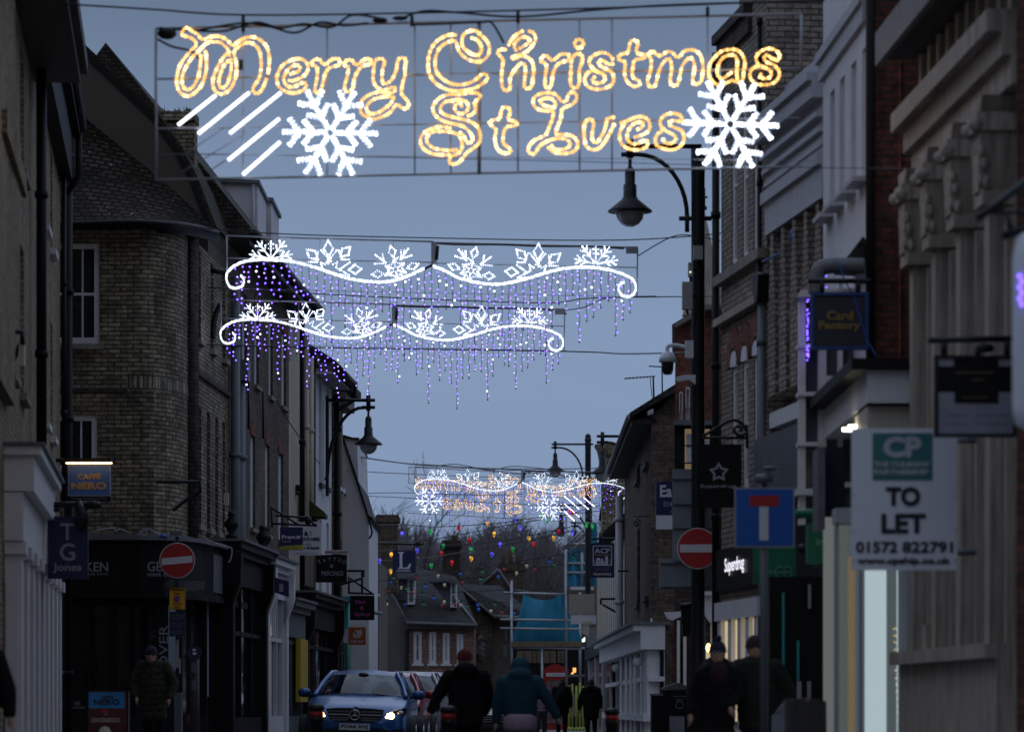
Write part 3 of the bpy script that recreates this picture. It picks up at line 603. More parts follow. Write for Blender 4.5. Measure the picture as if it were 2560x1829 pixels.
festoon('middle festoon of unlit balls above the dormer windows', [(905, 1478, 120), (1040, 1462, 122), (1200, 1440, 124), (1330, 1422, 124), (1430, 1405, 124)], fb(*Z5, [(257, 1128, 'g'), (430, 1118, 'r'), (650, 1172, 'c'), (788, 1158, 'r'), (927, 1135, 'g'), (1063, 1110, 'b'), (1203, 1080, 'c'), (1344, 1057, 'r'), (1494, 1025, 'g')]), False)
festoon('festoon of unlit balls crossing the dormer cheeks', [(925, 1488, 122), (1060, 1480, 124), (1180, 1478, 126), (1300, 1470, 126)], fb(*Z5, [(232, 1158, 'b'), (317, 1192, 'c'), (355, 1210, 'g'), (500, 1190, 'b'), (398, 1232, 'r'), (480, 1255, 'g'), (564, 1278, 'b'), (212, 1225, 'r')]), False)
festoon('lowest festoon of unlit balls over the slate roof', [(925, 1500, 124), (1040, 1496, 126), (1180, 1500, 128), (1300, 1505, 128), (1420, 1490, 128)], fb(*Z6, [(205, 790, 'c'), (408, 795, 'b'), (612, 800, 'g'), (820, 803, 'r'), (835, 765, 'c'), (956, 795, 'r'), (1016, 798, 'c'), (1086, 825, 'g'), (1205, 800, 'b'), (1215, 848, 'b'), (1347, 865, 'c'), (1468, 885, 'r'), (1398, 802, 'g'), (1603, 895, 'b')]), False)
# ================================================================ ground
def sheet(name, pts, z, m, kind='structure'):
    o = build(MB().add([(x, y, z) for x, y in pts], [list(range(len(pts)))]), name, M[m]); o['kind'] = kind; return o
sheet('ground', [(-900, -60), (900, -60), (900, 2000), (-900, 2000)], -.20, 'earth')
YS = [-30, 20, 40, 50, 57, 66, 78, 95, 110, 132]
def gz(y): return -.12 + .20 * max(0, min(1, (y - 43) / 13)) - .12 * max(0, min(1, (y - 75) / 30))
def strip(name, xl, xr, dz, m):
    rows = [[Vector((xl(y), y, gz(y) + dz)), Vector((xr(y), y, gz(y) + dz))] for y in YS]
    mb = MB().grid(rows, sm=False)
    if dz:
        e = 1 if name.endswith('left') else 0
        mb.grid([[r_[e], r_[e] - Vector((0, 0, dz + .02))] for r_ in rows], sm=False)
    o = build(mb, name, M[m], normals=False); o['kind'] = 'structure'
kl = lambda y: -3.2 - .010 * (y + 30) - (.0 if y < 110 else (y - 110) * .06); kr = lambda y: 1.9 if y < 40 else 1.9 - (y - 40) * .0135
strip('road', kl, kr, 0, 'asphalt'); strip('pavement_left', lambda y: -14, kl, .11, 'paving'); strip('pavement_right', kr, lambda y: 12, .11, 'paving')

# ================================================================ left side
def vpipe(root, fr, x, z0, z1, r=.055, out=.09, m='black_paint', name='drainpipe', collars=True):
    u = fr.u(x); mb = MB().tube([fr.P(u, out, z0), fr.P(u, out, z1)], r, 10)
    if collars:
        z = z0 + 1.4
        while z < z1: mb.tube([fr.P(u, out, z), fr.P(u, out, z + .09)], r * 1.3, 10); z += 2.1
    return build(mb, name, M[m], root)
fL = Fac((0, 37.3), (150, 56.0))
# --- nearest terrace
def near_left():
    r = thing('brick_building', 'tall yellow-grey brick building cut by the left edge of the picture, nearest on the left', 'building', fL.P(0, 0, 0))
    u0, u1 = fL.u(-140), fL.u(84); H = []
    for xa, xb, y0, y1 in ((22, 34, 110, 355), (50, 60, 160, 378)): H.append((fL.u(xa), fL.u(xb), 7.5, 9.05))
    for xa, xb in ((22, 34), (50, 60)): H.append((fL.u(xa), fL.u(xb), 4.75, 6.6))
    wall(r, fL, u0, u1, 0, 9.4, H, M['gault_brick_warm'])
    for h in H: window(r, fL, *h, cols=2)
    mb = MB(); mb.box(fL, u0, u1 + .1, 9.30, 9.42, -.2, .62); mb.box(fL, u0, u1 + .1, 9.42, 9.62, .5, .72)
    build(mb, 'eaves', M['dark_wood'], r)
    mb = MB(); mb.prism(Fr(fL.P(u0, 0, 0), -fL.N, -fL.D), [(-.6, 9.6), (6, 14), (12, 9.6)], -(u1 - u0), 0); build(mb, 'roof', M['slate'], r)
    mb = MB(); mb.box(fL, u0, fL.u(16), 4.3, 9.3, 0, .10); mb.box(fL, fL.u(-20), fL.u(33), 6.9, 7.15, .10, .16); build(mb, 'pilaster', M['gault_brick_warm'], r)
    vpipe(r, fL, 77, 4.1, 9.3, .07, .14)
near_left()
def near_left2():
    r = thing('brick_building', 'tan brick terrace with pale sills and black downpipe, beside the rounded corner building', 'building', fL.P(fL.u(84), 0, 0))
    u0, u1 = fL.u(84) + .02, fL.u(150); H = []
    for xa, xb in ((92, 99), (109, 115), (126, 131)):
        H.append((fL.u(xa), fL.u(xb), 7.85, 9.35)); H.append((fL.u(xa), fL.u(xb), 5.0, 6.75))
    wall(r, fL, u0, u1, 0, 9.6, H, M['gault_brick_warm'])
    for h in H: window(r, fL, *h, cols=2, sm='sign_white')
    mb = MB(); mb.box(fL, u0, u1 + .05, 9.5, 10.25, -.1, .20); mb.box(fL, u0, u1 + .05, 10.25, 10.5, -.1, .33); mb.tube([fL.P(u0, .36, 10.45), fL.P(u1 + .1, .36, 10.4)], .08, 8); mb.tube([fL.P(u1, .3, 10.4), fL.P(u1, .3, 9.6), fL.P(u1, .09, 9.3)], .06, 8)
    build(mb, 'eaves', M['black_wood'], r)
    mb = MB(); mb.prism(Fr(fL.P(u0, 0, 0), -fL.N, -fL.D), [(0, 10.3), (5, 13.2), (10, 10.3)], -(u1 - u0), 0); build(mb, 'roof', M['slate'], r)
    vpipe(r, fL, 152, 0, 9.4, .075, .12)
    vpipe(r, fL, 146, 4.2, 9.5, .04, .09)
near_left2()
def white_shop():
    r = thing('shopfront', 'white painted classical shopfront with pilasters at the bottom left corner', 'shopfront', fL.P(fL.u(84), .3, 0))
    uu = lambda d: (d - 37.3) * 1.00475
    u0, u1 = uu(38.0), uu(44.4); mb = MB()
    mb.box(fL, u0, u1, 3.30, 3.70, .005, .34); mb.box(fL, u0 - .06, u1, 3.70, 3.80, .005, .42); mb.box(fL, u0 + .02, u1, 2.75, 3.29, .005, .22); build(mb, 'cornice', M['white_paint'], r)
    build(MB().box(fL, u0 - .1, u1 + .1, 3.803, 3.84, .004, .46), 'flashing', M['lead'], r)
    n = 9
    for i in range(n):
        u = u0 + .1 + (uu(51) - u0 - .5) * i / (n - 1); mb = MB(); mb.box(fL, u, u + .42, .12, 2.60, .01, .20); mb.box(fL, u - .05, u + .47, 2.60, 2.745, .01, .25)
        if i == 0: mb.box(fL, u - .02, u + .01, .5, 2.3, .02, .16)
        build(mb, 'pilaster', M['white_paint'], r)
    build(MB().box(fL, u0 + .5, u1 - .4, .5, 2.7, .003, .008), 'pane', M['dark_glass'], r)
white_shop()

# --- rounded corner building
fC = Cam(58.0); fS = Fac((490, 60), (925, 94.8))
def strip_wall(mb, pts, z0, z1, m=0, thick=None):
    mb.grid([[Vector((x, y, z0)) for x, y in pts], [Vector((x, y, z1)) for x, y in pts]], m, True)
def xy(px, d): return ((px - XC) / F * d, d)
def off_line(pts, o):
    out = []
    for i, p in enumerate(pts):
        a = Vector(pts[max(0, i - 1)]); b = Vector(pts[min(len(pts) - 1, i + 1)]); t = (b - a).normalized(); n = Vector((t.y, -t.x)); out.append((p[0] + n.x * o, p[1] + n.y * o))
    return out
def band(mb, pts, o0, o1, z0, z1, m=0):
    a = off_line(pts, o0); b = off_line(pts, o1)
    for i in range(len(pts) - 1):
        q = [a[i], a[i + 1], b[i + 1], b[i]]
        vs = [Vector((x, y, z0)) for x, y in q] + [Vector((x, y, z1)) for x, y in q]
        fs = [[0, 1, 2, 3], [4, 5, 6, 7], [3, 2, 6, 7], [0, 1, 5, 4]]
        if i == 0: fs.append([0, 3, 7, 4])
        if i == len(pts) - 2: fs.append([1, 2, 6, 5])
        mb.add(vs, fs, m)
ARC = [xy(317, 58.0)] + [xy(x, d) for x, d in ((350, 57.97), (385, 58.05), (415, 58.3), (440, 58.65), (458, 59.1), (470, 59.6))]
FRONT = [xy(60, 58), xy(317, 58)]; SIDE = [(fS.P(fS.u(p), 0, 0).x, fS.P(fS.u(p), 0, 0).y) for p in (490, 572)]
def corner():
    r = thing('brick_building', 'grimy yellow brick building with a rounded corner, tiled roof and black shopfront', 'building', fC.P(fC.u(317), 0, 0))
    ze = 9.08; zf = fC.z(300, 1345)
    H = [fC.uz(155, 0)[0], 0]
    hu = (fC.u(120), fC.u(248)); h2 = (fC.u(120), fC.u(243))
    hs = [(hu[0], hu[1], fC.z(0, 860), fC.z(0, 608)), (h2[0], h2[1], fC.z(0, 1180), fC.z(0, 1036))]
    wall(r, fC, fC.u(60), fC.u(317), 0, ze, hs, M['gault_brick'], back=5)
    window(r, fC, *hs[0], cols=3, rows=2, w=.09); window(r, fC, *hs[1], cols=3, rows=1, w=.1)
    mb = MB(); strip_wall(mb, ARC, 0, ze); build(mb, 'rounded_corner', M['gault_brick'], r, normals=False)
    mb = MB(); band(mb, ARC, .002, .006, fC.z(0, 976), fC.z(0, 938)); b = build(mb, 'soldier_course', M['soldier_brick'], r)
    mb = MB(); mb.add([Vector((*ARC[-1], 0)), Vector((*SIDE[0], 0)), Vector((*SIDE[0], ze)), Vector((*ARC[-1], ze))], [[0, 1, 2, 3]])
    us = fS.u(490), fS.u(572)
    build(mb, 'corner_pier', M['gault_brick'], r, normals=False)
    mb = MB(); mb.tube([Vector((ARC[-1][0] + .05, ARC[-1][1] + .1, zf)), Vector((ARC[-1][0] + .05, ARC[-1][1] + .1, ze))], .13, 4); build(mb, 'brick_pilaster', M['dark_brick'], r)
    hs = []
    for xa, xb, z0, z1 in ((492, 502, 7.62, 9.2), (526, 534, 7.62, 9.2), (556, 563, 7.62, 9.2), (491, 503, 4.1, 6.2), (517, 525, 4.1, 6.2), (538, 545, 4.1, 6.2), (556, 562, 4.1, 6.2)):
        hs.append((fS.u(xa), fS.u(xb), z0 - (.25 if z0 > 7 else 0), min(z1, 8.95)))
    wall(r, fS, us[0], us[1], 0, ze, hs, M['gault_brick'], back=5)
    for h in hs: window(r, fS, *h, cols=1, rows=2, w=.05, fm='black_wood', sm='stone_cap')
    build(MB().box(fS, us[0], us[1], 6.72, 6.82, .003, .06), 'string_course', M['dark_brick'], r)
    build(MB().box(fC, fC.u(60), fC.u(317), fC.z(0, 980), fC.z(0, 973), .003, .03), 'string_course', M['dark_brick'], r)
    # arches over windows
    mb = MB()
    for i in range(13):
        t = i / 12; x = 130 + 120 * t; tilt = (t - .35) * 14
        mb.poly(fC, [(x, 1030 - 3 * math.sin(math.pi * t)), (x + 7.5, 1030 - 3 * math.sin(math.pi * t)), (x + 8.5 + tilt, 992), (x + tilt, 992)], .003, .014)
    build(mb, 'brick_arch', M['gault_brick_warm'], r); mb = MB()
    for i in range(13): t = i / 12; x = 130 + 120 * t; tilt = (t - .35) * 14; mb.poly(fC, [(x, 603), (x + 7.5, 603), (x + 8 + tilt * .5, 570), (x + tilt * .5, 570)], .003, .014)
    build(mb, 'brick_arch', M['gault_brick_warm'], r)
    # roof: tiled slope leaning to the gable behind
    U = [P(x, y, d) for x, y, d in ((40, 262, 61.8), (150, 262, 61.8), (190, 278, 61.8), (310, 374, 61.8), (400, 446, 61.8), (470, 509, 61.8), (530, 566, 61.8))]
    Lw = [P(x, y, d) for x, y, d in ((40, 553, 57.6), (155, 553, 57.6), (230, 552, 57.6), (320, 549, 57.6), (400, 552, 57.75), (470, 557, 58.6), (545, 575, 61.3))]
    U = crv(U, n=3); Lw = crv(Lw, n=3); rows = []
    for i in range(9):
        t = i / 8; rows.append([a.lerp(b, t) + Vector((0, 0, -.22 * math.sin(math.pi * t))) for a, b in zip(U, Lw)])
    mb = MB().grid(rows); build(mb, 'roof', M['tile_course'], r, normals=False)
    E = [(p.x, p.y) for p in Lw]; ez = [p.z for p in Lw]; mb = MB()
    mb.tube([p + Vector((.0, -.07, -.05)) for p in Lw], .042, 8); build(mb, 'gutter', M['black_paint'], r)
    mb = MB(); mb.grid([[p + Vector((0, 0, -.06)) for p in Lw], [Vector((p.x, p.y + .42, p.z - .10)) for p in Lw], [Vector((p.x, p.y + .42, p.z - .16)) for p in Lw]]); build(mb, 'soffit', M['black_wood'], r, normals=False)
    # shopfront
    z1, z2 = fC.z(0, 1352), fC.z(0, 1478)
    LINE = [xy(140, 58), xy(317, 58)] + ARC[1:] + [SIDE[0], SIDE[1]]
    mb = MB(); band(mb, LINE, .004, .30, z2, z1); band(mb, LINE, .004, .36, z2 - .12, z2 - .002); build(mb, 'fascia', M['black_paint'], r)
    mb = MB(); band(mb, LINE, .003, .42, z1 + .002, z1 + .07); band(mb, LINE, .003, .16, z1 + .07, z1 + .12); build(mb, 'flashing', M['lead'], r)
    mb = MB(); band(mb, LINE[-2:], .302, .312, z2 + .06, z1 - .12); build(mb, 'peeling_board', M['peeling_paint'], r)
    mb = MB(); band(mb, LINE, .004, .05, .1, z2 - .13); band(mb, LINE, .05, .16, .1, .75); build(mb, 'shop_window', M['dark_glass'], r)
    mb = MB()
    for x, w in ((155, 9), (220, 8), (275, 14), (322, 10), (372, 6), (450, 8)):
        fr = fC; build(MB().box(fr, fr.u(x), fr.u(x + w), .1, z2 - .12, .052, .19), 'shop_frame', M['black_wood'], r)
    mb.box(fC, fC.u(150), fC.u(455), 2.62, 2.72, .052, .12)
    build(mb, 'transom', M['black_wood'], r)
    for p in (492, 512, 540, 568): build(MB().box(fS, fS.u(p) - .06, fS.u(p) + .06, .1, z2 - .12, .052, .18), 'shop_frame', M['black_wood'], r)
    mb = MB(); mb.R(fC, 158, 1495, 165, 1500, .2, .22)
    sign_text(r, fC, [('KEN', 214, 1405, 270, 1427, .5), ('NUE NYC', 212, 1431, 270, 1437), ('GE', 369, 1403, 403, 1427, .5), ('HAIR C', 369, 1431, 418, 1440, .3)], .304, 'sign_grey')
    wl = MB(); d = 57.8; f2 = Cam(57.8)
    put_text(wl, 'HUNTINGD', f2, f2.u(427), f2.u(441), f2.z(0, 1700), f2.z(0, 1596), .01, rot=90); put_text(wl, 'OVER', f2, f2.u(398), f2.u(420), f2.z(0, 1670), f2.z(0, 1562), .01, rot=90)
    put_text(wl, 'DISC   VER', f2, f2.u(154), f2.u(202), f2.z(0, 1762), f2.z(0, 1752), .01); put_text(wl, 'HUNTINGDONSHIRE', f2, f2.u(163), f2.u(213), f2.z(0, 1770), f2.z(0, 1765), .01)
    build(wl, 'window_lettering', M['sign_grey'], r, normals=False)
    mb = MB(); mb.R(fS, 504, 1500, 516, 1740, .06, .08); build(mb, 'window_poster', M['blind_white'], r)
    mb = MB(); mb.R(fS, 527, 1500, 536, 1725, .06, .08); pz = build(mb, 'window_poster', M['purple_paint'], r)
    build(MB().R(fS, 528, 1580, 535, 1660, .081, .085), 'poster_panel', M['teal_paint'], pz)
brick('soldier_brick', (.42, .37, .27), (.10, .085, .065), (.05, .046, .04), w=.075, h=.225, grime=.4)
mat('peeling_paint', (.11, .115, .12), .6, var=.75, scale=5, streak=True)
def tilemat():
    m, t, N, L, b = newmat('tile_course'); tc = N('ShaderNodeTexCoord'); mp = N('ShaderNodeMapping'); L(tc.outputs['Object'], mp.inputs[0])
    sp = N('ShaderNodeSeparateXYZ'); L(mp.outputs[0], sp.inputs[0]); cb = N('ShaderNodeCombineXYZ'); L(sp.outputs['X'], cb.inputs[0]); L(sp.outputs['Z'], cb.inputs[1])
    br = N('ShaderNodeTexBrick'); L(cb.outputs[0], br.inputs['Vector']); br.inputs['Scale'].default_value = 1; br.inputs['Brick Width'].default_value = .17; br.inputs['Row Height'].default_value = .10; br.inputs['Mortar Size'].default_value = .022
    br.inputs['Color1'].default_value = (.062, .042, .028, 1); br.inputs['Color2'].default_value = (.022, .016, .012, 1); br.inputs['Mortar'].default_value = (.006, .006, .005, 1)
    nz = N('ShaderNodeTexNoise'); nz.inputs['Scale'].default_value = 14; nz.inputs['Detail'].default_value = 6; L(cb.outputs[0], nz.inputs['Vector'])
    rp = N('ShaderNodeValToRGB'); rp.color_ramp.elements[0].position = .66; rp.color_ramp.elements[1].position = .72; L(nz.outputs['Fac'], rp.inputs[0])
    mx = N('ShaderNodeMix'); mx.data_type = 'RGBA'; L(rp.outputs[0], mx.inputs[0]); L(br.outputs['Color'], mx.inputs[6]); mx.inputs[7].default_value = (.26, .26, .24, 1)
    n2 = N('ShaderNodeTexNoise'); n2.inputs['Scale'].default_value = 1.2; n2.inputs['Detail'].default_value = 6; L(cb.outputs[0], n2.inputs['Vector'])
    r2 = N('ShaderNodeValToRGB'); r2.color_ramp.elements[0].position = .45; r2.color_ramp.elements[1].position = .6; L(n2.outputs['Fac'], r2.inputs[0])
    m2 = N('ShaderNodeMix'); m2.data_type = 'RGBA'; L(r2.outputs[0], m2.inputs[0]); L(mx.outputs[2], m2.inputs[6]); m2.inputs[7].default_value = (.55, .58, .40, 1)
    m2.blend_type = 'MULTIPLY'; L(m2.outputs[2], b.inputs['Base Color']); b.inputs['Roughness'].default_value = .95; b.inputs['Specular IOR Level'].default_value = .08
    bp = N('ShaderNodeBump'); bp.invert = True; bp.inputs['Strength'].default_value = .9; bp.inputs['Distance'].default_value = .02; L(br.outputs['Fac'], bp.inputs['Height']); L(bp.outputs[0], b.inputs['Normal'])
tilemat()
corner()
# --- gambrel building behind it
DV = Vector((.0463, 1)).normalized()
def gambrel():
    d0 = 62.0; fg = Fr((0, d0), (1, 0), Vector((-DV.x, -DV.y, 0)))
    r = thing('rendered_building', 'brown rendered gable with a steep mossy tiled roof rising behind the rounded corner', 'building', P(400, HY, d0))
    pr = [(-60, -120), (188, 100), (300, 205), (390, 290), (450, 375), (487, 446), (534, 570), (520, 600), (520, 1400), (-60, 1400)]
    pts = [((x - XC) / F * d0, EYE + (HY - y) / F * d0) for x, y in pr]
    low = [pts[0], ((390 - XC) / F * d0 - .9, pts[3][1] - .3), pts[3]] + pts[4:]; low[0] = (pts[0][0], pts[3][1] - .3)
    mb = MB(); mb.prism(fg, pts, -.45, 0); mb.prism(fg, low, -8.5, -.45); build(mb, 'wall', M['brown_render'], r)
    mb = MB(); line = pts[:7]; 
    for i_, (a, b) in enumerate(zip(line, line[1:])):
        n = Vector((b[1] - a[1], -(b[0] - a[0]))).normalized() * -.06
        mb.prism(fg, [a, b, (b[0] + n.x, b[1] + n.y), (a[0] + n.x, a[1] + n.y)], -8.7 if i_ > 2 else -.5, .03)
    build(mb, 'roof', M['moss_tiles'], r)
    mb = MB()
    for (a, b) in zip(line, line[1:]):
        n = Vector((b[1] - a[1], -(b[0] - a[0]))).normalized() * -.19
        mb.prism(fg, [(a[0] - n.x * .6, a[1] - n.y * .6), (b[0] - n.x * .6, b[1] - n.y * .6), (b[0] - n.x * .1, b[1] - n.y * .1), (a[0] - n.x * .1, a[1] - n.y * .1)], .004, .03)
    build(mb, 'verge', M['black_wood'], r)
    mb = MB(); c = Cam(62.7); mb.R(c, 402, 300, 486, 480, -.6, 0); mb.R(c, 397, 280, 489, 302, -.7, .1); ch = build(mb, 'chimney', M['gault_brick'], r)
    mb = MB(); random.seed(9)
    for i in range(26):
        x = random.uniform(400, 486); mb.tube([P(x, 281, 62.7), P(x + random.uniform(-8, 8), 281 - random.uniform(6, 16), 62.7)], [.012, .003], 4)
    build(mb, 'grass_tuft', M['moss'], ch, normals=False)
    # white rendered dormers on the street slope further back
gambrel()
def white_dormer(x0, x1, y0, y1, d, lab, rx):
    c = Cam(d); r = thing('dormer_house', lab, 'building', P((x0 + x1) / 2, y1, d), 'white rendered roof storeys above the brown terrace')
    mb = MB(); mb.R(c, x0, y0, x1, y1, -2.5, 0); build(mb, 'wall', M['white_render'], r)
    mb = MB(); mb.poly(c, [(x0 - 30, y0 - 6), (x1 + 6, y0), (x1 + 6, y0 + 9), (x0 - 30, y0 + 3)], -2.6, .12); build(mb, 'roof', M['lead'], r)
    if rx: build(MB().tube([c.P(c.u(rx), .06, c.z(0, y1)), c.P(c.u(rx), .06, c.z(0, y0))], .04, 6), 'drainpipe', M['dull_white'], r)
white_dormer(520, 644, 452, 700, 73, 'white rendered roof storey with flat lead roof behind the mossy tiles', 634)
white_dormer(630, 678, 496, 700, 76, 'small white rendered roof storey stepping down beyond the bigger one', 0)

# --- brown brick terrace with white blind windows
def terrace():
    r = thing('brick_building', 'long brown brick terrace with narrow whitewashed blind windows above black shopfronts', 'building', fS.P(fS.u(640), 0, 0))
    u0, u1 = fS.u(573), fS.u(722); H = []
    for xa, xb in ((606, 617), (636, 647), (672, 682), (704, 715)): H.append((fS.u(xa), fS.u(xb), 7.35, 8.95))
    for xa, xb in ((588, 602), (626, 638), (663, 674), (696, 708)): H.append((fS.u(xa), fS.u(xb), 4.45, 6.3))
    wall(r, fS, u0, u1, 0, 9.9, H, M['brown_brick'], back=5)
    for a, b, c, d in H:
        f = build(MB().box(fS, min(a, b), max(a, b), c, d, -.09, -.05), 'blind_window', M['blind_white'], r)
        build(MB().box(fS, min(a, b) - .06, max(a, b) + .06, c - .08, c, -.05, .07), 'sill', M['stone_cap'], f)
        mb = MB(); k = (a + b) / 2; w = abs(b - a) / 2; mb.prism(fS, [(k - w, d), (k + w, d), (k + w * 1.2, d + .12), (k, d + .32), (k - w * 1.2, d + .12)], .003, .02)
        build(mb, 'brick_arch', M['red_brick'], f)
    v0, v1 = u0 - .3, fS.u(745); B = Fr(fS.P(v1, 0, 0), -fS.N, fS.D)
    mb = MB(); mb.prism(B, [(-.45, 9.75), (-.45, 9.9), (2.3, 13.4), (5, 9.8), (5, 9.6)], -(v1 - v0), 0); build(mb, 'roof', M['roof_tiles'], r)
    mb = MB(); mb.tube([fS.P(v0, .5, 9.78), fS.P(v1, .5, 9.78)], .08, 8); mb.box(fS, v0, v1, 9.6, 9.72, -.1, .42); build(mb, 'gutter', M['black_paint'], r)
    mb = MB()
    for x in (615, 652): build(MB().tube([fS.P(fS.u(x), .05, 6.35), fS.P(fS.u(x), .05, 7.3)], .025, 5), 'wall_tie', M['black_iron'], r)
    for x, r_, m, z1 in ((573, .09, 'grey_paint', 9.0), (584, .11, 'grey_paint', 7.4)): vpipe(r, fS, x, 0, z1, r_, .12, m)
    mb = MB(); mb.box(fS, fS.u(584) - .2, fS.u(584) + .2, 7.1, 7.5, .01, .3); build(mb, 'hopper', M['grey_paint'], r)
terrace()
def cream_house():
    r = thing('rendered_house', 'narrow cream house with a thick black downpipe and a dark brick flank wall', 'house', fS.P(fS.u(740), 0, 0))
    u0, u1 = fS.u(722) + .02, fS.u(760)
    wall(r, fS, u0, u1, 0, 9.6, [], M['cream_paint'], back=5)
    vpipe(r, fS, 733, 3.2, 9.9, .06, .2); vpipe(r, fS, 744, 3.6, 9.2, .06, .2, 'cream_paint'); vpipe(r, fS, 756, 3.6, 8.8, .06, .2, 'cream_paint')
    c = Cam(fS.d(758)); 
    mb = MB(); mb.R(c, 757, 880, 786, 1829, -.6, 0); build(mb, 'flank_wall', M['dark_brick'], r)
    mb = MB(); mb.poly(c, [(700, 775), (786, 872), (792, 905), (775, 905), (700, 830)], -1.4, .15); build(mb, 'roof', M['roof_tiles'], r)
    mb = MB(); mb.tube(crv([P(786, 880, 77.5), P(784, 925, 77.5), P(770, 945, 77.5), P(757, 955, 77.5)]), .06, 7); mb.tube([P(735, 870, 77.4), P(786, 885, 77.4)], .06, 6); build(mb, 'gutter', M['black_paint'], r)
    mb = MB(); mb.poly(Cam(76.6), [(757, 1215), (775, 1250), (812, 1280), (812, 1290), (757, 1290)], -1.2, .1); build(mb, 'porch_roof', M['moss'], r)
    mb = MB(); mb.poly(Cam(76.9), [(757, 1290), (790, 1290), (785, 1320), (757, 1330)], -1, 0); build(mb, 'porch_soffit', M['dark_wood'], r)
cream_house()
def white_house():
    r = thing('rendered_house', 'white rendered house with tall narrow windows between cream house and the white gable', 'house', fS.P(fS.u(810), 0, 0))
    u0, u1 = fS.u(787), fS.u(829); H = []
    for xa, xb in ((797, 804), (816, 822)): H.append((fS.u(xa), fS.u(xb), 6.2, 8.6)); H.append((fS.u(xa), fS.u(xb), 3.2, 5.35))
    wall(r, fS, u0, u1, 0, 8.9, H, M['white_render'], back=5)
    for h in H: window(r, fS, *h, cols=1, w=.07, sm='dark_wood', gm='sky_glass')
    c = Cam(fS.d(829)); v1 = fS.u(831)
    B = Fr(fS.P(v1, 0, 0), -fS.N, fS.D); mb = MB(); mb.prism(B, [(-.55, 8.75), (-.5, 9.0), (2.6, 11.0), (5.2, 9.0), (5.2, 8.7)], -(v1 - u0), 0); build(mb, 'roof', M['slate'], r)
    mb = MB(); mb.box(fS, u0, v1, 8.7, 8.95, -.1, .42); build(mb, 'soffit', M['dull_white'], r)
    mb = MB(); mb.tube([fS.P(u0, .55, 8.85), fS.P(v1, .55, 8.85)], .07, 8); mb.tube(crv([fS.P(v1, .55, 8.8), fS.P(v1, .5, 8.45), fS.P(v1 - .2, .15, 8.2)]), .05, 7); build(mb, 'gutter', M['black_paint'], r)
    vpipe(r, fS, 831, 0, 8.6, .09, .12)
white_house()
def buff_house():
    r = thing('brick_building', 'narrow buff brick front squeezed between two white rendered houses', 'building', fS.P(fS.u(847), 0, 0))
    u0, u1 = fS.u(834), fS.u(857); H = [(fS.u(842), fS.u(846), 6.4, 8.2), (fS.u(850), fS.u(854), 6.4, 8.2), (fS.u(842), fS.u(846), 3.3, 5.1), (fS.u(850), fS.u(854), 3.3, 5.1)]
    wall(r, fS, u0, u1, 0, 8.75, H, M['gault_brick_warm'], back=5)
    for h in H: window(r, fS, *h, w=.05, sm='sign_white')
    B = Fr(fS.P(u1, 0, 0), -fS.N, fS.D); mb = MB(); mb.prism(B, [(-.45, 8.7), (-.45, 8.9), (2.5, 10.4), (5, 8.9)], -(u1 - u0), .2); build(mb, 'roof', M['slate'], r)
    build(MB().box(fS, u0, u1, 8.35, 8.69, .003, .3), 'cornice', M['stone_cap'], r)
buff_house()
def white_gable():
    d = 88.5; c = Cam(d); r = thing('rendered_house', 'white rendered gable with a long sloping roofline behind the hanging shop signs', 'house', P(890, HY, d))
    mb = MB(); mb.poly(c, [(852, 1088), (893, 1100), (896, 1210), (912, 1258), (922, 1292), (922, 1829), (852, 1829)], -6, 0); build(mb, 'wall', M['white_render'], r)
    mb = MB(); mb.poly(c, [(857, 1086), (895, 1200), (922, 1288), (932, 1294), (928, 1300), (921, 1300), (893, 1212), (855, 1096)], -6.1, .08); mb.poly(c, [(850, 1084), (895, 1097), (895, 1101), (850, 1090)], -6, .06); build(mb, 'roof', M['black_wood'], r)
    mb = MB(); mb.R(Cam(d + 2), 872, 1093, 897, 1230, -.8, 0); build(mb, 'chimney', M['dull_red_brick'], r)
    mb = MB(); mb.tube(crv([P(921, 1296, d - .1), P(930, 1330, d), P(923, 1345, d - .1)]), .025, 6); build(mb, 'gutter', M['black_paint'], r)
    mb = MB(); mb.R(c, 878, 1560, 900, 1829, .01, .1); build(mb, 'pilaster', M['sign_white'], r)
white_gable()

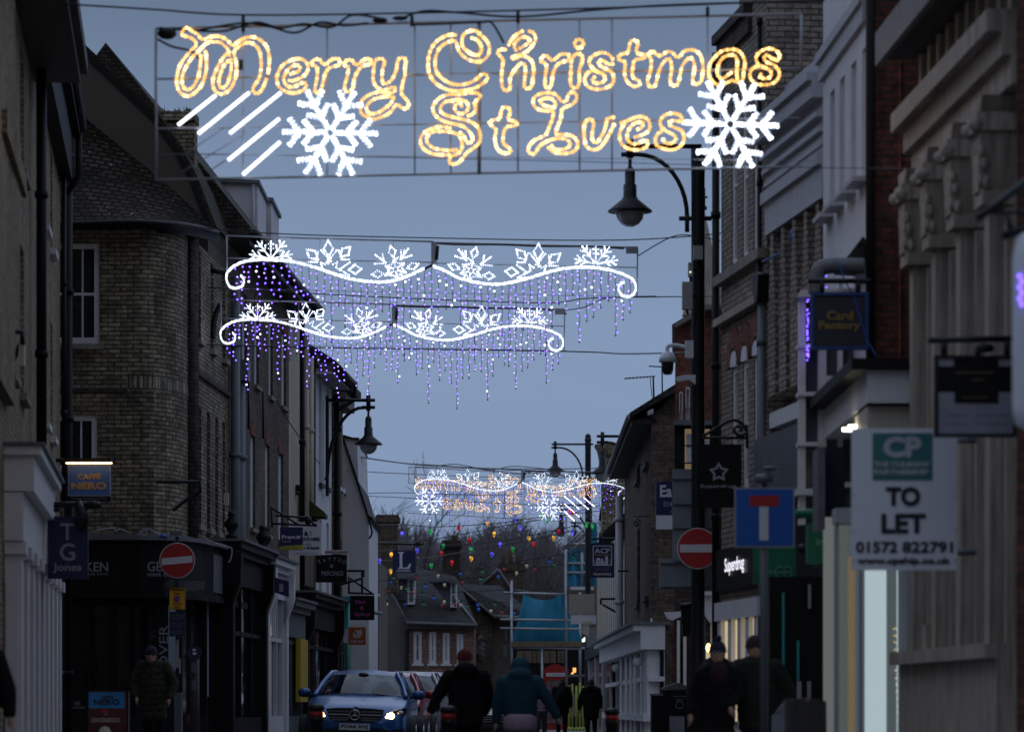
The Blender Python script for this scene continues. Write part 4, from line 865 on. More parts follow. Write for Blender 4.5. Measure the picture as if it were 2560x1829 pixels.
# --- left shopfronts on the terrace
def shop(name, lab, x0, x1, yc, colr, fascia, glassm, extra=None, out=.45, corn='lead', pil=True, yf=None):
    r = thing(name, lab, 'shopfront', fS.P(fS.u((x0 + x1) / 2), out, 0)); u0, u1 = fS.u(x0, out), fS.u(x1, out)
    zc = fS.z(x0, yc, out); zf = zc - .75
    mb = MB(); mb.box(fS, u0, u1, zc - .12, zc, .004, out + .2); mb.box(fS, u0, u1, zc - .24, zc - .12, .004, out + .1); build(mb, 'cornice', M[colr], r)
    build(MB().box(fS, u0 - .05, u1 + .05, zc + .002, zc + .05, .003, out + .26), 'flashing', M[corn], r)
    build(MB().box(fS, u0 + .1, u1 - .1, zf, zc - .25, .004, out), 'fascia', M[fascia], r)
    if pil:
        for a, b in ((u0, u0 + .28), (u1 - .28, u1)):
            mb = MB(); mb.box(fS, a, b, .1, zf - .002, .004, out + .05); mb.prism(Fr(fS.P(b, 0, 0), fS.N, fS.D), [(out, zf - .5), (out + .18, zf), (out + .2, zc - .2), (.01, zc - .2), (.01, zf - .5)], -(b - a), 0)
            build(mb, 'pilaster', M[colr], r)
    n = 3; mb = MB(); w0, w1 = u0 + .3, u1 - .3
    for i in range(n + 1):
        u = w0 + (w1 - w0) * i / n; mb.box(fS, u - .03, u + .03, .7, zf - .004, .10, out - .04)
    mb.box(fS, w0, w1, .1, .7, .01, out - .02); mb.box(fS, w0, w1, 2.2, 2.28, .1, out - .05); build(mb, 'window_frame', M[colr], r)
    build(MB().box(fS, w0, w1, .72, zf - .01, .02, out - .12), 'pane', M[glassm], r)
    if extra: extra(r, u0, u1, zc, zf)
    return r
emit('shop_glow', (1.0, .86, .55), .55, True)
def finials(r, u0, u1, zc, zf):
    for u in (u0 + .14, u1 - .5, u1 - .14):
        build(MB().lathe(fS.P(u, .45, zc + .05), [(.10, 0), (.10, .06), (.045, .1), (.12, .22), (.125, .29), (.05, .38), (.07, .43), (.055, .48), (.0, .5)], 12), 'finial', M['black_paint'], r)
shop('shopfront', 'black shopfront with urn finials and carved brackets below the blind windows', 576, 664, 1352, 'black_paint', 'black_wood', 'dark_glass', finials)
def whx(r, u0, u1, zc, zf):
    mb = MB()
    for i in range(5): u = u0 + .4 + i * .35; mb.box(fS, u, u + .05, 2.3, 3.2, .38, .47)
    build(mb, 'glazing_bar', M['white_paint'], r)
    build(MB().box(fS, u0 + .34, u0 + .8, .8, 2.5, .42, .44), 'lit_window', M['shop_glow'], r)
shop('shopfront', 'white Victorian shopfront with scrolled brackets and leaded upper lights, partly lit', 665, 716, 1392, 'white_paint', 'white_paint', 'sky_glass', whx)
def yel(r, u0, u1, zc, zf):
    build(MB().box(fS, fS.u(744, .5), fS.u(763, .5), 1.0, zf - .02, .46, .56), 'yellow_panel', M['yellow_paint'], r)
shop('shopfront', 'dark grey shopfront with a tall yellow panel beside its window', 717, 765, 1498, 'grey_paint', 'grey_paint', 'dark_glass', yel, pil=False)
def grn(r, u0, u1, zc, zf):
    c = Cam(fS.d(790) - .5); mb = MB(); mb.poly(c, [(776, 1530), (805, 1536), (805, 1630), (794, 1645), (782, 1620)], 0, .03); build(mb, 'banner', M['teal_dark'], r)
mat('teal_dark', (.01, .07, .08), .8)
shop('shopfront', 'dark green shopfront with a folded awning between the yellow panel and the turquoise one', 766, 843, 1480, 'black_wood', 'black_wood', 'dark_glass', grn, out=.3)
def teal(r, u0, u1, zc, zf):
    mb = MB(); mb.tube([fS.P(u0 + .1, .32, .1), fS.P(u0 + .1, .32, zc)], .055, 8); mb.box(fS, u0 - .1, u0 + .9, zc, zc + .10, .1, .42); build(mb, 'teal_post', M['teal_paint'], r)
shop('shopfront', 'small turquoise shopfront with posts, farthest of the left shops', 846, 868, 1500, 'black_wood', 'peeling_paint', 'dark_glass', teal, out=.1, pil=False)
# ================================================================ right side
fB = Fac((2058, 41.0), (1790, 47.9))           # brown pier building and pale brick building share this line
def cs(fr, x): return fr.u(x)
fP = Fr(fB.o - fB.N * .32, fB.D, fB.N)
def pier_building():
    r = thing('brick_building', 'brown brick building with tall tapering brick piers under a big white cornice, right side', 'building', fP.P(fP.u(1990), 0, 0))
    u0, u1 = fB.u(2062), fB.u(1919); zt = fB.z(1925, 500); zl = fB.z(1925, 1060)
    wall(r, fP, min(u0, u1), max(u0, u1), 0, zt, [], M['brown_brick'], back=6)
    mb = MB(); a, b = min(u0, u1), max(u0, u1)
    mb.box(fP, a, b, zt - .45, zt - .05, .004, .36); mb.box(fP, a, b, zt - .05, zt + .10, .004, .42); mb.box(fP, a, b, zt + .1, zt + .75, .004, .34); mb.box(fP, a, b + .1, zt + .75, zt + .95, .004, .48); mb.box(fP, a, b + .12, zt + .95, zt + 1.05, .004, .54); mb.box(fP, a, b, zt + 1.05, zt + 1.5, -.3, .1)
    for q_, o_ in ((.18, .37), (.34, .40), (.52, .43)): mb.box(fP, a, b + .02, zt + q_, zt + q_ + .06, .34, o_)
    build(mb, 'cornice', M['dull_white'], r)
    n = 5; L = b - a
    for i in range(n):
        u = a + L * (i + .5) / n; w = L / n * .30; mb = MB()
        mb.prism(fP, [(u - w, zl + .35), (u + w, zl + .35), (u + w, zt - 1.6), (u + w * .35, zt - .46), (u - w * .35, zt - .46), (u - w, zt - 1.6)], .004, .34); build(mb, 'brick_pier', M['pale_brick'], r)
    mb = MB(); mb.box(fP, a, b, zl - .05, zl + .15, .004, .3); build(mb, 'stone_band', M['white_paint'], r)
    mb = MB(); mb.box(fP, a + .4, a + 1.3, zl + .15, zl + .34, .3, .42); mb.box(fP, a + 2.0, a + 2.8, zl + .15, zl + .34, .3, .42)
    for i in (1, 3):
        u = a + L * i / n
        build(MB().box(fP, u - .3, u + .3, zl + .36, zt - 2.4, .003, .012), 'pane', M['dark_glass'], r)
    build(MB().box(fP, a, b, 3.55, 4.35, .004, .5), 'fascia', M['grey_paint'], r)
    build(MB().box(fP, a, b, .1, 3.4, .004, .3), 'shop_window', M['black_wood'], r)
    vpipe(r, fB, 1914, 0, zt - .9, .055, .05, 'grey_paint')
    mb = MB(); u = fB.u(1914); mb.prism(fP, [(u - .1, zt - 1.3), (u + .1, zt - 1.3), (u + .2, zt - .95), (u - .2, zt - .95)], .3, .46); build(mb, 'hopper', M['black_paint'], r)
pier_building()
def pale_building():
    r = thing('brick_building', 'pale brick building with three tall white sash windows in two rows and red arches', 'building', fB.P(fB.u(1850), 0, 0))
    a, b = fB.u(1917), fB.u(1803); a, b = min(a, b), max(a, b); zs = fB.z(1825, 693); zt = 10.2
    z2 = fB.z(1820, 860); zb = fB.z(1820, 1235); H = []
    for x0, x1 in ((1898, 1884), (1870, 1856), (1843, 1829)):
        H.append((fB.u(x0), fB.u(x1), zs + .08, zs + 2.35))
        H.append((fB.u(x0 + 1), fB.u(x1 + 1), zb, z2 - .35))
    wall(r, fB, a, b, 0, zt, H, M['pale_brick'], back=6)
    for i, h in enumerate(H):
        f = window(r, fB, *h, cols=1, w=.10, sill=False, gm='sky_glass', dep=.05)
        u = (h[0] + h[1]) / 2; w = abs(h[1] - h[0]) / 2
        if i % 2:
            mb = MB(); mb.prism(fB, [(u - w, h[3] - .02)] + [(u + w * math.cos(t), h[3] + w * math.sin(t)) for t in [math.pi * k / 8 for k in range(9)]], .002, .03); build(mb, 'arched_head', M['white_paint'], f)
            mb = MB(); ring = [(u + (w + .05) * math.cos(math.pi * k / 8), h[3] + (w + .05) * math.sin(math.pi * k / 8)) for k in range(9)]; ro = [(u + (w + .32) * math.cos(math.pi * k / 8), h[3] + (w + .34) * math.sin(math.pi * k / 8)) for k in range(8, -1, -1)]
            mb.prism(fB, ring + ro, .003, .025); build(mb, 'brick_arch', M['red_brick'], f)
    build(MB().box(fB, a, b, zs - .06, zs + .07, .004, .12), 'sill_band', M['stone_cap'], r)
    build(MB().box(fB, a, b, z2 + .28, z2 + .38, .004, .12), 'hood_band', M['stone'], r)
    mb = MB(); mb.box(fB, b - 2.2, b + .05, zt - .35, zt - .1, .004, .06); mb.box(fB, b - 2.2, b + .1, zt - .1, zt + .03, .004, .12); build(mb, 'cornice', M['dark_brick'], r)
    build(MB().box(fB, a, fB.u(1846), zt + .031, 15, -3, -.01), 'upper_wall', M['pale_brick'], r)
    vpipe(r, fB, 1800, 0, zt - .2, .055, .06); vpipe(r, fB, 1906, 0, 9.9, .03, .04)
    # ground floor: lit white shopfront
    zf = fB.z(1850, 1500)
    build(MB().box(fB, a, b, fB.z(1850, 1470), fB.z(1850, 1365), .004, .08), 'fascia', M['black_paint'], r)
    mb = MB()
    for x in (1904, 1882, 1862, 1838, 1812): u = fB.u(x); mb.box(fB, u - .12, u + .12, .0, zf, .02, .08)
    mb.box(fB, a, b, zf - .25, zf, .02, .10); mb.box(fB, a, b, .0, .6, .02, .07); build(mb, 'shop_frame', M['white_paint'], r)
    build(MB().box(fB, a + .1, b - .1, .7, zf - .26, .005, .015), 'lit_window', M['shop_cream'], r)
    mb = MB(); c = 'Superdrug'
    d = fB.d(1840, .4); 
    put_text(mb, 'Superdrug', fB, fB.u(1812, .1), fB.u(1860, .1), fB.z(1850, 1432, .1), fB.z(1850, 1388, .1), .10, .004)
    build(mb, 'lit_lettering', M['letter_glow'], r, normals=False)
emit('shop_cream', (1.0, .80, .50), .55, True); emit('letter_glow', (.9, .85, 1.0), 1.2)
pale_building()
def tall_chimney_block():
    c = Sight(49.5, 1940); r = thing('chimney_block', 'tall brick chimney block rising behind the pale brick building to the top of the picture', 'building', P(1950, 300, 49.5))
    mb = MB(); mb.R(c, 1905, -420, 2180, 1500, -3, 0); build(mb, 'wall', M['dark_brick'], r)
    mb = MB(); mb.R(c, 1906, -420, 1932, 420, .002, .25); build(mb, 'black_slot', M['black_paint'], r)  # black strip painted in for the dark slot beside the chimney block
tall_chimney_block()
def white_building():
    fW = Fac((2058, 40.0), (2167, 36.5)); r = thing('rendered_building', 'tall white rendered building with four narrow windows and four sills below a dark cornice', 'building', fW.P(0, 0, 0))
    u0, u1 = 0, fW.u(2167); ze = fW.z(2058, 150); H = []
    for xa, xb in ((2075, 2087), (2099, 2112), (2127, 2141), (2155, 2165)): H.append((fW.u(xa), fW.u(xb), fW.z(2075, 545), fW.z(2075, 235)))
    wall(r, fW, u0, u1, 0, ze + 4, H, M['white_render'], back=5)
    for h in H: window(r, fW, *h, rows=3, w=.04, sill=False, fm='white_paint', gm='sky_glass', dep=.1)
    mb = MB()
    for xa, xb in ((2066, 2084), (2091, 2110), (2119, 2140), (2147, 2168)): mb = MB().box(fW, fW.u(xa), fW.u(xb), fW.z(2066, 560), fW.z(2066, 548), .004, .16); build(mb, 'sill', M['dull_white'], r)
    mb = MB(); mb.box(fW, u0 - .1, u1, ze - .25, ze - .05, .004, .05); mb.box(fW, u0 - .1, u1, ze - .05, ze + .06, .004, .09); build(mb, 'cornice', M['dull_white'], r)
    c = Cam(36.35); mb = MB(); mb.R(c, 2167, -400, 2188, 980, -.1, 0); build(mb, 'party_wall', M['black_paint'], r)
    # slate porch roof and grey duct below
    mb = MB(); mb.poly(Cam(36.2), [(2110, 652), (2158, 590), (2165, 600), (2165, 655)], -1.2, 0); build(mb, 'porch_roof', M['slate'], r)
    mb = MB(); mb.tube(crv([P(2040, 735, 36), P(2045, 680, 36), P(2070, 665, 36), P(2160, 665, 36)]), .085, 10); build(mb, 'duct', M['grey_paint'], r)
white_building()
def bay():
    r = thing('bay_window', 'white glazed shop bay standing behind the brown and blue hanging square', 'bay window', P(2040, 1300, 38.5))
    c = Cam(37.4); mb = MB()
    for x, w in ((1998, 16), (2046, 20), (2095, 12), (2150, 20)): mb.R(c, x, 735 if x < 2040 else 700, x + w, 1310, -.2, 0)
    for y in (860, 980, 1105, 1225): mb.R(c, 1994, y, 2046, y + 10, -.25, .05)
    for y in (940, 1205): mb.R(c, 2066, y, 2150, y + 12, -.25, .05)
    mb.R(c, 1990, 1222, 2046, 1238, -.3, .1); mb.poly(c, [(1988, 745), (2000, 728), (2170, 722), (2170, 740), (2000, 745)], -.8, .12)
    build(mb, 'frame', M['white_paint'], r)
    build(MB().R(c, 2012, 740, 2150, 1300, -.14, -.12), 'pane', M['bay_glass'], r)
    mb = MB(); random.seed(4)
    for i in range(34):
        y = 735 + 165 * random.random() ** .8; mb.ball(P(2019 + random.uniform(-2, 3), y, 37.3), .008, 0, 6)
    for i in range(5): mb.ball(P(2066, 690 + i * 14, 37.3), .008, 0, 6)
    tag(build(mb, 'window_lights', M['violet_dot'], loc=P(2019, 800, 37.3), normals=False), 'string of violet lights hanging beside the white bay', 'string lights')
glass('bay_glass', (.07, .085, .10), .1)
bay()
def shop_hood():
    fH = Fac((2169, 33.0), (2040, 38.3)); c = Cam(33.0); r = thing('shop_hood', 'white moulded shop hood with mossy dark top above the lit glass window', 'canopy', P(2200, 1000, 33))
    z0 = EYE + (HY - 1007) / F * 33; z1 = EYE + (HY - 925) / F * 33; L = fH.u(2040)
    mb = MB(); mb.box(fH, 0, L, z0, z1, -.5, 0); mb.box(c, c.u(2169), c.u(2335), z0, z1, -1.5, .0); build(mb, 'fascia', M['white_paint'], r)
    mb = MB(); mb.box(fH, -.06, L + .1, z1 + .003, z1 + .11, -1.0, .16); mb.box(c, c.u(2165), c.u(2335), z1 + .004, z1 + .08, -1.5, .10); build(mb, 'flashing', M['black_wood'], r)
    mb = MB(); mb.R(c, 2172, 1012, 2335, 1085, -1.4, -.12); build(mb, 'frieze', M['cream_paint'], r)
    build(MB().R(c, 2085, 1095, 2140, 1275, -1.2, -1.1), 'side_panel', M['navy_cloth'], r); build(MB().R(c, 2066, 1100, 2084, 1310, -1.5, -.9), 'side_panel', M['lead'], r)  # navy sheet stands in for the dark violet interior
    for (x, y) in ((2135, 1070), (2120, 1077)): build(MB().lathe(P(x, y, 34.2), [(.0, 0), (.055, 0), (.06, .03), (.0, .03)], 12), 'downlight', M['lamp_glow'], r)
emit('lamp_glow', (1.0, .9, .7), 9, True)
shop_hood()
def lit_shop():
    c = Cam(33.4); r = thing('shopfront', 'brightly lit glass shop window with pale panels, directly below the letting board', 'shopfront', P(2200, HY, 33.4))
    mb = MB(); mb.R(c, 2087, 1308, 2096, 1829, -.1, .05); mb.R(c, 2262, 1270, 2340, 1960, -.6, .12); mb.R(c, 2087, 1270, 2262, 1308, -.3, .1)
    mb.R(c, 2150, 1308, 2156, 1960, -.1, .03); mb.R(c, 2087, 1960, 2340, 2010, -.3, .1); build(mb, 'frame', M['dull_white'], r)
    build(MB().R(c, 2096, 1308, 2262, 1960, -.06, -.05), 'pane', M['shop_glass'], r)
    b = Cam(35.2); mb = MB(); mb.R(b, 2060, 1280, 2300, 2000, -.1, 0); build(mb, 'back_wall', M['shop_back_glow'], r)  # emissive wall; its glow stands in for interior light falling on it
    mb = MB(); mb.R(Cam(34.4), 2163, 1290, 2216, 1990, -.05, 0); mb.R(Cam(34.5), 2243, 1420, 2262, 1990, -.05, 0); build(mb, 'lit_panel', M['cool_glow'], r)
    mb = MB(); mb.R(Cam(34.45), 2119, 1390, 2138, 1990, -.05, 0); build(mb, 'timber_post', M['warm_panel'], r)  # post emits; warm interior light is put into its colour
    mb = MB(); mb.R(Cam(34.4), 2090, 1310, 2120, 1990, -.05, 0); build(mb, 'side_panel', M['dim_panel_glow'], r)  # panel is no lamp; dim interior light painted as emission
    mb = MB(); random.seed(8)
    for i in range(15):
        y = 1570 + i * 17.5
        for k in range(5 if i < 5 else 2): mb.ball(P(2235 + k * 6 + random.uniform(-1, 1) + (i * .8), y + random.uniform(-1, 1), 34.2), .006, 0, 6)
    build(mb, 'fairy_lights', M['warm_bulb'], r, normals=False)
emit('shop_back_glow', (.72, .80, .78), .16); emit('cool_glow', (.84, .94, .90), .78, True); emit('warm_panel', (1.0, .66, .34), .26); emit('dim_panel_glow', (.80, .85, .72), .16)
lit_shop()
def red_strip():
    c = Sight(36.3, 2186); r = thing('brick_building', 'dark red brick flank with two black downpipes beside the tall white building', 'building', P(2240, HY, 36.3))
    build(MB().R(c, 2186, -400, 2400, 1300, -.3, 0), 'wall', M['dull_red_brick'], r)
    build(MB().R(c, 2246, 100, 2252, 1000, .003, .05), 'moulding', M['red_brick'], r)
    for x, w in ((2176, .10), (2314, .17)): build(MB().tube([c.P(c.u(x), .12, 2), c.P(c.u(x), .12, 12)], w * .5, 8), 'drainpipe', M['black_paint'], r)
red_strip()
fK = Fac((2316, 33.0), (2536, 28.6))
def columns():
    r = thing('stone_building', 'grey stone building with carved pilaster capitals and heavy entablature at the right edge', 'building', fK.P(fK.u(2420), 0, 0))
    u0, u1 = fK.u(2316), fK.u(2570); ze = fK.z(2316, 327)
    wall(r, fK, u0, u1, 0, ze + 3.2, [], M['stone'], back=5, name='wall')
    mb = MB(); mb.box(fK, u0 - .05, u1, ze - .02, ze + .16, .004, .34); mb.box(fK, u0 - .05, u1, ze - .22, ze - .02, .004, .22); mb.box(fK, u0 - .05, u1, ze - .45, ze - .22, .004, .14); build(mb, 'entablature', M['stone'], r)
    for k, x in enumerate((2326, 2382, 2446, 2520)):
        d = fK.d(x); u = fK.u(x); mb = MB(); mb.box(fK, u, u + .22, .1, ze - 1.35, .004, .20); mb.box(fK, u + .30, u + .40, .1, ze - 1.4, .004, .09); build(mb, 'pilaster', M['stone'], r)
        mb = MB(); mb.box(fK, u - .05, u + .30, ze - 1.36, ze - 1.24, .004, .28); mb.prism(fK, [(u, ze - 1.24), (u + .24, ze - 1.24), (u + .34, ze - .75), (u - .05, ze - .75)], .004, .3); mb.box(fK, u - .08, u + .38, ze - .75, ze - .6, .004, .34); mb.prism(fK, [(u - .02, ze - .6), (u + .3, ze - .6), (u + .4, ze - .46), (u - .1, ze - .46)], .004, .3)
        for q in range(26): mb.ball(fK.P(u - .02 + .055 * (q % 7), .24 + .02 * (q % 3), ze - 1.18 + .13 * (q // 7) + .03 * (q % 2)), .034, 0, 6, (1, .8, 1.9))
        for q in (-.02, .34): mb.ball(fK.P(u + q, .33, ze - .70), .07, 0, 8)
        build(mb, 'capital', M['stone'], r)
    n = 10
    for k in range(n):
        u = u0 + (u1 - u0) * (k + .3) / n; mb = MB(); mb.box(fK, u, u + .14, ze + .17, 7.15, .004, .10); build(mb, 'upper_pilaster', M['stone'], r)
    for a, b in ((2385, 2440), (2450, 2515)):
        mb = MB(); mb.box(fK, fK.u(a), fK.u(b), 1.2, 3.4, .003, .01); build(mb, 'dark_window', M['dark_glass'], r)
    mb = MB(); mb.box(fK, u0, u1, .1, 1.3, .004, .26); mb.box(fK, u0, u1, 1.3, 1.42, .004, .36); build(mb, 'plinth', M['stone'], r)
    build(MB().box(fK, u0 - .1, u1 + 2, 7.16, 7.5, -.5, .42), 'timber_eaves', M['dark_wood'], r); build(MB().box(fK, u0 - .12, u1 + 2, 7.10, 7.42, .421, .48), 'fascia_board', M['lead'], r)
    mb = MB(); mb.R(Cam(32.0), 2315, 1560, 2385, 1960, -.4, 0); mb.R(Cam(31.9), 2315, 1610, 2420, 1700, -.4, .05); build(mb, 'carved_base', M['stone'], r)
    build(MB().tube([P(2360, 1720, 31.2), P(2356, 1990, 31.2)], .035, 8), 'drainpipe', M['lead'], r)
columns()
def edge_lantern():
    d = 21.0; r = thing('wall_lantern', 'pale street lantern with violet reflection cut by the right edge, on an iron bracket', 'lantern', P(2548, 1000, d))
    mb = MB(); mb.tube([P(2442, 548, d), P(2500, 505, d), P(2580, 440, d)], .022, 8); mb.tube([P(2480, 530, d), P(2600, 530, d)], .012, 6); mb.tube([P(2516, 530, d), P(2530, 590, d)], .02, 6); mb.tube([P(2505, 590, d), P(2600, 560, d)], .03, 6)
    build(mb, 'bracket', M['black_iron'], r)
    mb = MB(); mb.lathe(P(2565, 1060, d), [(.0, -.04), (.07, 0), (.085, .1), (.085, 1.0), (.06, 1.15), (0, 1.2)], 16); build(mb, 'shade', M['white_plastic'], r)
    mb = MB()
    for i in range(6): mb.ball(P(2549 + (i % 2) * 6, 690 + i * 14, d - .1), .012, 0, 6)
    build(mb, 'violet_reflection', M['violet_dot'], r, normals=False)  # glowing balls stand in for a violet reflection of the lights
    e = thing('brick_building', 'slice of dark red brick at the extreme right edge of the picture', 'building', P(2600, HY, 25)); build(MB().R(Sight(25, 2541), 2541, -400, 2900, 2200, -2, 0), 'wall', M['dull_red_brick'], e)
edge_lantern()

# --- beyond the lamp column
def red_gable():
    d = 58.0; c = Sight(d, 1688); r = thing('brick_building', 'red brick building with arched white windows behind the lamp column', 'building', P(1740, HY, d))
    def u(x): return c.u(x)
    H = [(u(1698), u(1707), c.z(0, 1052), c.z(0, 985)), (u(1714), u(1725), c.z(0, 1052), c.z(0, 975)), (u(1731), u(1742), c.z(0, 1052), c.z(0, 968))]
    wall(r, c, u(1688), u(1810), c.z(0, 1060), c.z(0, 813), H, M['red_brick'], back=5)
    for h in H:
        f = window(r, c, *h, w=.035, sill=False, gm='sky_glass'); k = (h[0] + h[1]) / 2; w = abs(h[1] - h[0]) / 2
        build(MB().prism(c, [(k - w, h[3] - .3), (k - w, h[3] - .02)] + [(k - w * math.cos(math.pi * t / 8), h[3] + w * 1.5 * math.sin(math.pi * t / 8)) for t in range(9)] + [(k + w, h[3] - .3), (k + w * .6, h[3] - .3), (k + w * .6, h[3]), (k, h[3] + w * .7), (k - w * .6, h[3]), (k - w * .6, h[3] - .3)], .003, .03), 'arched_head', M['white_paint'], f)
    mb = MB(); mb.poly(c, [(1680, 815), (1692, 808), (1760, 765), (1815, 765), (1815, 775), (1762, 778), (1690, 822)], -5, .25); build(mb, 'roof_edge', M['stone_cap'], r)
    mb = MB(); mb.poly(c, [(1688, 820), (1760, 775), (1812, 775), (1812, 822)], -4.9, -.02); build(mb, 'gable', M['red_brick'], r)
    mb = MB(); mb.R(c, 1684, 1053, 1810, 1064, -.2, .25); build(mb, 'ledge', M['lead'], r)
    mb = MB(); mb.R(c, 1686, 1064, 1810, 1390, -4, 0); build(mb, 'dark_storey', M['black_wood'], r)
    for (a, b) in ((1712, 1740), (1757, 1774)):
        f = build(MB().R(c, a, 1072, b, 1172, .003, .02), 'lit_window', M['dim_window'], r)
        mb = MB(); mb.R(c, a, 1112, b, 1115, .021, .05); mb.R(c, a, 1156, b, 1159, .021, .05); build(mb, 'glazing_bar', M['black_paint'], f)
        build(MB().R(c, a + 4, 1085 if a < 1750 else 1100, b, 1158, .021, .025), 'blind', M['sign_white'], f)
    # shop below
    mb = MB(); mb.R(c, 1686, 1390, 1812, 1829, -4, -.3); build(mb, 'brick_base', M['dark_brick'], r)
    mb = MB(); mb.R(c, 1758, 1478, 1782, 1488, -.3, .2); mb.poly(c, [(1760, 1488), (1780, 1488), (1780, 1560), (1770, 1550), (1758, 1530)], -.25, .1); build(mb, 'bracket', M['white_paint'], r)
    mb = MB(); mb.R(c, 1692, 1550, 1700, 1720, -.29, .12); mb.R(c, 1708, 1590, 1716, 1720, -.29, .12); mb.R(c, 1776, 1560, 1783, 1829, -.29, .12); mb.poly(c, [(1660, 1530), (1702, 1528), (1702, 1540), (1680, 1550), (1668, 1545)], -.29, .15); build(mb, 'shop_frame', M['white_paint'], r)
    build(MB().ball(P(1771, 1618, d - .5), .045, 0, 10, (1, 1, 1.7)), 'lit_lamp', M['warm_lamp'], r); build(MB().R(c, 1765, 1610, 1776, 1645, -.28, -.26), 'lit_window', M['shop_cream'], r)
emit('dim_window', (.9, .68, .36), .16, True); emit('warm_lamp', (1, .55, .15), 6, True)
red_gable()
def spire():
    d = 190.0; c = Cam(d); r = thing('church_spire', 'slender stone church spire with a cross showing behind the lamp column', 'spire', P(1762, 770, d))
    mb = MB(); b = P(1762, 790, d); t = P(1761, 525, d); vs = [b + Vector((1.35 * math.cos(a), 1.35 * math.sin(a), 0)) for a in [k * math.pi / 4 + .39 for k in range(8)]]
    mb.add(vs + [t], [[k, (k + 1) % 8, 8] for k in range(8)] + [list(range(8))]); build(mb, 'spire_cone', M['stone'], r)
    mb = MB(); mb.tube([t, P(1761, 470, d)], .06, 6); mb.tube([P(1753, 493, d), P(1769, 493, d)], .06, 6); mb.ball(P(1761, 520, d), .16, 0, 8); build(mb, 'cross', M['black_iron'], r)
    mb = MB(); mb.R(c, 1733, 770, 1790, 1400, -3, 0); build(mb, 'tower', M['stone'], r)
spire()
def dark_gable():
    d = 70.0; c = Cam(d); fD = Fac((1628, 70), (1562, 87)); r = thing('brick_building', 'dark brown brick end house with projecting eaves, beside the grey sign backs', 'building', c.P(c.u(1640), 0, 0))
    pts = [(1628, 1829), (1700, 1829), (1700, 985), (1690, 985), (1628, 1040)]
    mb = MB(); mb.poly(c, pts, -3, 0); build(mb, 'end_wall', M['dark_brick'], r)
    L = fD.u(1562); ze = c.z(0, 1040); H = []
    for x0, x1 in ((1622, 1614), (1600, 1593)):
        for za_, zb_ in ((6.0, ze - .5), (3.2, 4.9)): H.append((fD.u(x0), fD.u(x1), za_, zb_))
    wall(r, fD, 0, L, 0, ze, H, M['brown_brick'], back=3, name='front_wall')
    for h in H: window(r, fD, *h, w=.05, fm='black_wood', sm='dark_wood')
    B = Fr(fD.P(L, 0, 0), -fD.N, fD.D); mb = MB(); mb.prism(B, [(-.45, ze - .05), (-.45, ze + .05), (3, ze + 2.2), (3, ze + 1.9)], -L - .3, .25); build(mb, 'roof', M['slate'], r)
    mb = MB(); mb.tube([fD.P(-.2, .47, ze - .02), fD.P(L + .3, .47, ze - .02)], .05, 8); build(mb, 'gutter', M['dull_white'], r); build(MB().box(fD, 0, L, ze - .16, ze - .06, -.1, .40), 'soffit', M['dark_wood'], r)
    vpipe(r, fD, 1563, 0, ze - .6, .10, .15, 'dull_white')
    mb = MB(); mb.poly(c, [(1618, 1030), (1632, 1024), (1632, 1036), (1618, 1040)], 0, .3); build(mb, 'bargeboard', M['dull_white'], r)
    # shopfront with scrolled console
    zc = fD.z(1628, 1528, .4); mb = MB(); u1 = fD.u(1500 + 20, .5)
    fQ = Fac((1626, 69.5), (1517, 92.0)); Lq = fQ.u(1517)
    mb.box(fQ, 0, Lq, zc - .12, zc, -.3, .35); mb.box(fQ, 0, Lq, zc - .5, zc - .12, -.3, .2); build(mb, 'cornice', M['white_paint'], r)
    build(MB().box(fQ, -.05, Lq, zc + .002, zc + .06, -.4, .42), 'flashing', M['lead'], r)
    mb = MB()
    for x, w in ((1625, 9), (1612, 5), (1596, 6), (1585, 5), (1573, 5), (1560, 5)): mb.box(fQ, fQ.u(x), fQ.u(x - w), .1, zc - .51, -.3, .06)
    mb.box(fQ, 0, Lq, .6, .75, -.3, .14); mb.box(fQ, 0, Lq, zc - 1.15, zc - 1.05, -.3, .04); build(mb, 'shop_frame', M['white_paint'], r)
    build(MB().box(fQ, .1, Lq, .2, zc - .52, -.28, -.2), 'pane', M['dark_glass'], r)
    for x in (1617, 1560):
        u = fQ.u(x); mb = MB(); mb.lathe(fQ.P(u - .1, .2, zc - .75), [(0, 0), (.10, 0), (.10, .1), (0, .1)], 14, axis=fQ.D.copy()); mb.lathe(fQ.P(u - .1, .14, zc - 1.12), [(0, 0), (.06, 0), (.06, .1), (0, .1)], 12, axis=fQ.D.copy()); build(mb, 'console', M['white_paint'], r)
    mb = MB(); mb.R(c, 1628, 1595, 1651, 1829, .003, .12); mb.R(c, 1632, 1640, 1642, 1790, .121, .15); mb.R(c, 1626, 1545, 1630, 1600, .003, .2); build(mb, 'pilaster', M['white_paint'], r)
    mb = MB(); mb.R(c, 1680, 1560, 1686, 1829, .003, .02); build(mb, 'red_frame', M['dull_red_brick'], r)
dark_gable()
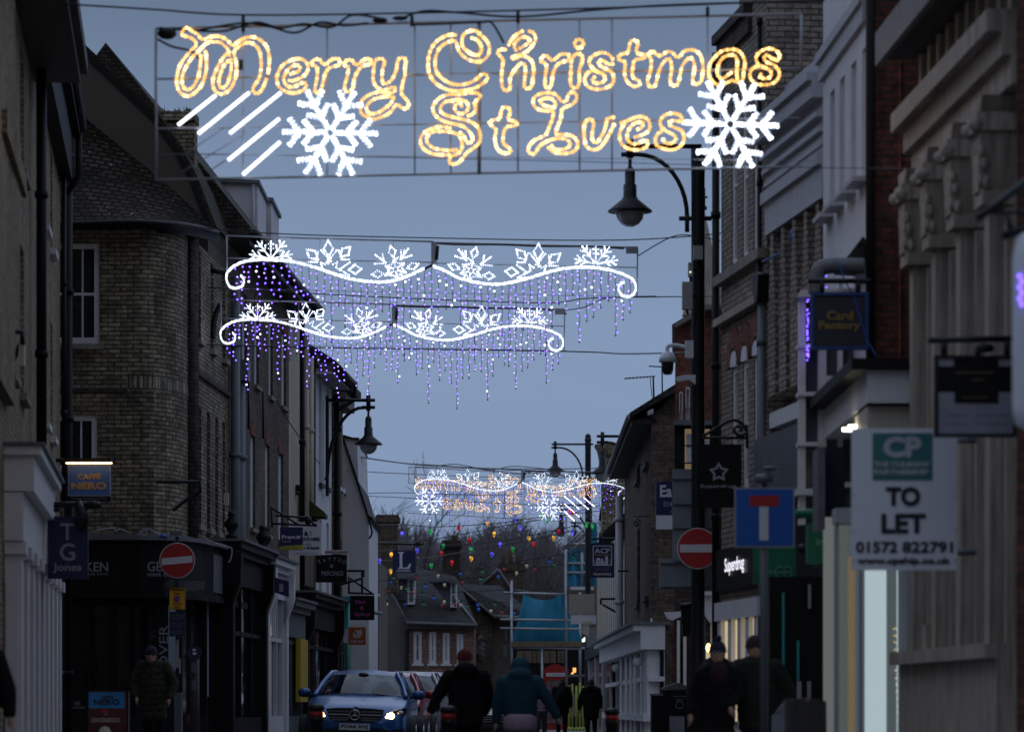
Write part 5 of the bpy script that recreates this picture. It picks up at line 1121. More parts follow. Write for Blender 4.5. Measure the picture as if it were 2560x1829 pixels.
def boarded():
    fX = Fac((1560, 90), (1492, 112)); r = thing('boarded_house', 'cream weatherboarded front behind the dark blue shop banner', 'house', fX.P(0, 0, 0)); L = fX.u(1492)
    z1 = fX.z(1560, 1325); wall(r, fX, 0, L, 0, 6.2, [], M['cream_boards'], back=4)
    mb = MB()
    for i in range(14): u = L * (i + .5) / 14; mb.box(fX, u - .03, u + .03, 2.8, 6.2, .003, .03)
    build(mb, 'batten', M['cream_boards'], r)
    mb = MB(); c = Cam(90); mb.poly(c, [(1500, 1348), (1508, 1330), (1552, 1285), (1572, 1280), (1572, 1360), (1555, 1320), (1512, 1352)], -6, .1); build(mb, 'roof', M['slate'], r)
    mb = MB(); mb.tube(crv([P(1552, 1300, 89.8), P(1550, 1330, 89.8), P(1562, 1345, 89.8)]), .06, 7); build(mb, 'gutter', M['black_paint'], r)
    mb = MB(); mb.box(fX, 0, L, 2.4, 2.75, .004, .4); build(mb, 'fascia', M['black_wood'], r)
    mb = MB(); mb.box(fX, 0, L, .1, 2.4, .004, .3); build(mb, 'shop_window', M['dark_glass'], r)
    mb = MB()
    for i in range(4): u = L * i / 3.5; mb.box(fX, u, u + .35, .1, 2.39, .301, .36)
    build(mb, 'shop_frame', M['dull_white'], r)
    c2 = Cam(104); mb = MB(); mb.poly(c2, [(1488, 1110), (1564, 1104), (1564, 1140), (1500, 1135), (1494, 1120)], -1.2, 0); mb.poly(c2, [(1495, 1120), (1575, 1120), (1575, 1350), (1505, 1350), (1505, 1180)], -1.1, -.1); build(mb, 'chimney', M['gault_brick'], r)
    mb = MB(); mb.poly(c2, [(1520, 1300), (1560, 1280), (1560, 1240), (1530, 1235), (1505, 1260), (1500, 1290)], -2, -1.15); build(mb, 'dark_ivy', M['black_wood'], r)
mat('cream_boards', (.48, .44, .37), .6, var=.1)
boarded()
# ================================================================ far end of the street
def far_house():
    d = 140.0; c = Cam(d); r = thing('brick_house', 'pink-red brick house with four white sash windows and two dormers closing the street', 'house', P(1100, HY, d))
    H = [(c.u(a), c.u(b), c.z(0, y1), c.z(0, y0)) for a, b, y0, y1 in ((1034, 1054, 1578, 1658), (1073, 1090, 1579, 1658), (1107, 1124, 1581, 1658), (1142, 1158, 1584, 1660))]
    wall(r, c, c.u(1018), c.u(1186), 0, c.z(0, 1568), H, M['end_brick'], back=7, name='front_wall')
    for h in H: window(r, c, *h, w=.12, cols=1, gm='curtain_glass', sm='white_paint', dep=.03)
    mb = MB(); mb.box(c, c.u(1016), c.u(1190), c.z(0, 1570), c.z(0, 1556), .004, .35); build(mb, 'cornice', M['grey_render'], r)
    g = Fr(P(1018, HY, d) - Vector((0, 0, EYE)), (-.30, 1)); g.N = Vector((-1, -.3, 0)).normalized()
    mb = MB(); mb.poly(Cam(d + .3), [(935, 1440), (947, 1446), (986, 1494), (1018, 1545), (1020, 1829), (925, 1829), (925, 1440)], -7, 0); build(mb, 'gable_wall', M['grey_render'], r)
    # roof plane: eave low and near, ridge high and far
    def RP(x, y, dd): return P(x, y, dd)
    mb = MB(); A, B, C_, D_ = RP(1016, 1556, d - .5), RP(1192, 1562, d - .5), RP(1140, 1440, d + 6), RP(944, 1396, d + 6)
    mb.grid([[D_, C_], [RP(990, 1490, d + 1.6), RP(1180, 1530, d + 1.6)], [A, B]]); mb.add([D_, C_, P(1140, 1560, d + 8), P(944, 1560, d + 8)], [[0, 1, 2, 3]]); build(mb, 'roof', M['slate'], r, normals=False)
    mb = MB(); mb.tube([B, RP(1141, 1496, d + 3)], .06, 6); mb.tube([RP(947, 1440, d), RP(986, 1494, d), A], .06, 6); build(mb, 'verge', M['lead'], r)
    mb = MB(); mb.tube([A, B], .07, 6); build(mb, 'gutter', M['lead'], r)
    mb = MB(); mb.tube([P(1017, 1575, d - .3), P(1017, 1829, d - .3)], .09, 8); build(mb, 'drainpipe', M['black_paint'], r)
    for x0, x1, y0, y1, xc in ((1019, 1037, 1444, 1510, 968), (1126, 1141, 1452, 1517, 1078)):
        q = Cam(d + .8); f = thing_part('dormer', r)
        mb = MB(); mb.R(q, x0, y0, x1, y1, -1.5, 0); fr = build(mb, 'dormer', M['white_paint'], r)
        mb = MB(); mb.R(q, x0 + 4, y0 + 6, x1 - 4, (y0 + y1) / 2 - 1, .004, .02); mb.R(q, x0 + 4, (y0 + y1) / 2 + 2, x1 - 4, y1 - 7, .004, .02); build(mb, 'pane', M['curtain_glass'], fr)
        mb = MB(); mb.poly(Cam(d + 1.0), [(x0, y0 + 2), (x0, y1 - 3), (xc + 2, y0 + 6), (xc, y0 + 2)], -.3, 0); build(mb, 'cheek', M['slate_blue'], fr)
        mb = MB(); mb.poly(Cam(d + .9), [(xc - 6, y0 + 2), (xc - 4, y0 - 4), (x1 + 3, y0 - 1), (x1 + 3, y0 + 4)], -1.4, .5); build(mb, 'dormer_roof', M['lead'], fr)
def thing_part(n, r): return None
mat('slate_blue', (.085, .095, .125), .6, var=.2, scale=4); glass('curtain_glass', (.10, .12, .13), .3)
far_house()
def second_house():
    d = 146.0; c = Cam(d); r = thing('brick_house', 'plain brown brick house with grey roof joined behind the pink-red brick one', 'house', P(1230, HY, d))
    mb = MB(); mb.poly(c, [(1120, 1462), (1142, 1462), (1231, 1535), (1231, 1829), (1120, 1829)], -6, 0); build(mb, 'gable_wall', M['brown_brick'], r)
    mb = MB(); mb.R(Cam(d + .2), 1228, 1535, 1300, 1829, -5, 0); build(mb, 'front_wall', M['grey_brown'], r)
    mb = MB(); mb.grid([[P(1139, 1458, d), P(1250, 1463, d + 5)], [P(1232, 1537, d - .6), P(1340, 1542, d - .6)]]); mb.add([P(1250, 1463, d + 5), P(1340, 1542, d - .6), P(1340, 1542, d + 9), P(1250, 1463, d + 5.2)], [[0, 1, 2, 3]]); build(mb, 'roof', M['slate'], r, normals=False)
    mb = MB(); mb.tube([P(1139, 1459, d - .1), P(1232, 1538, d - .7)], .06, 6); mb.tube([P(1232, 1540, d - .7), P(1300, 1544, d - .7)], .1, 6); build(mb, 'verge', M['lead'], r)
    q = Cam(d - 2.5); mb = MB(); k = (1184 + 1213) / 2; pts = [(1184, 1650), (1184, 1600)] + [(k - 14.5 * math.cos(math.pi * t / 8), 1600 - 17 * math.sin(math.pi * t / 8)) for t in range(9)] + [(1213, 1650)]
    w = Cam(d - .02); mb.poly(w, pts, .004, .02); f = build(mb, 'arched_window', M['dark_glass'], r)
    ring = [(k - 15 * math.cos(math.pi * t / 8), 1600 - 18 * math.sin(math.pi * t / 8)) for t in range(9)] + [(k + 20 * math.cos(math.pi * t / 8), 1600 - 24 * math.sin(math.pi * t / 8)) for t in range(9)]
    mb = MB(); mb.poly(w, ring, .004, .08); build(mb, 'brick_arch', M['gault_brick'], f)
    mb = MB(); mb.R(Cam(d - .1), 1262, 1570, 1268, 1600, 0, .05); mb.R(Cam(d - .1), 1258, 1610, 1268, 1640, 0, .05); build(mb, 'window', M['curtain_glass'], r)
mat('grey_brown', (.12, .095, .08), .9, var=.25, bump=.3)
second_house()
def chimney_stack(x0, x1, y0, y1, d, pots, m, lab, cap=True):
    c = Cam(d); r = thing('chimney_stack', lab, 'chimney', P((x0 + x1) / 2, y1, d), 'chimney stacks above the far roofs')
    mb = MB(); mb.R(c, x0, y0 + 10, x1, y1, -1.0, 0); build(mb, 'stack', M[m], r)
    mb = MB(); mb.R(c, x0 - 5, y0 + 4, x1 + 5, y0 + 16, -1.1, .1); mb.R(c, x0 - 2, y0 - 2, x1 + 2, y0 + 4, -1.05, .05); build(mb, 'cap', M[m], r)
    for px, h, w in pots: build(MB().lathe(P(px, y0, d + .4), [(w / F * d, 0), (w / F * d * .85, h / F * d), (w / F * d, h / F * d * 1.05)], 10), 'chimney_pot', M['terracotta'], r)
mat('terracotta', (.22, .14, .09), .9)


chimney_stack(942, 994, 1288, 1480, 128, [], 'brown_brick', 'broad brown brick chimney stack with mossy flat cap beside the white gable')
chimney_stack(1106, 1150, 1352, 1470, 150, [(1136, 14, 7)], 'dark_brick', 'dark chimney stack with one red pot in front of the bare trees')
chimney_stack(1248, 1308, 1410, 1560, 158, [(1258, 26, 6), (1276, 34, 7), (1296, 20, 7)], 'brown_brick', 'brick chimney stack with three buff pots right of the second house')
def third_gable():
    d = 156.0; c = Cam(d); r = thing('brick_house', 'small brick gable with pale verges below the three-pot chimney', 'house', P(1245, HY, d))
    mb = MB(); mb.poly(c, [(1205, 1460), (1246, 1424), (1278, 1472), (1330, 1500), (1330, 1829), (1205, 1829)], -5, 0); build(mb, 'gable_wall', M['brown_brick'], r)
    mb = MB(); mb.tube([P(1203, 1462, d - .1), P(1246, 1422, d - .1)], .07, 6); mb.tube([P(1246, 1422, d - .1), P(1278, 1472, d - .1), P(1325, 1480, d - .1)], .07, 6); build(mb, 'verge', M['lead'], r)
third_gable()
def back_wall_house():
    r = thing('brick_house', 'shadowy brick front with white sash window at the foot of the white gable', 'house', P(905, HY, 118)); c = Cam(118)
    mb = MB(); mb.R(c, 880, 1400, 948, 1829, -8, 0); build(mb, 'wall', M['grey_brown'], r)
    mb = MB(); mb.R(c, 922, 1560, 937, 1612, .004, .05); mb.R(c, 915, 1484, 950, 1490, .004, .3); mb.R(c, 910, 1640, 940, 1700, .004, .25); build(mb, 'white_trim', M['white_paint'], r)
back_wall_house()

# --- scaffold with tarpaulins
def scaffold():
    d = 122.0; c = Cam(d); r = thing('scaffold', 'steel tube scaffold with timber boards wrapping the building site on the right', 'scaffold', P(1350, HY, d))
    mb = MB()
    def t(a, b, dd=d, w=.055): mb.tube([P(*a, dd), P(*b, dd)], w, 6)
    t((1279, 1450), (1279, 1829)); t((1415, 1290), (1415, 1829)); t((1450, 1480), (1450, 1829), d + 3); t((1355, 1610), (1355, 1829)); t((1497, 1300), (1497, 1480), d + 3)
    for x0, y0, x1, y1 in ((1260, 1481, 1416, 1485), (1250, 1548, 1425, 1550), (1250, 1570, 1450, 1572), (1278, 1618, 1462, 1620), (1420, 1359, 1490, 1359), (1415, 1408, 1495, 1408), (1415, 1431, 1495, 1431), (1455, 1380, 1455, 1470)): t((x0, y0), (x1, y1))
    for a, b in (((1412, 1372), (1468, 1325)), ((1418, 1382), (1475, 1336)), ((1410, 1368), (1462, 1318))): t(a, b, d - .5, .035)
    build(mb, 'pole', M['steel'], r)
    mb = MB(); mb.R(c, 1278, 1602, 1455, 1616, -1.4, .1); mb.R(c, 1424, 1466, 1484, 1472, -1.2, .1); build(mb, 'boards', M['scaffold_boards'], r)
    mb = MB(); mb.R(c, 1426, 1466, 1484, 1474, .11, .2); build(mb, 'toe_board', M['sign_white'], r)
mat('scaffold_boards', (.16, .12, .08), .9, var=.25); mat('tarpaulin', (.014, .23, .38), .6, var=.25, scale=.8, bump=.5, bscale=1.5); mat('tarpaulin_dark', (.035, .14, .20), .6, var=.35, scale=.8)
scaffold()
def tarp(name, lab, rows, m='tarpaulin'):
    mb = MB(); g = []
    random.seed(len(rows) * 7)
    for row in rows: g.append([p + Vector((0, random.uniform(-.05, .05), 0)) for p in crv([P(*p) for p in row], n=5)])
    mb.grid(g); mb.grid([[p + Vector((0, .03, 0)) for p in q] for q in g]); return tag(build(mb, name, M[m], loc=P(*rows[0][0]), normals=False), lab, 'tarpaulin', 'blue tarpaulins on the scaffold')
tarp('tarpaulin', 'big blue tarpaulin hanging in a swag below the scaffold rail', [[(1309, 1485, 122.8), (1330, 1494, 122.8), (1352, 1499, 122.7), (1378, 1497, 122.7), (1398, 1487, 122.8), (1419, 1490, 122)], [(1302, 1520, 122.7), (1326, 1522, 122.6), (1352, 1524, 122.5), (1378, 1524, 122.6), (1402, 1520, 122.7), (1428, 1526, 122.8)], [(1291, 1562, 122.7), (1322, 1562, 122.5), (1352, 1562, 122.4), (1382, 1562, 122.5), (1414, 1560, 122.6), (1444, 1566, 122.8)], [(1279, 1602, 122.8), (1318, 1602, 122.7), (1352, 1602, 122.6), (1386, 1602, 122.7), (1422, 1602, 122.7), (1456, 1602, 122.8)]])
tarp('tarpaulin', 'narrow blue tarpaulin on the upper scaffold stage left of the banner', [[(1419, 1362, 122.2), (1424, 1368, 122.2), (1432, 1380, 122.2)], [(1419, 1400, 122.1), (1432, 1400, 122), (1446, 1408, 122.1)], [(1419, 1464, 122.2), (1436, 1464, 122), (1454, 1464, 122.2)]])
tarp('tarpaulin', 'blue sheeting strip behind the post above the dark blue banner', [[(1480, 1305, 124), (1486, 1305, 124), (1492, 1305, 124)], [(1478, 1400, 124), (1486, 1400, 124), (1493, 1400, 124)], [(1478, 1464, 124), (1486, 1464, 124), (1493, 1464, 124)]])
tarp('tarpaulin', 'pale blue see-through sheeting on the upper scaffold stage', [[(1432, 1366, 122.6), (1455, 1370, 122.6), (1482, 1366, 122.6)], [(1440, 1420, 122.5), (1460, 1420, 122.6), (1482, 1420, 122.6)], [(1450, 1464, 122.6), (1465, 1464, 122.6), (1482, 1464, 122.6)]], 'tarpaulin_dark')
def site_building():
    d = 127.0; c = Cam(d); r = thing('shop_building', 'dim building under the scaffold with boarded windows and lit signs at street level', 'building', P(1400, HY, d))
    mb = MB(); mb.R(c, 1276, 1620, 1500, 1829, -6, 0); build(mb, 'wall', M['black_wood'], r)
    mb = MB(); mb.R(c, 1416, 1380, 1520, 1620, -6, -.5); build(mb, 'upper_wall', M['grey_brown'], r)
    for x0, x1 in ((1292, 1330), (1332, 1352), (1360, 1390), (1394, 1410)):
        f = build(MB().R(c, x0, 1626, x1, 1656, .004, .06), 'boarded_window', M['scaffold_boards'], r)
        mb = MB(); mb.R(c, (x0 + x1) / 2 - 1, 1628, (x0 + x1) / 2 + 1, 1654, .061, .09); build(mb, 'batten', M['dark_wood'], f)
    build(MB().R(c, 1432, 1668, 1440, 1680, .004, .03), 'lit_sign', M['orange_glow'], r); build(MB().R(c, 1428, 1680, 1434, 1684, .004, .03), 'lit_sign', M['orange_glow'], r)
    build(MB().R(Cam(118), 1425, 1732, 1431, 1748, 0, .03), 'lit_sign', M['green_white_glow'], r)
    build(MB().poly(Cam(d - 3), [(1452, 1600), (1466, 1588), (1468, 1602), (1456, 1604)], 0, .04), 'lit_sign', M['green_white_glow'], r)
    mb = MB(); mb.R(Cam(118), 1424, 1684, 1470, 1690, -2, 0); mb.R(Cam(117), 1424, 1735, 1470, 1790, -.5, 0); build(mb, 'counter', M['lead'], r)
emit('orange_glow', (1, .42, .12), 1.6); emit('green_white_glow', (.85, 1, .85), 1.6)
site_building()
def board_sign():
    c = Cam(112); r = thing('sign_board', 'blank beige projecting board with a white panel below, beside the big tarpaulin', 'sign', P(1455, 1540, 112))
    build(MB().R(c, 1422, 1484, 1487, 1535, -.1, 0), 'beige_board', M['beige_board'], r); build(MB().R(c, 1427, 1536, 1490, 1559, -.1, -.02), 'white_board', M['sign_white'], r)
    mb = MB(); mb.R(c, 1455, 1552, 1478, 1560, -.2, .05); mb.poly(c, [(1457, 1560), (1474, 1560), (1472, 1590), (1455, 1582)], -.1, .02); build(mb, 'bracket', M['cream_paint'], r)
mat('beige_board', (.34, .30, .26), .7, var=.06)
board_sign()
def phone_box():
    d = 122.0; W_ = .90; zt = 2.42; cx = (1389 - XC) / F * d; r = thing('phone_box', 'red telephone box with domed roof and white lettered panel', 'phone box', (cx, d, 0)); c = Cam(d)
    a, b = cx - W_ / 2, cx + W_ / 2
    mb = MB(); mb.box(c, a, b, 0, 2.1, -W_, 0, 0); build(mb, 'body', M['phone_red'], r)
    k = [(a - .02 + (W_ + .04) * t / 10, 2.22 + .2 * math.sin(math.pi * t / 10)) for t in range(11)]
    mb = MB(); mb.prism(c, [(a - .02, 2.1)] + k + [(b + .02, 2.1)], -W_ - .02, .03); build(mb, 'domed_roof', M['phone_red'], r)
    p = build(MB().box(c, cx - .33, cx + .33, 1.98, 2.1, .031, .05), 'name_panel', M['sign_white'], r)
    mb = MB(); put_text(mb, 'TELEPHONE', c, cx - .29, cx + .29, 2.01, 2.07, .055); build(mb, 'lettering', M['black_paint'], p, normals=False)
    mb = MB(); mb.box(c, a + .14, b - .14, .3, 1.85, .003, .012); f = build(mb, 'door_glass', M['box_glass'], r)
    mb = MB()
    for i in range(8): z = .3 + 1.55 * i / 7; mb.box(c, a + .12, b - .12, z - .015, z + .015, .013, .04)
    for u in (a + .3, b - .3): mb.box(c, u - .012, u + .012, .3, 1.85, .013, .036)
    build(mb, 'glazing_bar', M['phone_red'], f)
mat('phone_red', (.30, .012, .012), .4); glass('box_glass', (.12, .12, .12), .2)
phone_box()
def barriers():
    for i, (x, y0) in enumerate(((1431, 1708), (1441, 1713), (1450, 1705), (1458, 1714), (1423, 1712))):
        o = MB(); d = 112 + i * .5; o.tube([Vector((P(x, 0, d).x, d, .1)), Vector((P(x, 0, d).x, d, EYE + (HY - y0) / F * d))], .032, 8); o.lathe(Vector((P(x, 0, d).x, d, .12)), [(.06, 0), (.06, .06), (.04, .1)], 10)
        tag(build(o, 'barrier_post', M['lime_post'], loc=(P(x, 0, d).x, d, .12)), 'lime-yellow upright post beside the telephone box', 'post', 'lime-yellow posts by the telephone box')
mat('lime_post', (.36, .42, .03), .5)
barriers()
# --- bare winter trees
def twig(mb, p, dr, L, r, lev, rnd, m=0):
    n = 3; pts = [p]; q = p; d = dr
    for i in range(n):
        d = (d + Vector((rnd.uniform(-.16, .16), rnd.uniform(-.16, .16), rnd.uniform(-.03, .14)))).normalized(); q = q + d * (L / n); pts.append(q)
    rs = [max(.012, r * (1 - .45 * i / n)) for i in range(n + 1)]
    mb.tube(pts, rs, 5 if lev < 2 else 3, m, cap=False)
    if lev >= 5: return
    for k in range(3 if lev < 4 else 4):
        a = rnd.uniform(0, 6.283); s = rnd.uniform(.35, .85); ax = d.orthogonal().normalized(); ax = Matrix.Rotation(a, 3, d) @ ax
        nd = (d + ax * s).normalized(); st = pts[rnd.choice((1, 2, 3))] if k else pts[-1]
        twig(mb, st, nd, L * rnd.uniform(.6, .78), r * .55, lev + 1, rnd, m)
def tree(x, d, H, seed, lab, g='bare winter trees behind the far houses'):
    rnd = random.Random(seed); b = Vector((P(x, 0, d).x, d, 0)); r = thing('bare_tree', lab, 'tree', b, g)
    tr = MB(); tr.tube([b, b + Vector((.1, 0, H * .18)), b + Vector((.2, .1, H * .32))], [H * .022, H * .017, H * .014], 8); build(tr, 'trunk', M['bark'], r, normals=False)
    mb = MB()
    for k in range(6):
        a = k * 1.05 + rnd.uniform(-.3, .3); twig(mb, b + Vector((.15, .05, H * (.18 + .03 * k))), Vector((math.cos(a) * .55, math.sin(a) * .55, .9)).normalized(), H * .26, H * .010, 1, rnd)
    build(mb, 'crown', M['bark'], r, normals=False)
for i, (x, d, H, lab) in enumerate(((985, 215, 16.5, 'thin tall bare tree rising above the broad brown chimney'), (905, 230, 12, 'low bare tree just right of the white gable'), (1055, 205, 11.5, 'bare tree left of the mirrored greeting snowflake'), (1120, 225, 12.5, 'bare tree behind the dark one-pot chimney'), (1190, 210, 11.0, 'bare tree in the middle of the gap between roofs'), (1250, 230, 12.2, 'bare tree above the three-pot chimney'), (1320, 205, 10.6, 'bare tree behind the scaffold rail'), (1385, 225, 11.8, 'bare tree left of the scaffold corner pole'), (1465, 240, 13.5, 'bare tree seen through the upper scaffold'), (1010, 240, 12, 'bare tree behind the tall thin one'))):
    tree(x, d, H, 40 + i, lab)
def wood():
    rnd = random.Random(77); mb = MB()
    for i in range(4600):
        d = rnd.uniform(245, 330); x = rnd.uniform(800, 1560); X = (x - XC) / F * d; h = (13.6 + .6 * math.sin(x * .021) + .5 * math.sin(x * .083 + 1)) * d / 245
        z = h * rnd.uniform(.25, 1.0) ** .7; L = rnd.uniform(1.5, 3.2); a = rnd.uniform(-.5, .5)
        p = Vector((X, d, z - L)); q = Vector((X + a * L * .6, d + rnd.uniform(-1, 1), z)); mb.tube([p, p.lerp(q, .5) + Vector((rnd.uniform(-.2, .2), 0, 0)), q], [.06, .04, .012], 3, cap=False)
        for k in range(5):
            s = p.lerp(q, rnd.uniform(.2, .9)); e = s + Vector((rnd.uniform(-1, 1), rnd.uniform(-.4, .4), rnd.uniform(.3, 1.3))); mb.tube([s, e], [.035, .01], 3, cap=False)
    o = build(mb, 'woodland', M['hazy_bark'], normals=False); o['kind'] = 'stuff'
    mb = MB(); pts = []
    for i in range(60): x = 700 + i * 16; pts.append((x, 1470 + 14 * math.sin(i * .6) + 6 * math.sin(i * 1.9)))
    a = [P(x, y, 350) for x, y in pts]; mb.grid([a, [Vector((p.x, 342, -.5)) for p in a]]); mb.grid([a, [Vector((p.x, 380, -.5)) for p in a]]); o = build(mb, 'hill', M['hill_scrub'], normals=False); o['kind'] = 'structure'
mat('hazy_bark', (.17, .15, .16), 1, var=.2)  # bark colour lightened to paint in the distance haze
mat('hill_scrub', (.075, .068, .07), 1, var=.5, scale=.4)
wood()
# ================================================================ street lamps
glass('lamp_bowl', (.28, .29, .29), .25)
def lantern(root, fr, p, s=1.0):
    """bell-shaped lantern hanging with its top at p"""
    def L(prof, nm, m, par=root): return build(MB().lathe(p, [(r * s, z * s) for r, z in prof], 24), nm, M[m], par)
    L([(.0, .02), (.03, 0), (.03, -.20), (.07, -.24), (.085, -.30), (.085, -.50), (.11, -.50), (.11, -.68), (.14, -.74), (.36, -.92), (.365, -.945), (.24, -.94)], 'lantern_hood', 'black_iron')
    L([(.235, -.943), (.235, -.96), (.21, -1.06), (.15, -1.14), (.07, -1.18), (.0, -1.19)], 'lamp_bowl', 'lamp_bowl')
def lamp_column(x, d, ybase_top, xl, yarm, s, lab, ball=True, ytop=None, grp='black street lamps with bell lanterns'):
    X = (x - XC) / F * d; r = thing('street_lamp', lab, 'street lamp', (X, d, .12), grp); zt = EYE + (HY - ytop) / F * d; za = EYE + (HY - yarm) / F * d
    mb = MB(); mb.lathe((X, d, .12), [(.17, 0), (.17, 1.1), (.12, 1.25), (.10, 2.2), (.10, zt - .6), (.105, zt - .3), (.105, zt - .12)], 16)
    build(mb, 'column', M['black_iron'], r)
    if ball: build(MB().ball((X, d, zt + .02), .10, 0, 12).lathe((X, d, zt - .12), [(.12, 0), (.12, .04), (.05, .08)], 12), 'finial', M['black_iron'], r)
    xa = (xl - XC) / F * d; mb = MB(); mb.tube([(X + .18 if ball else X + .05, d, za), (xa - .12, d, za)], .035 * s, 8)
    q = za - .12 * s; arc = [Vector((xa, d, q)), Vector((xa + (X - xa) * .12, d, q + .0))]
    for k in range(1, 11):
        t = math.pi / 2 * k / 10; arc.append(Vector((xa + (X - xa) * (.12 + .72 * math.sin(t)), d, q - (1 - math.cos(t)) * (X - xa) * .92)))
    mb.tube(arc, .033 * s, 8); e = arc[-1]; mb.tube([e + Vector((0, 0, .05)), e - Vector((0, 0, .22))], .034 * s, 8); mb.tube([e - Vector((.12, 0, .02)), e + Vector((X - e.x + .2, 0, -.02))], .035, 8)
    mb.tube([(xa, d, za + .10), (xa, d, q - .05 * s)], .055 * s, 8); mb.tube([(xa - .13, d, q), (xa + .05, d, q)], .035 * s, 8)
    build(mb, 'arm', M['black_iron'], r); lantern(r, None, Vector((xa, d, q - .0 * s)), s * .9); return r
LC = lamp_column(1745, 50.5, 0, 1575, 366, 1.0, 'tall black lamp column on the right carrying cameras, signs and the nearest bell lantern', ball=False, ytop=372)
lamp_column(1470, 116, 0, 1388, 1110, .95, 'slim black lamp column with ball finial beside the dark blue square banner', ytop=1092)
def wall_lamp(x, d, xw, yarm, lab, side, s=1.0):
    xa = (x - XC) / F * d; X = (xw - XC) / F * d; za = EYE + (HY - yarm) / F * d; r = thing('street_lamp', lab, 'street lamp', (X, d, za - 1.5), 'black wall lamps with bell lanterns')
    mb = MB(); mb.box(Cam(d), min(X, X + .08 * side), max(X, X + .08 * side), za - 2.3, za + .1, -.06, .06); build(mb, 'wall_plate', M['black_iron'], r)
    mb = MB(); mb.tube([(X, d, za), (xa, d, za)], .04 * s, 8); q = za - .17 * s
    arc = [Vector((xa, d, q))]
    for k in range(1, 11):
        t = math.pi / 2 * k / 10; arc.append(Vector((xa + (X - xa) * (.1 + .85 * math.sin(t)), d, q - (1 - math.cos(t)) * 1.6)))
    mb.tube(arc, .04 * s, 8); mb.tube([arc[-1], (X, d, arc[-1].z - .15)], .04, 8); mb.tube([(xa, d, za + .12), (xa, d, q - .08 * s)], .055 * s, 8); mb.tube([(xa - .16, d, za), (xa + .16, d, za)], .04 * s, 8); mb.tube([(xa - .16, d, q), (xa + .16, d, q)], .04 * s, 8)
    build(mb, 'arm', M['black_iron'], r); lantern(r, None, Vector((xa, d, q - .02 * s)), s * .93)
wall_lamp(921, 82, 814, 1000, 'wall-mounted bell lantern on the left, in front of the open sky', 1)
wall_lamp(1506, 97, 1610, 1090, 'wall-mounted bell lantern on the right brown house behind the far icicle display', -1)
wall_lamp(1403, 132, 1480, 1262, 'smallest bell lantern hanging under the mirrored white streaks', -1, .95)
wall_lamp(1437, 136, 1480, 1306, 'lantern half hidden behind the lowest wire near the scaffold pole', -1, .8)
# things fixed to the near lamp column
d = 50.2; c = Cam(d)
o = thing('cctv_camera', 'white dome security camera on a bracket from the lamp column', 'camera', P(1690, 880, d)); mb = MB()
mb.lathe(P(1669, 905, d), [(.13, 0), (.12, .07), (.09, .13), (.03, .16)], 18); build(mb, 'housing', M['white_plastic'], o); mb = MB(); mb.lathe(P(1669, 905, d), [(.0, -.19), (.06, -.18), (.085, -.12), (.09, -.03), (.1, 0)], 18); build(mb, 'dome', M['dark_glass'], o)
mb = MB(); mb.tube(crv([P(1669, 882, d), P(1670, 866, d), P(1690, 863, d), P(1716, 868, d)]), .028, 8); mb.R(c, 1713, 852, 1733, 895, -.05, .08); build(mb, 'bracket', M['white_plastic'], o)
o = thing('cctv_camera', 'small white bracket camera just below the dome camera', 'camera', P(1710, 950, d)); build(MB().poly(c, [(1690, 943), (1710, 938), (1738, 938), (1738, 962), (1722, 950), (1694, 955)], -.05, .1), 'arm', M['white_plastic'], o)
for (x0, y0, x1, y1, lab, nm) in ((1733, 616, 1756, 650, 'pale rounded sensor box on the lamp column just under the loose wire', 'sensor_box'), (1705, 706, 1730, 774, 'tall pale antenna box left of the lamp column', 'antenna_box'), (1720, 658, 1731, 692, 'small pale sensor pod above the antenna box', 'sensor_pod')):
    o = thing(nm, lab, 'box', P((x0 + x1) / 2, y1, d)); build(MB().R(c, x0, y0, x1, y1, -.05, .1), 'case', M['grey_plastic'], o)
    mb = MB(); mb.tube([P(x1 - 3, (y0 + y1) / 2, d), P(1745, (y0 + y1) / 2, 50.5)], .015, 6); mb.tube([P((x0 + x1) / 2, y1, d), P((x0 + x1) / 2 + 2, y1 + 12, d)], .02, 6); build(mb, 'bracket', M['black_iron'], o)
    if nm == 'sensor_pod': build(MB().ball(P(1726, 680, d - .12), .012, 0, 6), 'indicator', M['green_white_glow'], o)
# aerial
o = thing('tv_aerial', 'thin rooftop television aerial against the sky left of the dome camera', 'aerial', P(1635, 1008, 74)); mb = MB(); mb.tube([P(1635, 1010, 74), P(1633, 940, 74)], .02, 5); mb.tube([P(1561, 946, 74), P(1638, 940, 74)], .013, 5)
for k in range(7): mb.tube([P(1565 + k * 9, 943 - k * .6, 73.8), P(1565 + k * 9, 949 - k * .6, 74.2)], .006, 4)
mb.tube(crv([P(1625, 940, 74), P(1629, 980, 74), P(1632, 1008, 74)]), .008, 4); build(mb, 'antenna', M['black_iron'], o)
tag(build(MB().tube([P(1622, 915, 75), P(1660, 917, 75)], .014, 5).tube([P(1655, 917, 75), P(1656, 1000, 75)], .016, 5), 'tv_aerial', M['black_iron'], loc=P(1655, 1000, 75)), 'second aerial partly behind the dome camera', 'aerial')

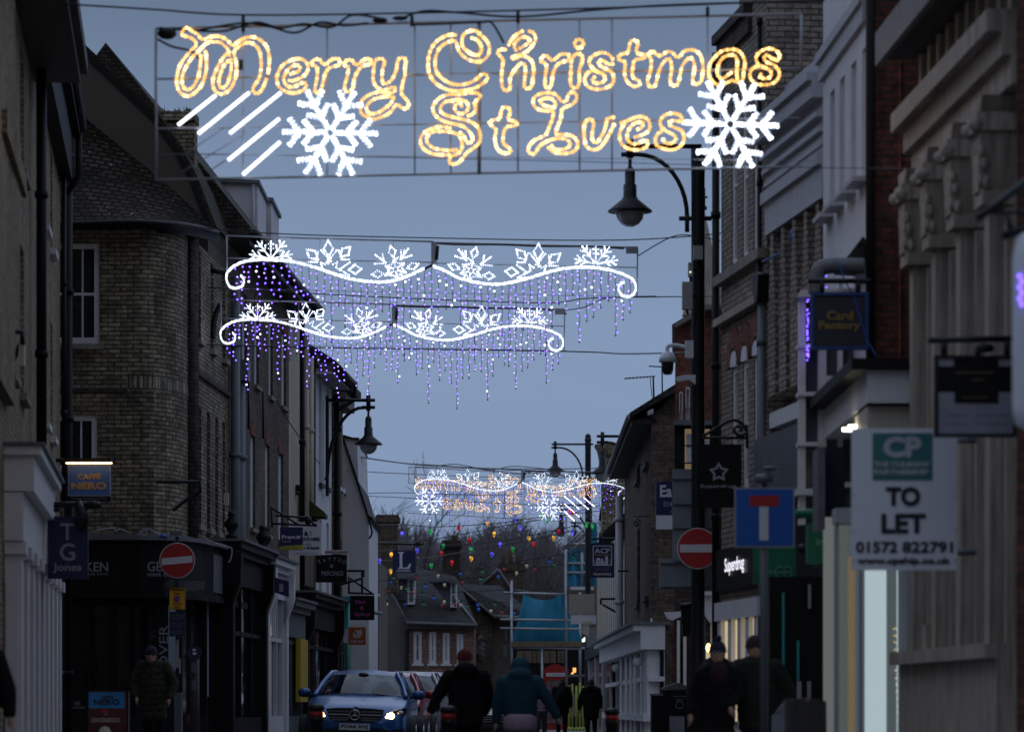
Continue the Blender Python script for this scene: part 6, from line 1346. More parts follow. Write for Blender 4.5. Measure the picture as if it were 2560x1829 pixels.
# ================================================================ hanging and road signs
def board(name, lab, x0, y0, x1, y1, d, m, texts=(), frame=None, th=.05, cat='sign', grp=None, extra=None, pts=None):
    c = Cam(d); r = thing(name, lab, cat, P((x0 + x1) / 2, y1, d), grp); mb = MB()
    if pts: mb.poly(c, pts, -th, 0)
    else: mb.R(c, x0, y0, x1, y1, -th, 0)
    b = build(mb, 'board', M[m], r)
    if frame:
        mb = MB(); w = frame[1]
        mb.R(c, x0, y0, x1, y0 + w, .002, .02); mb.R(c, x0, y1 - w, x1, y1, .002, .02); mb.R(c, x0, y0 + w, x0 + w, y1 - w, .002, .02); mb.R(c, x1 - w, y0 + w, x1, y1 - w, .002, .02); build(mb, 'frame', M[frame[0]], r)
    for mm, its in texts: sign_text(r, c, its, .006, mm)
    if extra: extra(r, c)
    return r
def arm(r, d, pts, w=.02, m='black_iron', nm='bracket'):
    mb = MB()
    for p in pts: mb.tube(crv([P(x, y, d) for x, y in p]) if len(p) > 2 else [P(x, y, d) for x, y in p], w, 7)
    return build(mb, nm, M[m], r)
mat('gold_dull', (.22, .14, .03), .6); mat('sign_dusk', (.02, .022, .035), .5); mat('blue_frame', (.01, .05, .20), .5)
mat('sign_yellow', (.42, .40, .03), .5)
mat('sign_pale', (.24, .25, .30), .5); mat('sign_pale2', (.42, .46, .48), .5); mat('sign_ink', (.012, .012, .02), .6); mat('board_white', (.68, .70, .75), .5, var=.04)
mat('gold', (.62, .38, .10), .5); mat('sign_gold_dull', (.20, .13, .05), .6); mat('sign_teal', (.035, .16, .16), .5); mat('sign_green', (.0, .13, .06), .45); mat('sign_green_pale', (.12, .35, .22), .5); mat('magenta', (.45, .03, .25), .5); mat('sign_orange', (.45, .10, .015), .5)
mat('sign_navy', (.008, .014, .07), .4, var=.05); mat('coffee_blue', (.07, .17, .50), .4, var=.05); mat('sky_blue_paint', (.03, .22, .50), .5); mat('sign_black', (.006, .006, .007), .6, spec=.2); mat('coffee_red', (.09, .015, .015), .5)
emit('tube_light', (1.0, .62, .32), 6, True)
def cn(r, c):
    build(MB().R(c, 163, 1146, 281, 1152, -.1, .12), 'hood', M['black_paint'], r)
    mb = MB(); mb.tube([P(165, 1157, c.flat_d), P(280, 1157, c.flat_d)], .012, 8); build(mb, 'tube_lamp', M['tube_light'], r)
    arm(r, 52, [[(140, 1150), (170, 1150)]], .03)
Cam0 = Cam
def Cam(d):
    c = Cam0(d); c.flat_d = d - .15; return c
board('hanging_sign', 'blue hanging coffee shop sign with amber letters and a lit tube lamp on top', 170, 1162, 276, 1240, 52, 'coffee_blue', [('gold', [('CAFFÈ', 195, 1182, 251, 1197, .8), ('NERO', 179, 1206, 265, 1222, 1.2)])], ('sign_grey', 2), extra=lambda r, c: (cn(r, c), build(MB().R(c, 170, 1240, 276, 1252, -.05, 0), 'lower_strip', M['sign_black'], r), sign_text(r, c, [('ITALIAN COFFEE ROASTERS', 177, 1243, 268, 1248)], .006, 'sign_grey')))
def tg(r, c):
    arm(r, 44, [[(64, 1262), (240, 1258)], [(84, 1277), (150, 1272)]], .035); mb = MB(); mb.ball(P(205, 1296, 43.8), .13, 0, 10, (.8, .8, 1.3)); mb.tube([P(190, 1255, 43.8), P(208, 1290, 43.8)], .07, 8); mb.ball(P(232, 1262, 43.8), .06, 0, 8, (2, 1, 1)); build(mb, 'clamp', M['black_iron'], r)
board('hanging_sign', 'dark navy hanging sign with pale letters T G over Jones', 119, 1290, 220, 1446, 44, 'sign_navy', [('sign_grey', [('T', 152, 1308, 184, 1348, .8), ('G', 150, 1358, 187, 1400, .8), ('Jones', 133, 1408, 203, 1431, .8)])], extra=tg)
def disc(name, lab, x, y, r_, d, tilt, stand=None):
    c = Cam(d); R_ = r_ / F * d; q = P(x, y, d); r = thing(name, lab, 'road sign', q, 'round red no-entry signs'); A = Vector((0, -1, 0))
    build(MB().lathe(q, [(R_, -.02), (R_, .0), (0, .0)], 40, axis=A, sm=False), 'rim', M['sign_white'], r)
    build(MB().lathe(q, [(R_ * .955, .002), (R_ * .955, .006), (0, .006)], 40, axis=A, sm=False), 'face', M['red_sign_paint'], r)
    t = math.tan(math.radians(tilt)); w = R_ * .86; h = R_ * .19; pts = [(q.x - w, q.z - h - w * t), (q.x + w, q.z - h + w * t), (q.x + w, q.z + h + w * t), (q.x - w, q.z + h - w * t)]
    build(MB().prism(c, pts, .007, .012), 'bar', M['sign_white'], r); return r
disc('no_entry_sign', 'round red no-entry sign with tilted white bar, left, before the black shopfront', 443, 1400, 44.5, 56.5, 5)
disc('no_entry_sign', 'larger round red no-entry sign on the lamp column on the right', 1744, 1370, 51.5, 50.0, 0)
r = thing('sign_post', 'slim grey post carrying the left no-entry sign and amber parking sign', 'post', (P(443, 0, 56.7).x, 56.7, .12)); X = P(443, 0, 56.7).x
build(MB().tube([(X, 56.7, .12), (X, 56.7, EYE + (HY - 1340) / F * 56.7)], .03, 10), 'post', M['navy_cloth'], r); c = Cam(56.7)
build(MB().poly(c, [(412, 1458), (424, 1448), (510, 1452), (510, 1472), (440, 1480), (424, 1470)], -.03, -.06), 'arrow_back', M['grey_paint'], r); build(MB().R(c, 437, 1730, 455, 1960, -.1, .1), 'base_box', M['grey_paint'], r)
build(MB().R(c, 424, 1327, 456, 1336, -.12, .06), 'sign_lamp', M['grey_paint'], r)
def ped(r, c):
    q = P(442, 1496, c.flat_d + .12); R_ = .055; A = Vector((0, -1, 0)); build(MB().lathe(q, [(R_, 0), (R_, .004), (0, .004)], 20, axis=A, sm=False), 'ring', M['red_sign_paint'], r); build(MB().lathe(q, [(R_ * .78, .005), (R_ * .78, .007), (0, .007)], 20, axis=A, sm=False), 'disc', M['blue_sign_paint'], r)
    build(MB().tube([q + Vector((-.03, -.012, .03)), q + Vector((.03, -.012, -.03))], .006, 5), 'slash', M['red_sign_paint'], r)
board('parking_sign', 'amber parking restriction sign reading Pedestrian Zone under the left no-entry sign', 423, 1467, 463, 1523, 56.4, 'sign_amber', [('black_paint', [('Pedestrian', 426, 1469, 460, 1476, .15), ('Zone', 434, 1479, 451, 1485, .15), ('At any', 432, 1506, 455, 1512, .15), ('time', 435, 1514, 450, 1520, .15)])], ('black_paint', .8), extra=ped)
board('notice_sign', 'dark blue camera notice with small pale print below the amber sign', 423, 1528, 463, 1590, 56.4, 'navy_paint', [('sign_grey', [('This area is covered by', 425, 1535, 461, 1538), ('24 hour CCTV Camera', 426, 1540, 460, 1543), ('Surveillance', 433, 1545, 452, 1548), ('The cameras are operated', 427, 1556, 459, 1558.5), ('for public safety and', 429, 1561, 457, 1563.5), ('crime prevention', 431, 1566, 455, 1568.5), ('For more information', 427, 1575, 459, 1577.5), ('contact the council', 429, 1580, 457, 1582.5)])])
board('notice_sign', 'narrow white paper strip on the sign post beside the window lettering', 438, 1598, 446, 1668, 56.5, 'sign_grey', [])
board('notice_sign', 'thin white vertical strip hanging beside the paper strip', 448, 1645, 451, 1682, 56.4, 'sign_grey', [])
def prem(r, c):
    build(MB().poly(c, [(700, 1365), (757, 1361), (757, 1373), (700, 1373)], .001, .004), 'yellow_band', M['sign_yellow'], r); 
    sign_text(r, c, [('foreign currency', 704, 1366, 749, 1371)], .006, 'navy_paint'); build(MB().R(c, 744, 1339, 745.4, 1346, .007, .009), 'yellow_i', M['sign_yellow'], r)
    arm(r, 68.5, [[(690, 1288), (775, 1294)], [(678, 1308), (785, 1313)], [(678, 1265), (680, 1318)], [(680, 1270), (748, 1312)], [(770, 1292), (786, 1312)]], .022); build(MB().ball(P(788, 1312, 68.5), .04, 0, 8).ball(P(770, 1300, 68.5), .08, 0, 8, (1, 1, 1.2)), 'bracket_finial', M['black_iron'], r)
board('hanging_sign', 'blue and yellow hanging travel agency sign on an iron bracket', 700, 1317, 757, 1374, 68.3, 'sign_navy', [('sign_white', [('Prem', 705, 1337, 738, 1346, .5), ('er', 741, 1338.5, 753, 1346, .5)]), ('sign_grey', [('travel', 705, 1349, 726, 1355, .2)])], extra=prem)
board('hanging_sign', 'white hanging taxi hire sign with black phone number behind the travel sign', 724, 1304, 803, 1387, 71, 'sign_white', [('black_paint', [('&', 761, 1328, 770, 1338, .5), ('ATE HIRE', 757, 1343, 799, 1351, .4), ('1·436646', 760, 1366, 798, 1372, .4)]), ('gold', [('T', 773, 1327, 782, 1339, .5)]), ('grey_paint', [('01480', 752, 1357, 777, 1363), ('www.tnttaxi.co.uk', 737, 1380, 795, 1384)])])
def tat(r, c):
    mb = MB(); R0 = 46
    for i, ch in enumerate('TATTOO'):
        a = (i - 2.5) * .21; cx = 830 + R0 * 1.25 * math.sin(a) * 1.0; cy = 1436 - R0 * math.cos(a); w = 3.2
        vs, fs, x0, x1, y0, y1 = text_mesh(ch); ca, sa = math.cos(-a), math.sin(-a); pts = []
        for v in vs:
            lx = ((v.x - x0) / (x1 - x0) - .5) * 7.5; ly = ((v.y - y0) / (y1 - y0)) * 9.5; X_ = lx * ca - ly * sa; Y_ = lx * sa + ly * ca; pts.append(c.P(c.u(cx + X_), .006, c.z(0, cy - Y_ + 12)))
        mb.add(pts, fs)
    build(mb, 'lettering', M['sign_grey'], r, normals=False)
    build(MB().R(c, 811, 1374, 872, 1384, -.05, 0), 'top_board', M['sign_white'], r); build(MB().R(c, 813, 1377, 870, 1378.5, .002, .006), 'red_stripe', M['red_sign_paint'], r); build(MB().R(c, 813, 1380, 870, 1381.3, .002, .006), 'blue_stripe', M['sign_navy'], r)
    build(MB().R(c, 868, 1386, 872, 1423, -.05, 0), 'edge_strip', M['sign_white'], r); arm(r, 80, [[(868, 1426), (912, 1426)], [(845, 1462), (905, 1445)]], .03)
    build(MB().R(c, 903, 1426, 911, 1442, -.05, .05), 'bracket_end', M['black_iron'], r)
board('hanging_sign', 'wide black sign with pale letters Tattoo and Piercings', 760, 1386, 867, 1455, 80, 'sign_black', [('sign_grey', [('&', 825, 1409, 834, 1418), ('PIERCINGS', 804, 1427, 858, 1438)])], extra=tat)
def hs(r, c): arm(r, 82, [[(872, 1440), (872, 1482)], [(870, 1481), (935, 1484)], [(905, 1425), (905, 1482)], [(875, 1445), (930, 1482)]], .025); mb = MB(); mb.ball(P(946, 1532, 86), .06, 0, 8, (2, 1, .8)); mb.tube([P(936, 1530, 86), P(948, 1532, 86)], .03, 6); build(mb, 'sign_lamp', M['sign_grey'], r)
board('hanging_sign', 'black hanging takeaway sign with magenta words Hot and Spicy', 875, 1488, 936, 1549, 82, 'sign_black', [('magenta', [('Hot', 889, 1499, 914, 1508, .5), ('&', 900, 1514, 910, 1523, .4), ('Sp cy', 886, 1530, 925, 1541, .5)]), ('teal_paint', [('i', 904, 1529, 906, 1538, .3)])], extra=hs)
def je(r, c):
    mb = MB(); mb.poly(c, [(881, 1585), (892, 1573), (897, 1576), (902, 1571), (904, 1576), (906, 1586), (901, 1587), (901, 1594), (884, 1594), (884, 1587)], .002, .008); h = build(mb, 'house_mark', M['sign_white'], r)
    mb = MB(); mb.R(c, 889, 1579, 890.5, 1594, .009, .012); mb.R(c, 894.5, 1582, 896.5, 1594, .009, .012); mb.poly(c, [(887, 1579), (892.5, 1579), (891, 1586), (888.5, 1586)], .009, .012); build(mb, 'cutlery_cutout', M['sign_orange'], h)
    build(MB().R(c, 858, 1571, 871, 1606, -.05, 0), 'white_box', M['sign_white'], r)
board('hanging_sign', 'square orange food delivery sign with white house mark', 871, 1567, 914, 1611, 83, 'sign_orange', [('sign_white', [('JUST EAT', 876, 1600, 909, 1606, .4, .1)])], extra=je)
def ldr(r, c):
    mb = MB(); mb.poly(c, [(995, 1379), (1010, 1379), (1010, 1381), (1006, 1383), (1006, 1416), (1009, 1418), (1018, 1417), (1024, 1408), (1028, 1408), (1024, 1421), (995, 1421), (995, 1419), (999, 1417), (999, 1383), (995, 1381)], .002, .008); build(mb, 'letter_mark', M['sign_white'], r)
    arm(r, 100, [[(916, 1357), (1055, 1360)]], .03); mb = MB(); mb.poly(c, [(1040, 1354), (1060, 1360), (1040, 1365)], -.04, .04); build(mb, 'arrow_tip', M['black_iron'], r); arm(r, 100, [[(993, 1360), (992, 1375)], [(1034, 1360), (1034, 1375)]], .015, nm='hanger'); arm(r, 100, [[(930, 1355), (930, 1640)]], .055, nm='post')
board('hanging_sign', 'square navy estate agency sign with a big white L', 982, 1375, 1039, 1431, 100, 'sign_navy', [('sign_white', [('LEADERS', 992, 1423, 1026, 1428, .15)])], extra=ldr)
def acp(r, c):
    mb = MB()
    for b in ((1482, 1363, 1530, 1365), (1482, 1411, 1530, 1413), (1482, 1365, 1484, 1411), (1528, 1365, 1530, 1411)): mb.R(c, *b, .002, .008)
    for b in ((1491, 1394, 1501, 1400), (1490, 1401, 1496, 1411), (1497, 1401, 1502, 1411), (1503, 1396, 1508, 1411), (1509, 1402, 1512, 1411), (1513, 1390, 1520, 1411), (1525, 1396, 1526, 1411), (1486, 1398, 1487, 1411)): mb.R(c, *b, .002, .008)
    build(mb, 'skyline_mark', M['sign_white'], r); build(MB().R(c, 1487, 1386, 1525, 1387.2, .002, .006), 'gold_line', M['gold'], r)
    arm(r, 88.5, [[(1480, 1346), (1600, 1346)], [(1500, 1330), (1500, 1355)]], .03)
board('hanging_sign', 'tall dark blue banner with white ACP, skyline drawing and euronics', 1476, 1356, 1536, 1443, 88.5, 'sign_navy', [('sign_white', [('ACP', 1487, 1370, 1525, 1382, .3), ('euronics', 1489, 1430, 1528, 1437, .3)]), ('sign_grey', [('Your local independent', 1484, 1417, 1527, 1420), ('electrical retailer', 1489, 1422, 1523, 1425)]), ('gold', [('e', 1483, 1430, 1488, 1437, .2)])], extra=acp)
r = thing('iron_bracket', 'arrow-ended iron bracket sticking out from the far brown house', 'bracket', P(1600, 1426, 84)); arm(r, 84, [[(1545, 1426), (1618, 1426)], [(1618, 1415), (1618, 1500)]], .03)
r = thing('iron_bracket', 'plain iron bracket above the white shop cornice on the far right row', 'bracket', P(1500, 1500, 92)); arm(r, 92, [[(1502, 1496), (1560, 1496)], [(1502, 1496), (1502, 1510)], [(1506, 1510), (1545, 1532)]], .03)
r = thing('iron_bracket', 'scrolled iron wall bracket high on the brown house on the right', 'bracket', P(1640, 1290, 69.6)); arm(r, 69.6, [[(1585, 1290), (1626, 1290)], [(1594, 1312), (1592, 1302), (1586, 1304), (1588, 1312), (1596, 1313), (1600, 1302), (1592, 1296)]], .014)
board('hanging_sign', 'dark blue and white agency board partly hidden by the grey sign backs', 1640, 1203, 1690, 1322, 64, 'sign_white', [('sign_white', [('Ea', 1651, 1213, 1679, 1241, 1.2)]), ('sign_grey', [('014', 1659, 1253, 1680, 1266, .2), ('e', 1676, 1275, 1681, 1281)])], extra=lambda r, c: build(MB().R(c, 1640, 1203, 1690, 1287, .001, .004), 'navy_panel', M['sign_navy'], r))
r = thing('direction_sign', 'large grey back of a direction sign on the lamp column above the no-entry sign', 'sign', P(1740, 1320, 50.8)); c = Cam(50.8); mb = MB(); mb.R(c, 1681, 1172, 1799, 1400, -.02, 0); build(mb, 'panel', M['plate_grey'], r); mb = MB()
for y in (1192, 1255, 1315): mb.R(c, 1682, y, 1798, y + 5, .001, .05)
build(mb, 'rail', M['plate_grey'], r)
r = thing('direction_sign', 'lower grey back of a wide direction sign behind the no-entry sign', 'sign', P(1715, 1470, 50.9)); c = Cam(50.9); mb = MB(); mb.R(c, 1647, 1396, 1783, 1472, -.02, 0); build(mb, 'panel', M['plate_grey'], r); mb = MB(); mb.R(c, 1650, 1402, 1780, 1407, .001, .05); mb.R(c, 1650, 1461, 1780, 1466, .001, .05); build(mb, 'rail', M['plate_grey'], r)
r = thing('direction_sign', 'pair of grey sign backs stacked on the far lamp column below the banner', 'sign', P(1488, 1660, 114)); c = Cam(114); mb = MB(); mb.R(c, 1466, 1568, 1510, 1618, -.05, .0); mb.R(c, 1468, 1620, 1508, 1668, -.05, .0); build(mb, 'panel', M['plate_grey'], r)
r = thing('wall_lamp', 'black carriage lantern box on the brick corner below the lamp column signs', 'lamp', P(1715, 1560, 52)); c = Cam(52); mb = MB(); mb.R(c, 1703, 1520, 1732, 1555, -.1, .1); mb.R(c, 1706, 1556, 1728, 1590, -.1, .08); mb.tube([P(1700, 1515, 52), P(1735, 1512, 52)], .05, 7); build(mb, 'case', M['black_iron'], r)
# superdrug-style star sign, blue dead-end sign, green optician sign
def star(r, c):
    mb = MB(); cx, cy, R1_, R2_ = 1797, 1180, 26, 13.5; o_, i_ = [], []
    def ring(a, b): return [(cx + (a if k % 2 == 0 else b) * math.sin(k * math.pi / 5), cy - (a if k % 2 == 0 else b) * math.cos(k * math.pi / 5)) for k in range(10)]
    A, B = ring(R1_, R2_ + 1), ring(R1_ - 10, R2_ - 5)
    for k in range(10): n = (k + 1) % 10; mb.poly(c, [A[k], A[n], B[n], B[k]], .002, .008)
    build(mb, 'star_mark', M['sign_grey'], r)
    arm(r, 45, [[(1757, 1094), (1870, 1094)], [(1866, 1060), (1868, 1120)], [(1800, 1064), (1828, 1050), (1852, 1056), (1866, 1080), (1850, 1088), (1836, 1080), (1840, 1068), (1850, 1066), (1854, 1074), (1848, 1078)], [(1757, 1090), (1800, 1064)]], .02)
board('hanging_sign', 'square black chemist sign with a rounded grey star outline', 1741, 1110, 1854, 1268, 45, 'sign_black', [('sign_grey', [('Superdrug', 1751, 1210, 1840, 1221, .3)])], extra=star)
r = thing('dead_end_sign', 'square blue road sign with a white T and red bar on a grey post', 'road sign', (P(1911, 0, 33).x, 33, .12)); c = Cam(33)
mb = MB(); mb.R(c, 1836, 1218, 1987, 1368, -.02, 0); build(mb, 'rim', M['sign_grey'], r); build(MB().R(c, 1840, 1222, 1983, 1364, .001, .004), 'face', M['blue_sign_paint'], r); build(MB().R(c, 1898, 1266, 1921, 1350, .005, .009), 'white_stem', M['sign_white'], r); build(MB().R(c, 1874, 1238, 1947, 1265, .005, .009), 'red_bar', M['red_sign_paint'], r)
build(MB().tube([(P(1911, 0, 33).x, 33.06, .12), (P(1911, 0, 33).x, 33.06, EYE + (HY - 1196) / F * 33)], .040, 12), 'post', M['grey_paint'], r)
mb = MB(); mb.tube([P(1890, 1196, 33), P(1932, 1196, 33)], .045, 8); mb.ball(P(1926, 1170, 33), .05, 0, 8, (1.6, 1, .5)); mb.tube([P(1911, 1210, 33), P(1920, 1172, 33)], .025, 6); build(mb, 'sign_lamp', M['grey_paint'], r)
def spec(r, c):
    mb = MB()
    for cx in (1951, 1967): mb.tube([P(cx + 13 * math.cos(t), 1429 + 13.5 * math.sin(t), 40 - .02) for t in [2 * math.pi * k / 28 for k in range(28)] if not (cx == 1951 and math.cos(t) > .55) and not (cx == 1967 and math.cos(t) < -.55)], .007, 5)
    build(mb, 'twin_ovals', M['sign_green_pale'], r)
board('hanging_sign', 'green optician sign with two joined pale ovals behind the blue road sign', 1883, 1360, 1990, 1459, 40, 'sign_green', [('sign_green_pale', [('Specsavers', 1922, 1424, 1978, 1434, .3)])], extra=spec)
def bt(r, c): arm(r, 36.5, [[(1990, 1285), (2075, 1278)]], .05, 'sign_green')
board('hanging_sign', 'upright green box sign seen edge-on left of the lit shop window', 2030, 1298, 2075, 1412, 36.5, 'sign_green', [('sign_green_pale', [('ins', 2042, 1345, 2072, 1362, .8)])], th=.3, pts=[(2020, 1310), (2042, 1296), (2065, 1300), (2076, 1320), (2076, 1395), (2042, 1412), (2020, 1408)], extra=bt)
def cf(r, c):
    arm(r, 35, [[(2020, 702), (2176, 702)], [(2055, 702), (2055, 732)], [(2145, 702), (2145, 732)]], .028); arm(r, 35, [[(2098, 658), (2112, 700), (2135, 745), (2165, 840), (2190, 890)]], .008, 'blue_sign_paint', 'lead')
board('hanging_sign', 'dark hanging card shop sign with blue frame and dull gold words', 2027, 730, 2171, 874, 35, 'sign_dusk', [('gold_dull', [('Card', 2068, 778, 2132, 799, 1.6), ('Factory', 2048, 803, 2150, 827, 1.6)])], ('blue_frame', 8), extra=cf)

def pub(r, c):
    mb = MB(); mb.R(c, 2346, 897, 2384, 915, .001, .004); mb.R(c, 2497, 897, 2532, 915, .001, .004); mb.R(c, 2346, 980, 2532, 1084, .001, .004); build(mb, 'pale_panel', M['sign_pale'], r)
    build(MB().R(c, 2386, 892, 2496, 1008, .005, .008), 'black_panel', M['sign_black'], r)
    arm(r, 26, [[(2320, 850), (2545, 846)], [(2360, 850), (2360, 888)], [(2518, 848), (2518, 888)]], .025); mb = MB(); mb.ball(P(2462, 870, 26), .04, 0, 8, (2, 1, 1)); mb.ball(P(2445, 880, 26), .03, 0, 8); build(mb, 'clip', M['black_iron'], r)
    mb = MB(); mb.R(c, 2388, 930, 2484, 932, .009, .010); mb.R(c, 2430, 948, 2460, 950, .009, .010); mb.R(c, 2405, 992, 2470, 994, .009, .010); build(mb, 'faint_rule', M['sign_gold_dull'], r)
    sign_text(r, c, [('Sales   Lettings', 2370, 1034, 2520, 1042), ('Property   Management', 2356, 1054, 2524, 1062)], .006, 'grey_paint')
board('hanging_sign', 'framed black and pale hanging sign at the upper right, words too blurred to read', 2336, 888, 2540, 1092, 26, 'sign_black', [], ('black_iron', 8), extra=pub)
def tl(r, c):
    g = build(MB().R(c, 2181, 1082, 2331, 1200, .001, .005), 'teal_panel', M['sign_teal'], r); sign_text(g, c, [('CP', 2212, 1094, 2300, 1140, 4), ('THE CULSHAW', 2186, 1154, 2324, 1166, 1.2), ('PARTNERSHIP', 2186, 1173, 2320, 1185, 1.2)], .008, 'sign_pale2')
    sign_text(r, c, [('TO', 2217, 1219, 2298, 1262, 3.2), ('LET', 2206, 1286, 2312, 1330, 3.2), ('01572', 2141, 1354, 2242, 1380, 1.5), ('822791', 2257, 1354, 2381, 1380, 1.5), ('www.cpship.co.uk', 2144, 1393, 2374, 1413, 1.4)], .006, 'sign_ink')
    mb = MB()
    for x, y in ((2134, 1236), (2134, 1326), (2388, 1240), (2388, 1325), (2134, 1400), (2388, 1400)): mb.ball(P(x, y, 26.97), .008, 0, 6)
    build(mb, 'screw', M['grey_paint'], r); arm(r, 27.2, [[(2131, 1404), (2128, 1404)], [(2395, 1100), (2440, 1100)], [(2395, 1380), (2440, 1380)]], .025, 'grey_paint', 'bracket')
board('letting_board', 'big white TO LET board with phone number 01572 822791 and teal CP panel', 2130, 1070, 2392, 1424, 27, 'board_white', [], extra=tl)
r = thing('a_board', 'pavement board with blue top and gingerbread advert at the bottom left', 'a-board', (P(266, 0, 50).x, 50, .12)); c = Cam(50)
mb = MB(); mb.R(c, 218, 1722, 322, 1950, -.03, 0); build(mb, 'panel', M['coffee_red'], r); mb = MB(); mb.R(c, 216, 1718, 324, 1724, -.04, .03); mb.R(c, 214, 1718, 220, 1950, -.04, .03); mb.R(c, 318, 1718, 324, 1950, -.04, .03); build(mb, 'frame', M['black_paint'], r)
build(MB().R(c, 222, 1729, 312, 1769, .001, .004), 'blue_panel', M['sky_blue_paint'], r); sign_text(r, c, [('caffè', 253, 1737, 283, 1745, .3), ('NERO', 235, 1747, 298, 1760, .8)], .006, 'sign_ink'); sign_text(r, c, [('THE', 260, 1782, 270, 1786), ('GINGERBREAD', 228, 1793, 300, 1804, .3)], .006, 'cream_paint')
build(MB().lathe(P(262, 1834, 49.9), [(0, .12), (.06, .10), (.1, .03), (.12, -.05), (.1, -.2), (0, -.2)], 14), 'cup_picture', M['cream_paint'], r); build(MB().R(c, 254, 1772, 270, 1780, .001, .004), 'red_tab', M['red_sign_paint'], r)
build(MB().R(c, 322, 1727, 323.5, 1940, .0301, .034), 'frame_edge', M['sign_grey'], r)
r = thing('iron_bracket', 'empty iron sign bracket on the rounded brick corner', 'bracket', P(480, 1205, 57.3)); arm(r, 57.3, [[(390, 1204), (500, 1204)], [(500, 1200), (500, 1232)], [(500, 1228), (465, 1250), (432, 1276)]], .03)
r = thing('iron_bracket', 'black iron arm bracket at the left edge of the nearest building', 'bracket', P(50, 830, 40)); arm(r, 40, [[(-10, 829), (56, 829)], [(56, 829), (56, 862)], [(50, 862), (30, 905), (-5, 945)]], .03); build(MB().R(Cam(40), 50, 865, 64, 915, 0, .12), 'junction_box', M['cream_paint'], r)
r = thing('wall_bracket', 'tall black lamp bracket on the receding brick side of the corner building', 'bracket', P(525, 690, 62)); arm(r, 62, [[(517, 674), (565, 682)], [(520, 674), (520, 848)], [(552, 760), (538, 790), (532, 846)]], .05)
tag(build(MB().R(Cam(62), 560, 1232, 572, 1262, -.05, .05), 'nesting_box', M['cream_paint'], loc=P(566, 1262, 62)), 'small tan wooden box fixed beside the grey pipes on the corner building', 'box')
r = thing('flood_light', 'black floodlight on the pipe of the cream house', 'lamp', P(740, 1238, 76)); mb = MB(); mb.R(Cam(76), 728, 1212, 752, 1228, -.1, .1); mb.poly(Cam(76), [(732, 1228), (754, 1232), (754, 1240), (734, 1234)], -.1, .1); build(mb, 'head', M['black_iron'], r)
r = thing('cable_bundle', 'pale loose cables and blue plug lying along the ledge over the black shopfront', 'cable', P(330, 1335, 57)); mb = MB()
for pts in ([(230, 1328), (262, 1322), (286, 1320), (288, 1328), (300, 1322), (322, 1330)], [(345, 1338), (360, 1320), (368, 1336), (352, 1334), (372, 1322), (400, 1338)], [(395, 1338), (415, 1340)], [(510, 1345), (540, 1358), (566, 1366), (580, 1372), (576, 1400), (570, 1404)]): mb.tube(crv([P(x, y, 56.9) for x, y in pts]), .012, 5)
build(mb, 'cable', M['sign_grey'], r); mb = MB(); mb.tube([P(400, 1338, 56.8), P(416, 1341, 56.8)], .035, 8); build(mb, 'plug', M['blue_sign_paint'], r)
r = thing('round_sign', 'small round sign with two pale marks on a dark post right of the camouflage man', 'sign', P(486, 1631, 52)); build(MB().lathe(P(486, 1631, 52), [(.11, 0), (.11, .02), (0, .02)], 24, axis=Vector((0, -1, 0)), sm=False), 'disc', M['navy_paint'], r); mb = MB(); mb.ball(P(485, 1624, 51.95), .03, 0, 8, (1, .4, .6)); mb.ball(P(486, 1633, 51.95), .035, 0, 8, (1, .4, .6)); build(mb, 'mark', M['sign_white'], r)
mb = MB(); mb.R(Cam(52), 479, 1655, 492, 1680, 0, .01); mb.R(Cam(52), 480, 1700, 490, 1725, 0, .01); build(mb, 'sticker', M['grey_paint'], r); X = P(487, 0, 52.1).x; build(MB().tube([(X, 52.1, .12), (X, 52.1, EYE + (HY - 1640) / F * 52.1)], .07, 8), 'post', M['dark_wood'], r)
r = thing('blue_shop_sign', 'small dull blue projecting panel over the white Victorian shopfront', 'sign', P(700, 1470, 66)); build(MB().poly(Cam(66), [(686, 1442), (722, 1452), (722, 1492), (686, 1480)], -.05, 0), 'panel', M['sign_navy'], r); build(MB().R(Cam(66), 698, 1458, 708, 1478, .001, .01), 'figure_mark', M['sign_grey'], r)
# ================================================================ cars
def carpaint(n, c):
    m, t, N, L, b = newmat(n); b.inputs['Base Color'].default_value = c + (1,); b.inputs['Roughness'].default_value = .32; b.inputs['Metallic'].default_value = .25
    b.inputs['Coat Weight'].default_value = .4; b.inputs['Coat Roughness'].default_value = .06
carpaint('blue_paint', (.004, .075, .25)); carpaint('red_paint', (.28, .02, .03)); carpaint('silver_paint', (.34, .355, .37)); carpaint('dark_paint', (.03, .035, .04))
mat('chrome', (.55, .57, .60), .22, .9, var=.02); mat('rubber', (.015, .015, .015), .8); mat('car_dark', (.012, .012, .014), .5, spec=.3); mat('headrest', (.03, .032, .035), .8)
mat('plate_white', (.55, .55, .56), .5, var=.02); mat('amber_lens', (.5, .18, .02), .2)
emit('headlamp', (1.0, .62, .28), 7.0, True); clearglass('car_glass', (.50, .58, .62)); clearglass('lens_glass', (.8, .85, .9))
